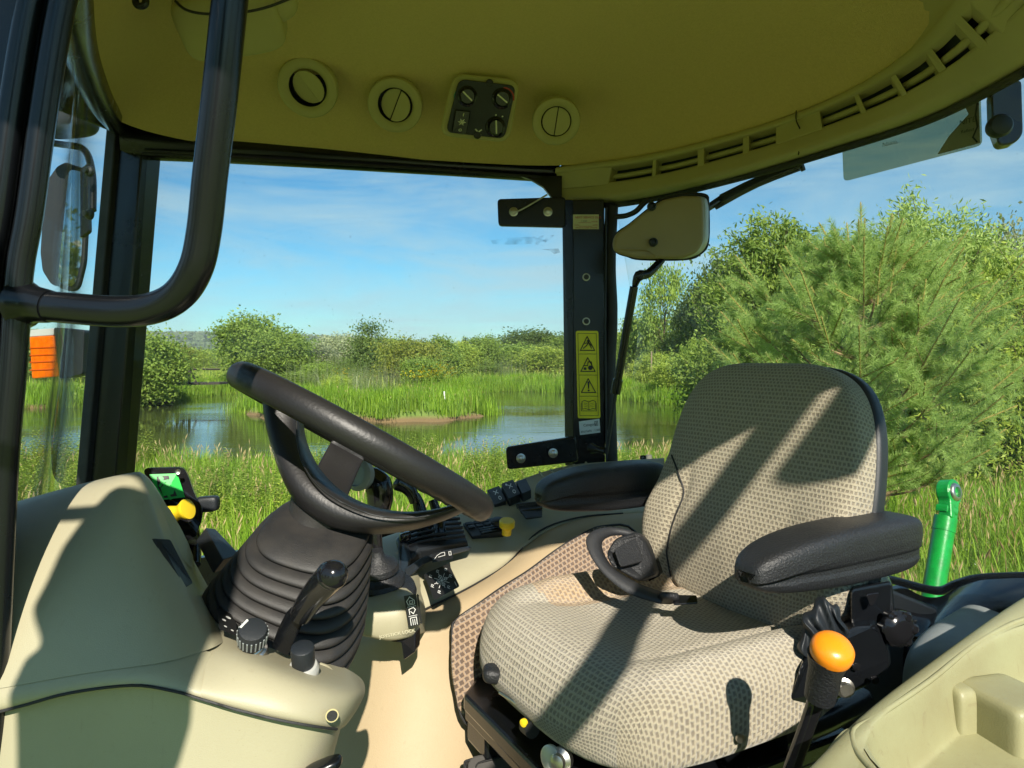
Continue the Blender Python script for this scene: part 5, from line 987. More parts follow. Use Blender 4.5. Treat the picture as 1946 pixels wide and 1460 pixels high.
slab('retractor_lid', rpoly([P(1166, 1046, 1.275), P(1207, 1024, 1.315), P(1222, 1068, 1.29), P(1178, 1080, 1.255)], 0.008), (0.0, -0.008, 0.004), M['soft'], sb, 0.003, 3)
EA = [(1215, 1030, 1.36), (1205, 1012, 1.36), (1160, 1003, 1.35), (1124, 1012, 1.31), (1115, 1036, 1.285), (1140, 1082, 1.25), (1192, 1126, 1.22), (1257, 1148, 1.20)]
EB = [(1188, 1050, 1.36), (1190, 1024, 1.35), (1168, 1024, 1.345), (1155, 1034, 1.32), (1157, 1052, 1.30), (1174, 1078, 1.275), (1216, 1101, 1.25), (1270, 1122, 1.235)]
ea, eb = crv([P(*q) for q in EA], 7), crv([P(*q) for q in EB], 7)
eb = [q.lerp(p, .30) for p, q in zip(ea, eb)]
tube('belt_edge', ea[2:], .0009, M['rubber'], sb, seg=5); tube('belt_edge', eb[2:], .0009, M['rubber'], sb, seg=5)
o = loft('belt_web', [[p, p.lerp(q, .5) + Vector((0, -.002, .002)), q] for p, q in zip(ea, eb)], M['web'], sb, ss=0); o.modifiers.new('t', 'SOLIDIFY').thickness = 0.002
tg_ = pad('tongue_grip', P(1268, 1137, 1.215), (1, 0.2, -0.15), (0.2, -1, 0.6), (0, 0.4, 1), 0.017, 0.022, 0.007, M['soft'], sb, k=4, n=8)
slab('tongue', rpoly([P(1278, 1130, 1.215), P(1324, 1131, 1.20), P(1326, 1145, 1.19), P(1280, 1148, 1.195)], 0.003), (0, 0, -0.003), M['black'], sb, 0.001)
slab('anchor', rpoly([P(1232, 1068, 1.35), P(1245, 1064, 1.36), P(1255, 1095, 1.33), P(1232, 1106, 1.31)], 0.004), (0.01, 0.02, 0), M['gloss'], sb, 0.003)

# ------------------------------------------------------------------ park lever with orange top
pl = empty('shift_lever', P(1500, 1470, .82), 'black lever with a bright orange knob in front of the near armrest', 'lever')
tube('stalk', [P(1490, 1500, .86), P(1520, 1420, .84), P(1548, 1340, .82), P(1552, 1325, .82)], [0.010, 0.009, 0.010], M['gloss'], pl, seg=14, n=4)
ax = (P(1580, 1215, .775) - P(1556, 1330, .80)).normalized()
lathe('grip', [(0.012, 0.0), (0.0165, 0.003), (0.0175, 0.025), (0.0178, 0.040), (0.0212, 0.056), (0.0222, 0.060)], P(1557, 1330, .80), ax, M['soft'], pl, seg=32)
kt = ax + Vector((0.0, -0.35, 0.25)); kt.normalize()
lathe('orange_cap', [(0.0218, -0.004), (0.0228, 0.002), (0.0222, 0.008), (0.0188, 0.013), (0.0125, 0.0162), (0.006, 0.0174), (0.001, 0.0178)], P(1580, 1240, .778), kt, M['orange'], pl, seg=40)

# ------------------------------------------------------------------ near side tray, bottom right
tr = empty('storage_tray', P(1800, 1400, .8), 'pale green beige moulded storage tray on the near fender at the bottom right', 'storage tray')
def ZP(x, y, z): return Vector((x, y, CZ + z))
rz = -0.392
outer = [ZP(.15, .565, rz - .01), ZP(.274, .672, rz), ZP(.372, .775, rz + .002), ZP(.493, .872, rz + .008), ZP(.64, .985, rz + .018), ZP(.80, 1.105, rz + .03), ZP(.95, 1.2, rz + .03)]
inner_far = [ZP(.343, .715, rz), ZP(.352, .755, rz), ZP(.388, .775, rz + .002), ZP(.497, .852, rz + .006), ZP(.635, .962, rz + .014), ZP(.76, 1.03, rz + .02), ZP(.86, 1.05, rz + .02)]
def off(pts, dx, dy, dz): return [p + Vector((dx, dy, dz)) for p in pts]
n_out = Vector((-0.62, 0.78, 0))
rows = [off(outer, -0.02, 0.03, -0.30), off(outer, 0, 0, -0.012), off(outer, 0, 0, 0.0)]
# rim runs out to the pocket opening on the near side
inn = [ZP(.24, .56, rz), ZP(.343, .69, rz), ZP(.372, .752, rz), ZP(.497, .846, rz + .006), ZP(.635, .955, rz + .014), ZP(.76, 1.022, rz + .02), ZP(.88, 1.05, rz + .02)]
rows += [off(outer, .012, -.016, .003), inn]
loft('outer_rim', rows, M['tray'], tr, ss=2)
pock = [ZP(.40, .50, rz), ZP(.345, .66, rz), ZP(.352, .735, rz), ZP(.40, .775, rz + .001), ZP(.497, .846, rz + .006), ZP(.635, .955, rz + .014), ZP(.76, 1.022, rz + .02), ZP(.90, 1.03, rz + .02), ZP(.96, .86, rz), ZP(.96, .55, rz)]
def inset(pts, s, dz):
    c = Vector((.70, .74, 0)); return [Vector((c.x + (p.x - c.x) * s, c.y + (p.y - c.y) * s, p.z + dz)) for p in pts]
loft('pocket', [inset(pock, 1.0, 0.0), inset(pock, .994, -0.001), inset(pock, .985, -0.006), inset(pock, .978, -0.018), inset(pock, .950, -0.064), inset(pock, .940, -0.072), inset(pock, .925, -0.075), inset(pock, .9, -.0755), inset(pock, .5, -.076), inset(pock, .02, -.076)], M['tray'], tr, ss=2, closed=True)
loft('divider', [[ZP(.30, .70, rz - .012), ZP(.22, .62, rz - .014), ZP(.12, .50, rz - .02), ZP(.0, .34, rz - .02)], [ZP(.355, .76, rz + .001), ZP(.30, .64, rz + .001), ZP(.24, .52, rz), ZP(.18, .36, rz)], [ZP(.365, .745, rz + .0005), ZP(.352, .66, rz + .0005), ZP(.375, .57, rz + .0005), ZP(.42, .44, rz + .0005)], [ZP(.372, .735, rz - .02), ZP(.360, .66, rz - .02), ZP(.382, .57, rz - .02), ZP(.43, .44, rz - .02)]], M['tray'], tr, ss=2)
pad('block', ZP(.610, .870, -.445), (1, .25, 0), (-.25, 1, 0), (0, 0, 1), 0.042, 0.048, 0.038, M['tray'], tr, k=11, n=12)
pad('boss', ZP(.552, .892, -.442), (1, .25, 0), (-.25, 1, 0), (0, 0, 1), 0.015, 0.028, 0.036, M['tray'], tr, k=6, n=10)
slab('boss_slot', rpoly([P(1775, 1292, .877), P(1782, 1290, .877), P(1782, 1330, .872), P(1776, 1332, .872)], 0.002), (0, -0.003, 0), M['ink'], tr, 0)
tube('pocket_bead', crv([p + Vector((0, 0, .001)) for p in pock], 5, True), .0032, M['tray'], tr, seg=8)
gc = empty('fender_cover', P(1850, 1200, 1.2), 'rounded grey blue plastic fender cover behind the tray', 'fender cover')
pad('cover', P(1905, 1308, 1.22), (.8, .6, 0.05), (-.6, .8, 0), (0, 0, 1), 0.20, 0.11, 0.115, M['grey'], gc, k=3.6, n=16)
# rubber seal and sill behind
sx = [P(1690, 1122, 1.58), P(1720, 1128, 1.52), P(1745, 1150, 1.47), P(1790, 1153, 1.42), P(1812, 1132, 1.40), P(1850, 1118, 1.36), P(1900, 1116, 1.31), P(2000, 1112, 1.25)]
ws = empty('weather_sheet', P(1750, 1150, 1.5), 'wavy black rubber sheet along the sill of the rear window', 'rubber sheet')
tube('top_bead', [p + Vector((0, .02, .012)) for p in [P(1680, 1112, 1.60), P(1720, 1122, 1.54), P(1765, 1135, 1.48), P(1800, 1140, 1.45), P(1830, 1128, 1.42), P(1880, 1117, 1.37), P(2000, 1114, 1.3)]], 0.009, M['black'], ws, seg=12, n=6)
loft('sheet', [[p + Vector((0.02, .03, .006)) for p in sx], [p + Vector((-.03, -.02, -.012)) for p in sx], [p + Vector((-.07, -.06 + 0.02 * math.sin(i * 2.2), -.045)) for i, p in enumerate(sx)], [p + Vector((-.09, -.08, -.10)) for p in sx]], M['gloss'], ws, ss=2)
loft('sill', [[P(1640, 1150, 1.45), P(1750, 1190, 1.42), P(1900, 1180, 1.38)], [P(1640, 1260, 1.40), P(1750, 1280, 1.36), P(1900, 1290, 1.3)], [P(1640, 1500, 1.3), P(1750, 1500, 1.3), P(1900, 1500, 1.25)]], M['dkplastic'], ws, ss=1)
tube('green_cable', [P(1640, 1160, 1.43), P(1700, 1200, 1.38), P(1770, 1222, 1.34)], 0.006, M['gloss'], ws, n=5)

# ------------------------------------------------------------------ outside, fixed to the tractor
gl = empty('top_link', P(1775, 1130, 1.85), 'bright green steel top link with its ball eye standing behind the tractor', 'top link')
b0, b1 = P(1768, 1160, 1.80), P(1797, 985, 1.86)
axg = (b1 - b0).normalized()
tube('tube', [b0, b1], 0.0262, M['green'], gl, seg=28); tube('collar', [b1 - axg * 0.035, b1 + axg * 0.002], 0.0276, M['green'], gl, seg=28)
tube('thread', [b1, b1 + axg * 0.04], 0.015, M['steel'], gl, seg=20)
lathe('lock_nut', [(0.027, 0), (0.029, 0.003), (0.029, 0.015), (0.027, 0.018)], b1 + axg * 0.012, axg, M['green'], gl, seg=6)
ec = P(1803, 936, 1.875)
ex = Vector((0.50, -0.84, 0.20)).normalized(); sidev = axg.cross(ex).normalized(); upv = ex.cross(sidev).normalized(); upv = upv if upv.z > 0 else -upv
out = []
for i in range(17):
    th = -0.9 + (PI + 1.8) * i / 16; out.append(ec + sidev * math.cos(th) * 0.032 + upv * math.sin(th) * 0.034)
out += [ec - sidev * 0.014 - upv * 0.072, ec + sidev * 0.014 - upv * 0.072]
slab('eye', [p - ex * 0.017 for p in out], ex * 0.034, M['green'], gl, 0.004, 3)
lathe('ball', [(0.0225, -0.02), (0.0245, 0.016), (0.022, 0.022), (0.0195, 0.024), (0.0135, 0.024), (0.0125, 0.018), (0.012, 0.0)], ec, ex, M['steel'], gl, seg=30)
lathe('bore', [(0.0122, 0.0), (0.0122, 0.004), (0.001, 0.004)], ec + ex * 0.012, ex, M['ink'], gl)
# mirror and lamp seen through the windscreen
dm = empty('door_mirror', P(125, 430, 2.35), 'black exterior mirror on an arm beyond the windscreen', 'mirror')
mo = [(88, 340), (112, 312), (128, 308), (160, 322), (166, 345), (160, 500), (148, 545), (130, 553), (100, 540), (84, 525), (78, 480)]
slab('housing', rpoly([P(x, y, 2.36) for x, y in [(84, 350), (108, 316), (124, 308), (134, 312), (130, 345), (118, 470), (108, 545), (96, 540), (80, 515), (76, 480)]], 0.01), (0.02, 0.09, 0), M['dkplastic'], dm, 0.012, 3)
slab('frame', rpoly([P(x, y, 2.345) for x, y in [(126, 312), (166, 322), (168, 350), (160, 500), (148, 548), (134, 555), (104, 544), (112, 460)]], 0.02), (0.0, 0.02, 0), M['dkplastic'], dm, 0.004, 3)
gmo = slab('mirror_glass', rpoly([P(x, y, 2.341) for x, y in [(131, 321), (160, 328), (162, 350), (154, 496), (143, 540), (132, 546), (110, 536), (117, 460)]], 0.02), (0.0, 0.004, 0.0), M['mirror'], dm, 0)
tube('arm', [P(60, 268, 2.3), P(120, 275, 2.3), P(160, 285, 2.28), P(175, 330, 2.2), P(176, 400, 2.15)], 0.011, M['black'], dm, n=5)
slab('bracket', rpoly([P(152, 322, 2.2), P(166, 310, 2.2), P(168, 440, 2.2), P(152, 452, 2.2)], 0.006), (0, 0.02, 0), M['black'], dm, 0.003)
for y in (326, 408): lathe('bolt', [(0.017, 0), (0.015, 0.008), (0.009, 0.012), (0.009, 0.022)], P(172, y, 2.12), (-0.4, -1, 0), M['dkplastic'], dm, seg=18)
wkl = empty('work_light', P(150, 210, 2.2), 'dark work light under the roof edge at the front', 'work light')
pad('lamp_body', P(128, 225, 2.25), (1, 0, 0.1), (0, 1, 0), (0, 0, 1), 0.085, 0.06, 0.055, M['dkplastic'], wkl, k=4, n=10)
ti = empty('turn_signal', P(100, 670, 2.2), 'orange turn signal lamp in a dark housing beyond the windscreen', 'indicator lamp')
M['lensrib'] = mat('lens rib', (0.45, 0.07, 0.002), 0.2)
tl = slab('amber_lens', rpoly([P(55, 640, 2.2), P(102, 637, 2.2), P(111, 716, 2.2), P(60, 720, 2.2)], 0.006), (0, 0.04, 0), M['lens'], ti, 0.004)
slab('clear_strip', rpoly([P(58, 627, 2.2), P(102, 624, 2.2), P(102, 637, 2.2), P(56, 640, 2.2)], 0.003), (0, 0.04, 0), M['silver'], ti, 0.002)
for y in (662, 676, 689, 704): tube('lens_rib', [P(57, y, 2.199), P(108, y - 2, 2.199)], 0.0022, M['lensrib'], tl, seg=6)
slab('housing', rpoly([P(102, 622, 2.2), P(160, 628, 2.15), P(156, 712, 2.15), P(112, 720, 2.2)], 0.01), (0.0, 0.08, 0), M['dkplastic'], ti, 0.006, 3)
# near side mirror and lamp, mounted beside the post (out of the frame, they shade the dashboard)
nm = empty('door_mirror', (-0.265, 0.0, CZ + 0.3), 'near side exterior mirror on its arm beside the open doorway', 'mirror')
slab('housing', rpoly([zz((-.345, .0, .40)), zz((-.32, .0, .47)), zz((-.19, .0, .47)), zz((-.175, .0, .40)), zz((-.19, .0, .15)), zz((-.21, .0, .10)), zz((-.355, .0, .10)), zz((-.362, .0, .22)), zz((-.345, .0, .235)), zz((-.338, .0, .27)), zz((-.358, .0, .31)), zz((-.35, .0, .345))], .012), (0, -.06, 0), M['dkplastic'], nm, .01)
tube('arm', [zz((-.27, -.02, .44)), zz((-.28, -.02, .50)), zz((-.36, .02, .53)), zz((-.45, .25, .52)), zz((-.50, .72, .52))], .011, M['black'], nm, n=5)
tube('arm', [zz((-.33, -.02, .43)), zz((-.40, -.0, .418)), zz((-.55, .05, .41)), zz((-.62, .2, .44)), zz((-.56, .74, .52))], .011, M['black'], nm, n=5)
# ------------------------------------------------------------------ land, pond, sky line
POND = np.array([(-60, 15), (-60, 34), (-30, 33), (-24, 34), (-20.5, 37), (-19, 41), (-20, 49), (-15.5, 47), (-12.8, 32), (-9.8, 28.2), (-5.5, 27.0), (-2.1, 27.2), (-.85, 30), (-1.6, 40), (-2.9, 50), (1, 53), (3.8, 50), (6.6, 42), (8.8, 35.5), (9.4, 27), (8.0, 20), (4.5, 15), (-3, 13), (-15, 12.5)], float)
def pond_sd(x, y):                               # signed distance, negative in the water
    x = np.asarray(x, float); y = np.asarray(y, float); d = np.full(x.shape, 1e9); inside = np.zeros(x.shape, bool); n = len(POND)
    for i in range(n):
        ax_, ay = POND[i]; bx, by = POND[(i + 1) % n]; ex, ey = bx - ax_, by - ay; t = np.clip(((x - ax_) * ex + (y - ay) * ey) / (ex * ex + ey * ey), 0, 1)
        d = np.minimum(d, np.hypot(x - ax_ - t * ex, y - ay - t * ey))
        c = ((ay > y) != (by > y)) & (x < (bx - ax_) * (y - ay) / (by - ay + 1e-12) + ax_); inside ^= c
    return np.where(inside, -d, d) + 0.25 * np.sin(x * 1.3 + y * 0.7) + 0.2 * np.sin(x * 2.9 - y * 1.7)
WZ = -0.5
def gz(x, y):
    s = pond_sd(x, y); h = np.clip((s + 0.6) / 2.2, 0, 1); h = h * h * (3 - 2 * h)
    far = np.clip((np.asarray(y) - 14) / 30, 0, 1)
    top = -0.02 + 0.06 * np.sin(np.asarray(x) * 0.35 + 1) * np.cos(np.asarray(y) * 0.3) - 0.12 * far
    r = np.hypot(x, y); hill = 0
    return (-1.1) * (1 - h) + top * h + hill
def spaced(segs):
    o = []
    for a, b, n in segs: o += list(np.linspace(a, b, n, endpoint=False))
    return np.array(o + [segs[-1][1]])
gx = spaced([(-3000, -200, 14), (-200, -62, 20), (-62, -30, 32), (-30, 14, 100), (14, 60, 40), (60, 200, 16), (200, 3000, 14)])
gy = spaced([(-300, -10, 10), (-10, 11, 30), (11, 56, 112), (56, 120, 30), (120, 3600, 24)])
X, Y = np.meshgrid(gx, gy); Zg = gz(X, Y)
V = np.stack([X, Y, Zg], -1).reshape(-1, 3); nx, ny = len(gx), len(gy)
ii, jj = np.meshgrid(np.arange(nx - 1), np.arange(ny - 1)); a = (jj * nx + ii).ravel(); F = np.stack([a, a + 1, a + nx + 1, a + nx], -1)
g = npmesh(V, F); at = g.attributes.new("shore", 'FLOAT', 'POINT'); at.data.foreach_set("value", pond_sd(V[:, 0], V[:, 1]).astype(np.float32))
def groundmat():
    m = bpy.data.materials.new('grass ground'); m.use_nodes = True; n = m.node_tree; b = n.nodes['Principled BSDF']; Lk = n.links.new
    t = n.nodes.new('ShaderNodeTexCoord'); z = n.nodes.new('ShaderNodeTexNoise'); z.inputs['Scale'].default_value = 0.9; z.inputs['Detail'].default_value = 9
    r = n.nodes.new('ShaderNodeValToRGB'); r.color_ramp.elements[0].position = 0.3; r.color_ramp.elements[1].position = 0.7
    r.color_ramp.elements[0].color = (0.12, 0.19, 0.03, 1); r.color_ramp.elements[1].color = (0.24, 0.31, 0.07, 1)
    Lk(t.outputs['Object'], z.inputs['Vector']); Lk(z.outputs['Fac'], r.inputs[0])
    s = n.nodes.new('ShaderNodeAttribute'); s.attribute_name = 'shore'; mr = n.nodes.new('ShaderNodeMapRange'); mr.inputs['From Min'].default_value = 0.75; mr.inputs['From Max'].default_value = 1.0
    mi = n.nodes.new('ShaderNodeMixRGB'); mi.inputs[1].default_value = (0.20, 0.13, 0.06, 1); Lk(s.outputs['Fac'], mr.inputs['Value']); Lk(mr.outputs[0], mi.inputs[0]); Lk(r.outputs[0], mi.inputs[2]); Lk(mi.outputs[0], b.inputs['Base Color'])
    b.inputs['Roughness'].default_value = 0.95
    q = n.nodes.new('ShaderNodeBump'); q.inputs['Strength'].default_value = 1; q.inputs['Distance'].default_value = 0.2; Lk(z.outputs['Fac'], q.inputs['Height']); Lk(q.outputs[0], b.inputs['Normal']); return m
tag(link('ground', g, groundmat(), None), kind='structure')
def watermat():
    m = bpy.data.materials.new('pond water'); m.use_nodes = True; n = m.node_tree; b = n.nodes['Principled BSDF']; Lk = n.links.new
    b.inputs['Base Color'].default_value = (0.05, 0.055, 0.02, 1); b.inputs['Roughness'].default_value = 0.03; b.inputs['IOR'].default_value = 1.33; b.inputs['Specular IOR Level'].default_value = 0.9
    t = n.nodes.new('ShaderNodeTexCoord'); mp_ = n.nodes.new('ShaderNodeMapping'); mp_.inputs['Scale'].default_value = (0.8, 2.2, 1); z = n.nodes.new('ShaderNodeTexNoise'); z.inputs['Scale'].default_value = 1.4; z.inputs['Detail'].default_value = 5
    Lk(t.outputs['Object'], mp_.inputs[0]); Lk(mp_.outputs[0], z.inputs['Vector'])
    z2 = n.nodes.new('ShaderNodeTexNoise'); z2.inputs['Scale'].default_value = 0.12; Lk(mp_.outputs[0], z2.inputs['Vector'])
    mr = n.nodes.new('ShaderNodeMapRange'); mr.inputs['From Min'].default_value = 0.4; mr.inputs['From Max'].default_value = 0.62; mr.inputs['To Min'].default_value = 0.04; mr.inputs['To Max'].default_value = 0.30; Lk(z2.outputs['Fac'], mr.inputs['Value'])
    q = n.nodes.new('ShaderNodeBump'); q.inputs['Distance'].default_value = 0.05; Lk(z.outputs['Fac'], q.inputs['Height']); Lk(mr.outputs[0], q.inputs['Strength']); Lk(q.outputs[0], b.inputs['Normal']); return m
tag(link('pond_water', mesh([(-70, 9, WZ), (20, 9, WZ), (20, 60, WZ), (-70, 60, WZ)], [(0, 1, 2, 3)]), watermat(), None), kind='structure')

# ------------------------------------------------------------------ foliage materials and builders
def leafmat(name, c1, c2, trans=0.35, rough=0.55):
    m = bpy.data.materials.new(name); m.use_nodes = True; n = m.node_tree; b = n.nodes['Principled BSDF']; Lk = n.links.new
    at_ = n.nodes.new('ShaderNodeAttribute'); at_.attribute_name = 'tone'; mi = n.nodes.new('ShaderNodeMixRGB'); mi.inputs[1].default_value = (*c1, 1); mi.inputs[2].default_value = (*c2, 1); Lk(at_.outputs['Fac'], mi.inputs[0])
    oi = n.nodes.new('ShaderNodeObjectInfo'); hs = n.nodes.new('ShaderNodeHueSaturation'); mr = n.nodes.new('ShaderNodeMapRange'); mr.inputs['To Min'].default_value = 0.75; mr.inputs['To Max'].default_value = 1.2
    Lk(oi.outputs['Random'], mr.inputs['Value']); Lk(mr.outputs[0], hs.inputs['Value']); Lk(mi.outputs[0], hs.inputs['Color']); Lk(hs.outputs[0], b.inputs['Base Color'])
    b.inputs['Roughness'].default_value = rough; b.inputs['Specular IOR Level'].default_value = 0.3
    t = n.nodes.new('ShaderNodeBsdfTranslucent'); x = n.nodes.new('ShaderNodeMixShader'); x.inputs[0].default_value = trans; o = n.nodes['Material Output']
    g2 = n.nodes.new('ShaderNodeHueSaturation'); g2.inputs['Value'].default_value = 1.3; g2.inputs['Hue'].default_value = 0.485; Lk(hs.outputs[0], g2.inputs['Color']); Lk(g2.outputs[0], t.inputs[0])
    Lk(b.outputs[0], x.inputs[1]); Lk(t.outputs[0], x.inputs[2]); Lk(x.outputs[0], o.inputs[0]); return m
LM = {
 'mid': leafmat('leaf mid', (0.112, 0.196, 0.035), (0.293, 0.392, 0.065)), 'dark': leafmat('leaf dark', (0.067, 0.117, 0.030), (0.169, 0.235, 0.054)),
 'light': leafmat('leaf light', (0.203, 0.313, 0.044), (0.449, 0.529, 0.087)), 'grey': leafmat('leaf grey', (0.225, 0.274, 0.131), (0.494, 0.529, 0.304)),
 'yel': leafmat('leaf yellow', (0.17, 0.23, 0.03), (0.36, 0.38, 0.06)), 'willow': leafmat('leaf willow', (0.180, 0.293, 0.054), (0.471, 0.587, 0.174)),
 'pine': leafmat('pine needle', (0.24, 0.38, 0.09), (0.54, 0.68, 0.22), 0.45), 'grass': leafmat('grass blade', (0.14, 0.27, 0.03), (0.31, 0.45, 0.075), 0.4),
 'reed': leafmat('reed blade', (0.15, 0.30, 0.02), (0.34, 0.50, 0.05), 0.45), 'straw': leafmat('grass seed head', (0.36, 0.27, 0.11), (0.62, 0.50, 0.27), 0.3),
 'flower': leafmat('ragwort', (0.7, 0.5, 0.01), (0.9, 0.7, 0.02), 0.2), 'white': leafmat('white clover', (0.6, 0.6, 0.5), (0.8, 0.8, 0.7), 0.2), 'hill': leafmat('hill wood', (0.09, 0.14, 0.05), (0.17, 0.23, 0.09), 0.1), 'tip': leafmat('pine shoot', (0.42, 0.34, 0.10), (0.55, 0.40, 0.16), 0.1)}
def leaves(C, size, asp, rng, droop=0.0, outw=None, tone=None):
    """N quads (diamond leaves) at points C"""
    N = len(C); u = rng.normal(size=(N, 3)); u[:, 2] -= droop
    if outw is not None: u = u * 0.7 + outw
    u /= np.linalg.norm(u, axis=1)[:, None]; v = rng.normal(size=(N, 3)); v -= u * (u * v).sum(1)[:, None]; v /= np.linalg.norm(v, axis=1)[:, None]
    s = size * rng.uniform(0.6, 1.3, N)[:, None]
    V = np.stack([C - u * s * .5, C + v * s * asp * .5 - u * s * 0.05, C + u * s * .5, C - v * s * asp * .5 - u * s * 0.05], 1).reshape(-1, 3)
    F = np.arange(N * 4).reshape(N, 4); tn = rng.uniform(0, 1, N) if tone is None else np.clip(tone + rng.normal(0, .2, N), 0, 1); return V, F, tn
PROTO = {}
def crown_mesh(key, h, w_, n, size, asp, seed, shape='round', clumps=70, droop=0.0, base=0.15):
    if key in PROTO: return PROTO[key]
    rng = np.random.default_rng(seed); pts = []
    cc = []
    while len(cc) < clumps:
        p = rng.uniform(-1, 1, 3); t = (p[2] + 1) / 2
        if shape == 'round': lim = math.sqrt(max(0, 1 - (p[2] * .95) ** 2)) * (0.8 + 0.2 * math.sin(5 * math.atan2(p[1], p[0]) + seed + p[2] * 3))
        elif shape == 'cone': lim = (1 - t) ** 0.75 * 0.95 + 0.05
        else: lim = min(1, 0.55 + 0.6 * math.sin(t * PI) * (0.75 + 0.25 * math.sin(7 * t + seed)))
        r = math.hypot(p[0], p[1])
        if r < lim and (r > lim * 0.35 or rng.random() < 0.35): cc.append((p[0], p[1], t, r / lim))
    cc = np.array(cc); per = n // clumps; tone = []
    for c in cc:
        k = per; sp = rng.normal(size=(k, 3)) * np.array([w_ * .10, w_ * .10, h * .065]) * rng.uniform(0.7, 1.3)
        pts.append(np.array([c[0] * w_ / 2, c[1] * w_ / 2, h * (base + (1 - base) * c[2])]) + sp); tone.append(np.full(k, 0.3 + 0.4 * rng.random()))
    C = np.concatenate(pts); C[:, 2] = np.clip(C[:, 2], 0.02 * h, None); V, F, tn = leaves(C, size, asp, rng, droop, tone=np.concatenate(tone)); me = npmesh(V, F, tn); PROTO[key] = (me, cc); return PROTO[key]
def trunk_mesh(key, h, w_, cc, seed):
    if key in PROTO: return PROTO[key]
    rng = np.random.default_rng(seed); V, F = [], []
    def add(p, r, s=7):
        v, f = tube_me([Vector(q) for q in p], r, s); b = len(V); V.extend(v); F.extend([tuple(i + b for i in q) for q in f])
    add(crv([(0, 0, -.3), (w_ * .02, 0, h * .3), (-w_ * .02, w_ * .01, h * .6), (0, 0, h * .9)], 4), [h * .022, h * .018, h * .011, h * .003])
    for c in cc[:26]:
        z0 = h * min(.75, .12 + c[2] * .5) ; e = (c[0] * w_ / 2, c[1] * w_ / 2, h * (.15 + .85 * c[2])); add(crv([(0, 0, z0), (e[0] * .45, e[1] * .45, z0 + (e[2] - z0) * .4), e], 3), [h * .008, h * .005, h * .001], 5)
    PROTO[key] = mesh(V, F); return PROTO[key]
def tree(name, loc, h, w_, kind, mat_, label, cat='tree', group=None, rot=0.0, n=17000, size=0.21):
    shape, seed, clumps, droop = kind; key = (shape, seed)
    n = 7000 if seed == 44 else n
    me, cc = crown_mesh(key, 1.0, 1.0, n, size / 5.0, 0.55, seed, shape, clumps, droop)
    tk = trunk_mesh(('t',) + key, 1.0, 1.0, cc, seed)
    e = empty(name, loc, label, cat, group); e.rotation_euler.z = rot; e.scale = (w_, w_, h)
    mkey = ('m', key, mat_.name)
    if mkey not in PROTO: q = me.copy(); q.materials.append(mat_); PROTO[mkey] = q
    c = bpy.data.objects.new('crown', PROTO[mkey]); COL.objects.link(c); c.parent = e
    if not tk.materials: tk.materials.append(M['bark'])
    t = bpy.data.objects.new('trunk', tk); COL.objects.link(t); t.parent = e; return e
def at(px, d, z=None):
    x = (px - CX) / FPX * d; return Vector((x, d, float(gz(np.array([x]), np.array([d]))[0]) if z is None else z))
R1k, R2k, R3k = ('round', 3, 80, 0), ('round', 8, 110, 0), ('round', 21, 60, .3); K1, K2 = ('cone', 5, 60, -.5), ('cone', 11, 80, -.5); T1 = ('tall', 14, 70, 0); T2 = ('tall', 44, 26, 0)
def T(px, d, ytop, wpx, kind, m, label, cat='tree', name=None, group='trees and bushes around the pond', n=17000, size=.21, yb=None):
    p = at(px, d); top = CZ - (ytop - CY) / FPX * d; h = max(.6, top - p.z); wd = wpx / FPX * d * 1.12
    nm = name or {'tree': 'broadleaf_tree', 'bush': 'bush'}.get(cat, 'broadleaf_tree')
    return tree(nm, p, h * 1.10, wd * 1.22, kind, LM[m], label, cat, group, rot=random.uniform(0, 6), n=n, size=size)
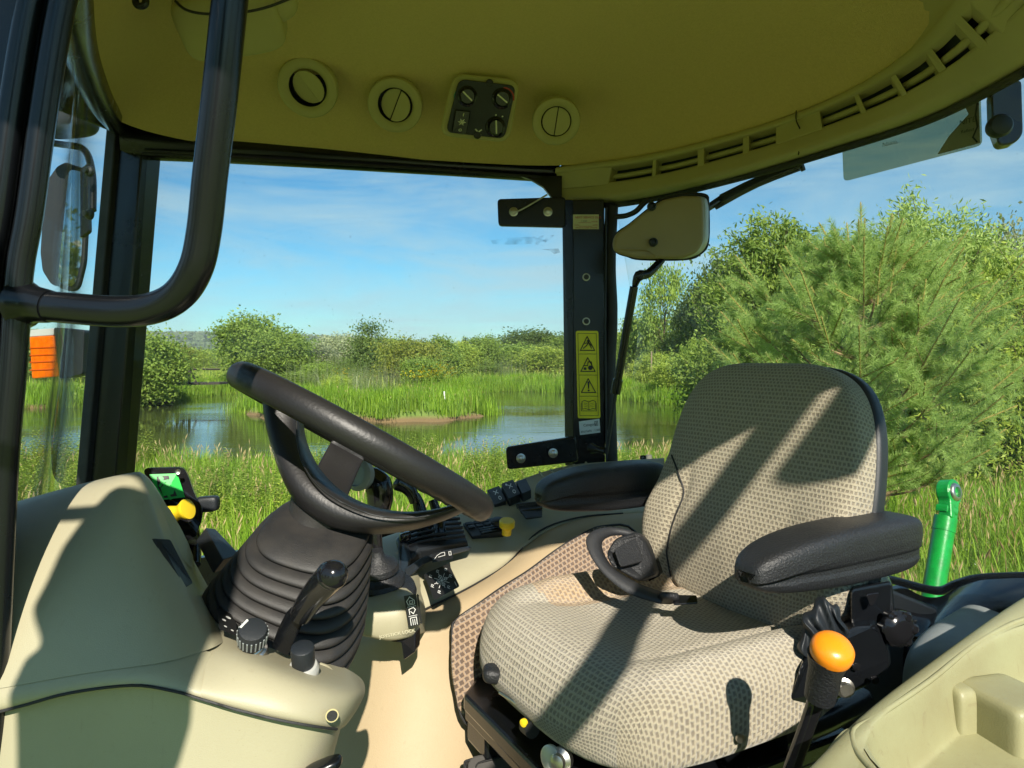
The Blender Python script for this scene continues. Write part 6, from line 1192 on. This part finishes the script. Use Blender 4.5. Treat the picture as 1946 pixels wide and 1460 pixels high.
far_trees = [
 (262, 36.5, 655, 120, R1k, 'mid', 'bushy green tree overhanging the water just right of the front post', 'bush'),
 (100, 44, 700, 150, R2k, 'mid', 'low bush behind the orange lamp at the left shore', 'bush'),
 (20, 60, 640, 160, R2k, 'mid', 'tree behind the front post at the far left', 'tree'),
 (318, 78, 664, 80, R2k, 'yel', 'yellowish tree above the footbridge left railing', 'tree'),
 (352, 88, 672, 80, R1k, 'light', 'light green tree directly behind the footbridge', 'tree'),
 (400, 95, 682, 100, R3k, 'dark', 'dark low tree behind the right end of the footbridge', 'tree'),
 (215, 90, 655, 130, R2k, 'dark', 'tree hidden by the front post beyond the left shore', 'tree'),
 (483, 50, 618, 108, R2k, 'mid', 'big round green tree behind the left end of the steering wheel', 'tree'),
 (536, 48, 648, 96, R1k, 'mid', 'round bush leaning on the right side of the big round tree', 'bush'),
 (562, 66, 632, 34, K1, 'mid', 'narrow pointed tree rising between the big round tree and the grey willows', 'tree'),
 (602, 60, 668, 92, R3k, 'grey', 'silvery willow left of the taller silvery willow', 'tree'),
 (640, 68, 648, 90, R2k, 'grey', 'taller silvery willow left of the dark pointed tree', 'tree'),
 (706, 46, 630, 88, K2, 'dark', 'dark pointed tree above the middle of the steering wheel', 'tree'),
 (745, 62, 655, 60, R1k, 'mid', 'green tree squeezed behind the dark pointed tree', 'tree'),
 (775, 40, 655, 82, T1, 'yel', 'yellow green tree with orange flowering top on the peninsula', 'tree'),
 (800, 38, 690, 60, R1k, 'mid', 'dark green bush at the foot of the yellow green tree', 'bush'),
 (838, 55, 643, 74, K1, 'mid', 'pointed green tree right of the yellow green tree', 'tree'),
 (868, 62, 660, 60, R2k, 'light', 'light bush between two pointed trees', 'bush'),
 (884, 66, 645, 24, K1, 'dark', 'thin dark poplar left of the pale building', 'tree'),
 (915, 70, 652, 64, R3k, 'mid', 'round tree immediately left of the pale building', 'tree'),
 (1000, 100, 638, 104, R2k, 'dark', 'large dark round tree behind the pale building', 'tree'),
 (985, 78, 664, 84, R1k, 'mid', 'green tree in front of the large dark round tree', 'tree'),
 (1035, 66, 668, 84, R2k, 'light', 'bright bush at the far bank touching the rear post', 'bush'),
 (1062, 96, 648, 80, R3k, 'mid', 'tree half hidden by the rear post on its left', 'tree'),
 (1120, 80, 640, 110, R2k, 'mid', 'tree hidden behind the rear post', 'tree'),
 (925, 60, 700, 64, R3k, 'mid', 'low dark bush on the far bank in the bay', 'bush'),
 (600, 38, 700, 60, R3k, 'mid', 'bush on the peninsula behind the steering wheel rim', 'bush'),
 (645, 33, 722, 40, R1k, 'light', 'small round bush near the peninsula water edge', 'bush'),
 (690, 44, 712, 70, R2k, 'mid', 'low bush in the middle of the peninsula', 'bush'),
 (555, 36, 715, 70, R2k, 'mid', 'low bush on the peninsula near its left side', 'bush'),
 (1262, 58, 525, 70, T2, 'mid', 'tall airy grey green tree right of the gas strut', 'tree'),
 (1215, 62, 620, 80, R3k, 'mid', 'lower tree left of the tall airy tree', 'tree'),
 (1300, 56, 640, 70, R1k, 'mid', 'lower tree right of the tall airy tree', 'tree'),
 (1345, 50, 560, 100, R2k, 'dark', 'dark tree rising behind the left arm of the pine', 'tree'),
 (1400, 46, 520, 120, R1k, 'dark', 'dark tree behind the pine left crown', 'tree'),
 (1240, 46, 682, 60, R3k, 'light', 'bright shrub under the tall airy tree', 'bush'),
 (1290, 40, 690, 70, R1k, 'light', 'bright shrub by the right bank beside the pine', 'bush'),
 (1360, 30, 668, 120, R2k, 'mid', 'green bush under the left arm of the pine', 'bush'),
 (1450, 25, 610, 160, R3k, 'mid', 'green bush mass right under the pine crown', 'bush'),
 (1925, 30, 462, 120, T1, 'grey', 'pale airy tree at the right edge of the frame', 'tree'),
]
for t in far_trees: T(*t[:6], label=t[6], cat=t[7])
# second rank closing gaps along the horizon
for i, (px, d, yt) in enumerate([(-150, 90, 650), (60, 100, 655), (150, 110, 650), (270, 115, 660), (450, 110, 668), (520, 120, 665), (590, 115, 664), (680, 120, 662), (780, 110, 660), (860, 115, 662), (950, 125, 662), (1180, 110, 640), (1250, 100, 640)]):
    T(px, d, yt, 120, random.choice([R1k, R2k, R3k]), random.choice(['mid', 'dark', 'mid', 'grey']), label='distant hazy tree in the row along the horizon', group='distant trees along the horizon')
# behind and beside the camera for reflections and the mirror
for i, (x, y, h) in enumerate([(-14, -4, 4.2), (-10, -9, 4.6), (-18, 2, 4), (-6, -14, 4.6), (3, -16, 4)]):
    tree('broadleaf_tree', Vector((x, y, 0)), h, h * .9, random.choice([R1k, R2k]), LM['mid'], 'broadleaf tree on the meadow behind the open cab door, seen in the mirror', 'tree', 'trees on the near meadow behind the tractor', rot=i)

# ------------------------------------------------------------------ big willow behind the pine
def willow(px, d, ytop, wpx, label, n, seed, matn='willow', size=.10, asp=.26):
    rng = np.random.default_rng(seed); p = at(px, d, 0.0); H = CZ - (ytop - CY) / FPX * d; W = wpx / FPX * d
    e = empty('willow_tree', p, label, 'tree'); V, F = [], []; Cs = []; outs = []
    for i in range(240):
        th = rng.uniform(0, 2 * PI); t = rng.random(); el = rng.uniform(0.0, 1.0) ** 0.8
        r = W / 2 * math.sqrt(max(.02, 1 - el ** 2.6)) * rng.uniform(.55, 1.02); end = Vector((math.cos(th) * r, math.sin(th) * r * .6, H * (0.08 + .92 * el) * rng.uniform(.9, 1.02)))
        st = Vector((math.cos(th) * r * .25, math.sin(th) * r * .2, end.z * .45)); mid = st.lerp(end, .55) + Vector((0, 0, .15))
        cv = crv([st, mid, end, end + Vector((math.cos(th) * .25, 0, rng.uniform(-.15, .45)))], 5)
        if i % 2 == 0:
            v, f = tube_me(cv, [.018, .010, .003], 4); b = len(V); V.extend(v); F.extend([tuple(q + b for q in g_) for g_ in f])
        A_ = np.array([tuple(q) for q in cv]); k = n // 240; idx = rng.uniform(3, len(A_) - 1.001, k); a0 = A_[idx.astype(int)]; a1 = A_[idx.astype(int) + 1]
        c = a0 + (a1 - a0) * (idx % 1)[:, None]; dirn = (a1 - a0); dirn /= np.linalg.norm(dirn, axis=1)[:, None] + 1e-6
        Cs.append(c + rng.normal(size=(k, 3)) * (.085 + .05 * W / 5)); outs.append(dirn * .9)
    for q in ((0, 0), (.3, .1), (-.35, 0)):
        v, f = tube_me(crv([(q[0], q[1], -.2), (q[0] * 1.6, q[1], H * .3), (q[0] * 3, q[1], H * .6)], 5), [.07, .05, .02], 8); b = len(V); V.extend(v); F.extend([tuple(z_ + b for z_ in g_) for g_ in f])
    o = bpy.data.objects.new('trunk', mesh(V, F)); o.data.materials.append(M['bark']); COL.objects.link(o); o.parent = e
    C = np.concatenate(Cs); vv, ff, tn = leaves(C, size, asp, rng, outw=np.concatenate(outs)); me = npmesh(vv, ff, tn); me.materials.append(LM[matn])
    c = bpy.data.objects.new('crown', me); COL.objects.link(c); c.parent = e; return e
willow(1760, 13.0, 402, 470, 'large light green willow bush behind the pine, right of the seat', 60000, 31, size=.12)
willow(1480, 18.0, 430, 330, 'leafy willow bush behind the left half of the pine', 36000, 33, 'mid', .15, .32)
willow(1950, 10.0, 520, 360, 'willow bush at the right edge of the frame', 40000, 35, 'light', .10, .3)

# ------------------------------------------------------------------ young pine
def pine(px, d, ytop, label):
    rng = np.random.default_rng(91); p = at(px, d, 0.0); H = CZ - (ytop - CY) / FPX * d; e = empty('pine_tree', p, label, 'pine tree')
    V, F = [], []; shoots = []
    def wood(cv, r, s=5):
        v, f = tube_me(cv, r, s); b = len(V); V.extend(v); F.extend([tuple(q + b for q in g_) for g_ in f])
    wood(crv([(0, 0, -.2), (.03, 0, H * .4), (-.02, .02, H * .75), (0, 0, H * .93)], 6), [.055, .045, .028, .012], 10)
    shoots.append((Vector((0, 0, H * .78)), Vector((-.02, 0, H * 1.0)), 1))
    whorls = [(.22, .85), (.29, 1.05), (.36, 1.20), (.43, 1.15), (.50, 1.05), (.58, .86), (.66, .64), (.73, .42), (.79, .24)]
    for wi, (zf, Lb) in enumerate(whorls):
        nb = 7 if wi < 6 else 5
        for k in range(nb):
            th = 2 * PI * (k + rng.uniform(-.25, .25)) / nb + wi * .7; ln = Lb * rng.uniform(.8, 1.15); up = .22 + 1.05 * zf
            o = Vector((0, 0, H * zf)); dr = Vector((math.cos(th), math.sin(th), 0))
            end = o + dr * ln + Vector((0, 0, ln * up)); mid = o + dr * ln * .55 + Vector((0, 0, ln * up * .32)); cv = crv([o, mid, end], 6); wood(cv, [.016, .009, .004])
            shoots.append((cv[8], end + (end - cv[9]).normalized() * .30, 1))
            for j in range(9 if wi < 6 else 5):      # side shoots
                t = rng.uniform(.30, .95); b = cv[int(t * (len(cv) - 1))]; sd = rng.choice([-1, 1]); side = Vector((-dr.y, dr.x, 0)) * sd
                l2 = (.34 + .30 * (1 - t)) * rng.uniform(.7, 1.15); e2 = b + (dr * .6 + side * rng.uniform(.4, .9) + Vector((0, 0, rng.uniform(.3, .9)))).normalized() * l2
                wood([b, e2], [.004, .003], 4); shoots.append((b.lerp(e2, .15), e2, 1 if rng.random() < .5 else 0))
                for q in range(3):
                    b3 = b.lerp(e2, rng.uniform(.3, .8)); e3 = b3 + (e2 - b).normalized().lerp(Vector(rng.normal(size=3)), .35).normalized() * l2 * .55; shoots.append((b3, e3, 0))
    for k in range(14):
        th = rng.uniform(0, 2 * PI); r_ = rng.uniform(.10, .95); z_ = H * (.88 - .36 * r_ + rng.uniform(-.03, .03)); b = Vector((math.cos(th) * r_, math.sin(th) * r_, z_)); shoots.append((b, b + Vector((math.cos(th) * .10, math.sin(th) * .10, rng.uniform(.38, .55))), 1))
    VV, tt = [], []; TV, TF = [], []
    for a, b, lead in shoots:
        ln = (b - a).length; k = int(ln * (680 if lead else 560)); ax_ = np.array(tuple((b - a).normalized())); t = rng.uniform(0, 1, k)
        base = np.array(tuple(a)) + np.outer(t * ln, ax_); rnd = rng.normal(size=(k, 3)); rnd -= np.outer(rnd @ ax_, ax_); rnd /= np.linalg.norm(rnd, axis=1)[:, None]
        dirn = rnd * .80 + ax_ * .62; dirn /= np.linalg.norm(dirn, axis=1)[:, None]; L_ = .070 * rng.uniform(.7, 1.15, k)[:, None] * (1 - .45 * (t[:, None] > .93))
        sd = np.cross(dirn, rng.normal(size=(k, 3))); sd /= np.linalg.norm(sd, axis=1)[:, None]; wd = .0021
        VV.append(np.stack([base - sd * wd, base + sd * wd, base + dirn * L_], 1).reshape(-1, 3)); tt.append(np.full(k, .55 if lead else .35) + rng.uniform(-.25, .35, k))
        if lead:
            v, f = tube_me([a, b], [.008, .006], 5); q = len(TV); TV.extend(v); TF.extend([tuple(z_ + q for z_ in g_) for g_ in f])
            v, f = tube_me([b, b + (b - a).normalized() * .03], [.008, .004], 5); q = len(TV); TV.extend(v); TF.extend([tuple(z_ + q for z_ in g_) for g_ in f])
    for nm_, me, m in (('trunk', mesh(V, F), M['pbark']), ('shoots', mesh(TV, TF), LM['tip'])):
        o = bpy.data.objects.new(nm_, me); me.materials.append(m); COL.objects.link(o); o.parent = e
    VV = np.concatenate(VV); me = npmesh(VV, np.arange(len(VV)).reshape(-1, 3), np.clip(np.concatenate(tt), 0, 1)); me.materials.append(LM['pine']); o = bpy.data.objects.new('crown', me); COL.objects.link(o); o.parent = e
    print('pine needles', len(VV) // 3); return e
pine(1640, 6.4, 390, 'young green pine with long pale shoots beyond the backrest')

# ------------------------------------------------------------------ grasses (uncountable: scattered by geometry nodes)
LIB = bpy.data.collections.new('plant_library')
def blade_clump(name, n, h, w_, spread, mats, seed, bend=.35, heads=0, weed=False, flowers=None):
    rng = np.random.default_rng(seed); V, F, mi, tn = [], [], [], []
    for i in range(n):
        x, y = rng.normal(size=2) * spread; th = rng.uniform(0, 2 * PI); hh = h * rng.uniform(.55, 1.1); bx, by = math.cos(th), math.sin(th); bn = bend * hh * rng.uniform(.2, 1.4); sx_, sy = -by * w_ / 2, bx * w_ / 2; t0 = rng.random()
        b = len(V); lv = [(0, 0, 1), (.35, .10, .9), (.7, .45, .65), (1, 1, .0)]
        for t, k, ww in lv[:-1]: V += [(x + bx * bn * k + sx_ * ww, y + by * bn * k + sy * ww, hh * t), (x + bx * bn * k - sx_ * ww, y + by * bn * k - sy * ww, hh * t)]
        V.append((x + bx * bn, y + by * bn, hh * (1 - .25 * bend)))
        F += [(b, b + 1, b + 3, b + 2), (b + 2, b + 3, b + 5, b + 4), (b + 4, b + 5, b + 6)]; mi += [0, 0, 0]; tn += [t0] * 3
    for i in range(heads):
        x, y = rng.normal(size=2) * spread; hh = h * rng.uniform(1.0, 1.45); th = rng.uniform(0, 6.28); bx, by = math.cos(th) * .12 * hh, math.sin(th) * .12 * hh; b = len(V); r = .0035; t0 = rng.random()
        V += [(x - r, y, 0), (x + r, y, 0), (x + bx * .5 - r * .6, y + by * .5, hh * .8), (x + bx * .5 + r * .6, y + by * .5, hh * .8)]; F += [(b, b + 1, b + 3, b + 2)]; mi += [1]; tn += [t0 * .4]
        b = len(V); hl = .13 * h ** .5; q = .008
        V += [(x + bx * .5, y + by * .5, hh * .8), (x + bx * .75 + q, y + by * .75, hh * .8 + hl * .5), (x + bx, y + by, hh * .8 + hl), (x + bx * .75 - q, y + by * .75, hh * .8 + hl * .5), (x + bx * .75, y + by * .75 + q, hh * .8 + hl * .5), (x + bx * .75, y + by * .75 - q, hh * .8 + hl * .5)]
        F += [(b, b + 1, b + 2, b + 3), (b, b + 4, b + 2, b + 5)]; mi += [1, 1]; tn += [t0, t0]
    if weed:                                     # leafy upright stems
        for i in range(weed):
            x, y = rng.normal(size=2) * spread; hh = h * rng.uniform(.8, 1.3); b = len(V); V += [(x - .004, y, 0), (x + .004, y, 0), (x, y, hh)]; F += [(b, b + 1, b + 2)]; mi += [0]; tn += [.5]
            for j in range(34):
                t = .25 + .75 * j / 34; th = j * 2.4; l = .095 * (1.15 - t * .75); b = len(V); c, s = math.cos(th), math.sin(th); z = hh * t
                V += [(x, y, z), (x + c * l * .5 - s * .012, y + s * l * .5 + c * .012, z + l * .28), (x + c * l, y + s * l, z + l * .25), (x + c * l * .5 + s * .012, y + s * l * .5 - c * .012, z + l * .28)]; F += [(b, b + 1, b + 2, b + 3)]; mi += [0]; tn += [.45 + .5 * rng.random()]
    if flowers:
        for i in range(flowers):
            x, y = rng.normal(size=2) * spread * 1.3; z = h * rng.uniform(.85, 1.15); q = .014 if h < .5 else .05; b = len(V)
            V += [(x - q, y, z), (x, y - q, z + q), (x + q, y, z), (x, y + q, z + q * .5)]; F += [(b, b + 1, b + 2, b + 3)]; mi += [1]; tn += [rng.random()]
    me = mesh(V, F); a_ = me.attributes.new("tone", 'FLOAT', 'FACE'); a_.data.foreach_set("value", np.array(tn, dtype=np.float32))
    for m in mats: me.materials.append(m)
    me.polygons.foreach_set("material_index", np.array(mi, dtype=np.int32)); o = bpy.data.objects.new(name, me); return o
def scatter(name, label, pts, protos, smin, smax, seed, cat=None):
    rng = np.random.default_rng(seed); c = bpy.data.collections.new(name + '_kinds')
    for p in protos: c.objects.link(p)
    me = bpy.data.meshes.new(name); me.vertices.add(len(pts)); me.vertices.foreach_set("co", np.asarray(pts, dtype=np.float32).ravel())
    me.attributes.new("rz", 'FLOAT', 'POINT').data.foreach_set("value", rng.uniform(0, 6.283, len(pts)).astype(np.float32)); me.attributes.new("sc", 'FLOAT', 'POINT').data.foreach_set("value", rng.uniform(smin, smax, len(pts)).astype(np.float32))
    o = bpy.data.objects.new(name, me); COL.objects.link(o); tag(o, label, cat, kind='stuff')
    ng = bpy.data.node_groups.new(name, 'GeometryNodeTree'); ng.interface.new_socket('Geometry', in_out='INPUT', socket_type='NodeSocketGeometry'); ng.interface.new_socket('Geometry', in_out='OUTPUT', socket_type='NodeSocketGeometry')
    N_ = ng.nodes.new; i, ou = N_('NodeGroupInput'), N_('NodeGroupOutput'); mp_ = N_('GeometryNodeMeshToPoints'); ip = N_('GeometryNodeInstanceOnPoints'); rl_ = N_('GeometryNodeRealizeInstances'); ci = N_('GeometryNodeCollectionInfo'); ci.inputs['Collection'].default_value = c; ci.inputs['Separate Children'].default_value = True; ci.inputs['Reset Children'].default_value = True
    ip.inputs['Pick Instance'].default_value = True; ri = N_('FunctionNodeRandomValue'); ri.data_type = 'INT'
    [s for s in ri.inputs if s.name == 'Max' and s.type == 'INT'][0].default_value = len(protos) - 1
    [s for s in ri.inputs if s.name == 'Min' and s.type == 'INT'][0].default_value = 0
    a1, a2 = N_('GeometryNodeInputNamedAttribute'), N_('GeometryNodeInputNamedAttribute'); a1.data_type = a2.data_type = 'FLOAT'; a1.inputs[0].default_value = 'rz'; a2.inputs[0].default_value = 'sc'; cx = N_('ShaderNodeCombineXYZ'); K = ng.links.new
    K(i.outputs[0], mp_.inputs[0]); K(mp_.outputs[0], ip.inputs['Points']); K(ci.outputs[0], ip.inputs['Instance']); K([s for s in ri.outputs if s.type == 'INT'][0], ip.inputs['Instance Index']); K(a1.outputs[0], cx.inputs[2]); K(cx.outputs[0], ip.inputs['Rotation']); K(a2.outputs[0], ip.inputs['Scale']); K(ip.outputs[0], ou.inputs[0])
    o.modifiers.new("scatter", 'NODES').node_group = ng; return o
def spots(n, x0, x1, y0, y1, cond, seed, dens=None):
    rng = np.random.default_rng(seed); out = []
    while sum(map(len, out)) < n:
        x = rng.uniform(x0, x1, n); y = rng.uniform(y0, y1, n); k = cond(x, y, pond_sd(x, y)); x, y = x[k], y[k]
        if len(x) == 0: break
        out.append(np.stack([x, y, gz(x, y) - .02], -1))
    return np.concatenate(out)[:n]
G, Rd, Sw = LM['grass'], LM['reed'], LM['straw']
meadow = [blade_clump('c1', 50, .55, .009, .12, [G, Sw], 1, .5, heads=1), blade_clump('c2', 50, .46, .008, .13, [G, Sw], 2, .6, heads=2), blade_clump('c3', 54, .62, .010, .11, [Rd, Sw], 3, .45, heads=0), blade_clump('c4', 50, .40, .009, .12, [G, Sw], 4, .7, heads=0)]
scatter('tall_grass', 'tall seeding grass between the tractor and the pond', spots(6000, -14, 7, 2.9, 14.5, lambda x, y, s: (s > .1) & (np.abs(x) < y * .95 + .6), 41), meadow, .7, 1.2, 1)
rough = [blade_clump('d1', 64, .42, .007, .13, [G, Sw], 5, .9, heads=1), blade_clump('d2', 64, .32, .007, .14, [Rd, Sw], 6, .9, heads=0), blade_clump('d3', 60, .22, .007, .14, [G, LM['white']], 7, .8, flowers=4), blade_clump('d4', 60, .26, .007, .15, [Rd, LM['white']], 27, .8, flowers=1)]
scatter('rough_grass', 'rough meadow grass beside and behind the tractor', spots(7500, .6, 13, 2.6, 20, lambda x, y, s: (s > .1) & (x > y * .22) & (x < y * .95 + .8), 42), rough, .7, 1.25, 2)
weeds = [blade_clump('w1', 4, .62, .01, .12, [LM['light'], Sw], 8, .4, weed=5), blade_clump('w2', 4, .72, .01, .12, [LM['mid'], Sw], 9, .4, weed=5)]
scatter('tall_weeds', 'leafy upright weeds along the near bank', spots(480, -9, 4, 5.0, 14, lambda x, y, s: (s > .1) & (s < 6) & (np.sin(x * 1.7) + np.sin(y * .8 + x) > .1), 43), weeds, .7, 1.15, 3)
reeds = [blade_clump('r1', 60, 1.05, .030, .30, [Rd, Sw], 11, .25), blade_clump('r2', 60, .85, .032, .32, [Rd, Sw], 12, .35), blade_clump('r3', 50, .75, .030, .30, [G, Sw], 13, .4, heads=3)]
scatter('shore_reeds', 'bright green reeds along the far shore and the peninsula', np.concatenate([spots(3400, -34, 16, 26, 62, lambda x, y, s: (s > np.where((x > -11) & (x < -.5) & (y < 31), .85, .25)) & (s < np.where((x > -14) & (x < 0) & (y < 44), 3.6, 4.6)), 44), spots(500, 3, 12, 15, 36, lambda x, y, s: (s > .1) & (s < 3.5) & (x > 3), 45)]), reeds, .6, 1.15, 4)
scatter('far_grass', 'grass and herbs on the land behind the pond', spots(4600, -45, 40, 28, 100, lambda x, y, s: s > 3.5, 46), [blade_clump('f1', 60, 1.0, .05, .6, [LM['light'], Sw], 15, .3, heads=0), blade_clump('f2', 60, .8, .05, .6, [LM['mid'], Sw], 16, .4, heads=5), blade_clump('f3', 50, .8, .05, .5, [G, Sw], 17, .4)], .7, 1.4, 5)
scatter('far_scrub', 'low scrub on the land behind the pond', np.concatenate([spots(360, -40, 34, 40, 110, lambda x, y, s: s > 5, 47), spots(16, -13, -1.5, 31, 48, lambda x, y, s: s > 3.0, 50)]), [blade_clump('s1', 5, 1.8, .05, .7, [LM['mid'], Sw], 18, .3, weed=60), blade_clump('s2', 5, 1.5, .05, .7, [LM['grey'], Sw], 19, .4, weed=60)], .7, 1.4, 6)
scatter('ragwort', 'yellow flowering ragwort on the peninsula', np.concatenate([spots(9, -6.0, -2.6, 34, 40, lambda x, y, s: s > 1.5, 48), spots(4, -12, -7, 36, 44, lambda x, y, s: s > 1.5, 49)]), [blade_clump('y1', 20, 1.3, .03, .3, [Rd, LM['flower']], 20, .3, flowers=26)], .8, 1.2, 7)
# low cut strip under the tractor side, right foreground
# ------------------------------------------------------------------ far wooded hill
def hill():
    rng = np.random.default_rng(5); xs_ = np.linspace(-1500, 700, 260); ys_ = np.linspace(700, 1500, 60); X_, Y_ = np.meshgrid(xs_, ys_)
    px_ = X_ / 900 * FPX + CX; prof = np.interp(px_, [-1500, -200, 230, 330, 450, 620, 800, 930, 1200, 1600], [36, 33, 30, 31, 28, 23, 15, 6, 2, 2])
    sh = np.sin(np.clip((Y_ - 700) / 500, 0, 1) * PI / 2); Z_ = prof * 1.25 * sh + 0.5; f = (X_ * 12.9898 + Y_ * 78.233); Z_ += (np.sin(X_ * .11 + 2 * np.sin(Y_ * .05)) * .7 + rng.uniform(0, 2.6, X_.shape)) * sh
    V_ = np.stack([X_, Y_, Z_], -1).reshape(-1, 3); n1, n2 = len(xs_), len(ys_); a_, b_ = np.meshgrid(np.arange(n1 - 1), np.arange(n2 - 1)); k = (b_ * n1 + a_).ravel(); F_ = np.stack([k, k + 1, k + n1 + 1, k + n1], -1)
    m = mat('wooded hill', (0.15, 0.19, 0.07), 1.0, var=0.6, vscale=0.012, col2=(0.08, 0.12, 0.05)); tag(link('wooded_hill', npmesh(V_, F_), m, None), kind='structure')
    N = 26000; x = rng.uniform(-1100, 420, N); y = 705 + 480 * rng.random(N) ** 1.3; pp = np.interp(x / 900 * FPX + CX, [-1500, -200, 230, 330, 450, 620, 800, 930, 1200], [36, 33, 30, 31, 28, 23, 15, 6, 2]) * 1.25 * np.sin(np.clip((y - 700) / 500, 0, 1) * PI / 2)
    C = np.stack([x, y, pp + rng.uniform(.5, 5, N)], -1); v, f_, t = leaves(C, 7.5, .8, rng); o = link('hill_woodland', npmesh(v, f_, t), LM['hill'], None); tag(o, 'distant woodland covering the hill', None, kind='stuff')
hill()
# ------------------------------------------------------------------ footbridge, building, pole, stakes
fb = empty('footbridge', at(350, 40), 'dark timber footbridge over the far channel', 'footbridge')
def wb(n_, a, b, r): return tube(n_, [P(a[0], a[1], 40), P(b[0], b[1], 40)], r * .65, M['wood'], fb, seg=4)
slab('deck', [P(296, 729, 40), P(417, 727, 40), P(417, 731, 40), P(296, 733, 40)], (0, 1.6, 0), M['wood'], fb, 0)
for x in (336, 360): wb('post', (x, 700), (x, 730), .11)
wb('brace', (337, 703), (350, 728), .08); wb('brace', (361, 702), (373, 727), .08); wb('rail', (288, 720), (336, 707), .09); wb('rail', (288, 714), (336, 704), .07); wb('rail', (360, 702), (418, 702), .08); wb('beam', (334, 702), (362, 702), .10)
for i in range(6): wb('baluster', (340 + i * 3.5, 703), (340 + i * 3.5, 728), .03)
hs = empty('pale_building', P(955, 690, 85), 'pale grey farm building half hidden among the far trees', 'building')
hz = lambda x, y, d: P(x, y, d)
slab('wall', [P(940, 668, 82), P(958, 668, 82), P(958, 700, 82), P(940, 700, 82)], (0, 8, 0), M['wlabel'], hs, 0)
slab('roof', [P(938, 668, 81.5), P(949, 657, 81.5), P(975, 655, 84), P(975, 668, 84)], (0, 8, 0), mat('slate', (.30, .31, .32), .7), hs, 0)
slab('window', [P(946, 676, 81.9), P(951, 676, 81.9), P(951, 684, 81.9), P(946, 684, 81.9)], (0, .05, 0), M['ink'], hs, 0)
pl_ = tube('utility_pole', [P(1238, 668, 44), P(1238, 706, 44)], .05, mat('pole wood', (.25, .19, .12), .9), None, seg=8); tag(pl_, 'short brown pole under the tall airy tree', 'pole')
s1 = tube('marker_post', [P(844, 744, 30), P(845, 764, 30)], .035, M['white'], None, seg=8); tag(s1, 'white marker post on the tip of the peninsula', 'post')
s2 = tube('wooden_stake', [P(1233, 865, 6.5), P(1234, 960, 6.5)], .030, mat('stake wood', (.20, .19, .16), .9, bump=1, bscale=30, var=.4), None, seg=8); tag(s2, 'grey wooden stake in the grass behind the far armrest', 'stake')
# floating reeds edge log
lg = tube('floating_log', [P(283, 766, 38), P(330, 764, 38.4)], .06, M['wood'], None, seg=6); tag(lg, 'thin log floating by the left bank under the footbridge', 'log')
# ------------------------------------------------------------------ air
hzb = mesh([(x, y, z) for z in (-2.2, 48) for x, y in ((-2900, -250), (2900, -250), (2900, 3400), (-2900, 3400))], [(0, 3, 2, 1), (4, 5, 6, 7), (0, 1, 5, 4), (1, 2, 6, 5), (2, 3, 7, 6), (3, 0, 4, 7)])
hm = bpy.data.materials.new('haze'); hm.use_nodes = True; hn = hm.node_tree; hn.nodes.clear(); ho = hn.nodes.new('ShaderNodeOutputMaterial'); hv = hn.nodes.new('ShaderNodeVolumePrincipled')
hv.inputs['Color'].default_value = (0.86, 0.93, 1.0, 1); hv.inputs['Density'].default_value = 0.00030; hv.inputs['Anisotropy'].default_value = 0.0; hn.links.new(hv.outputs[0], ho.inputs['Volume'])
tag(link('haze', hzb, hm, None, smooth=False), kind='stuff')
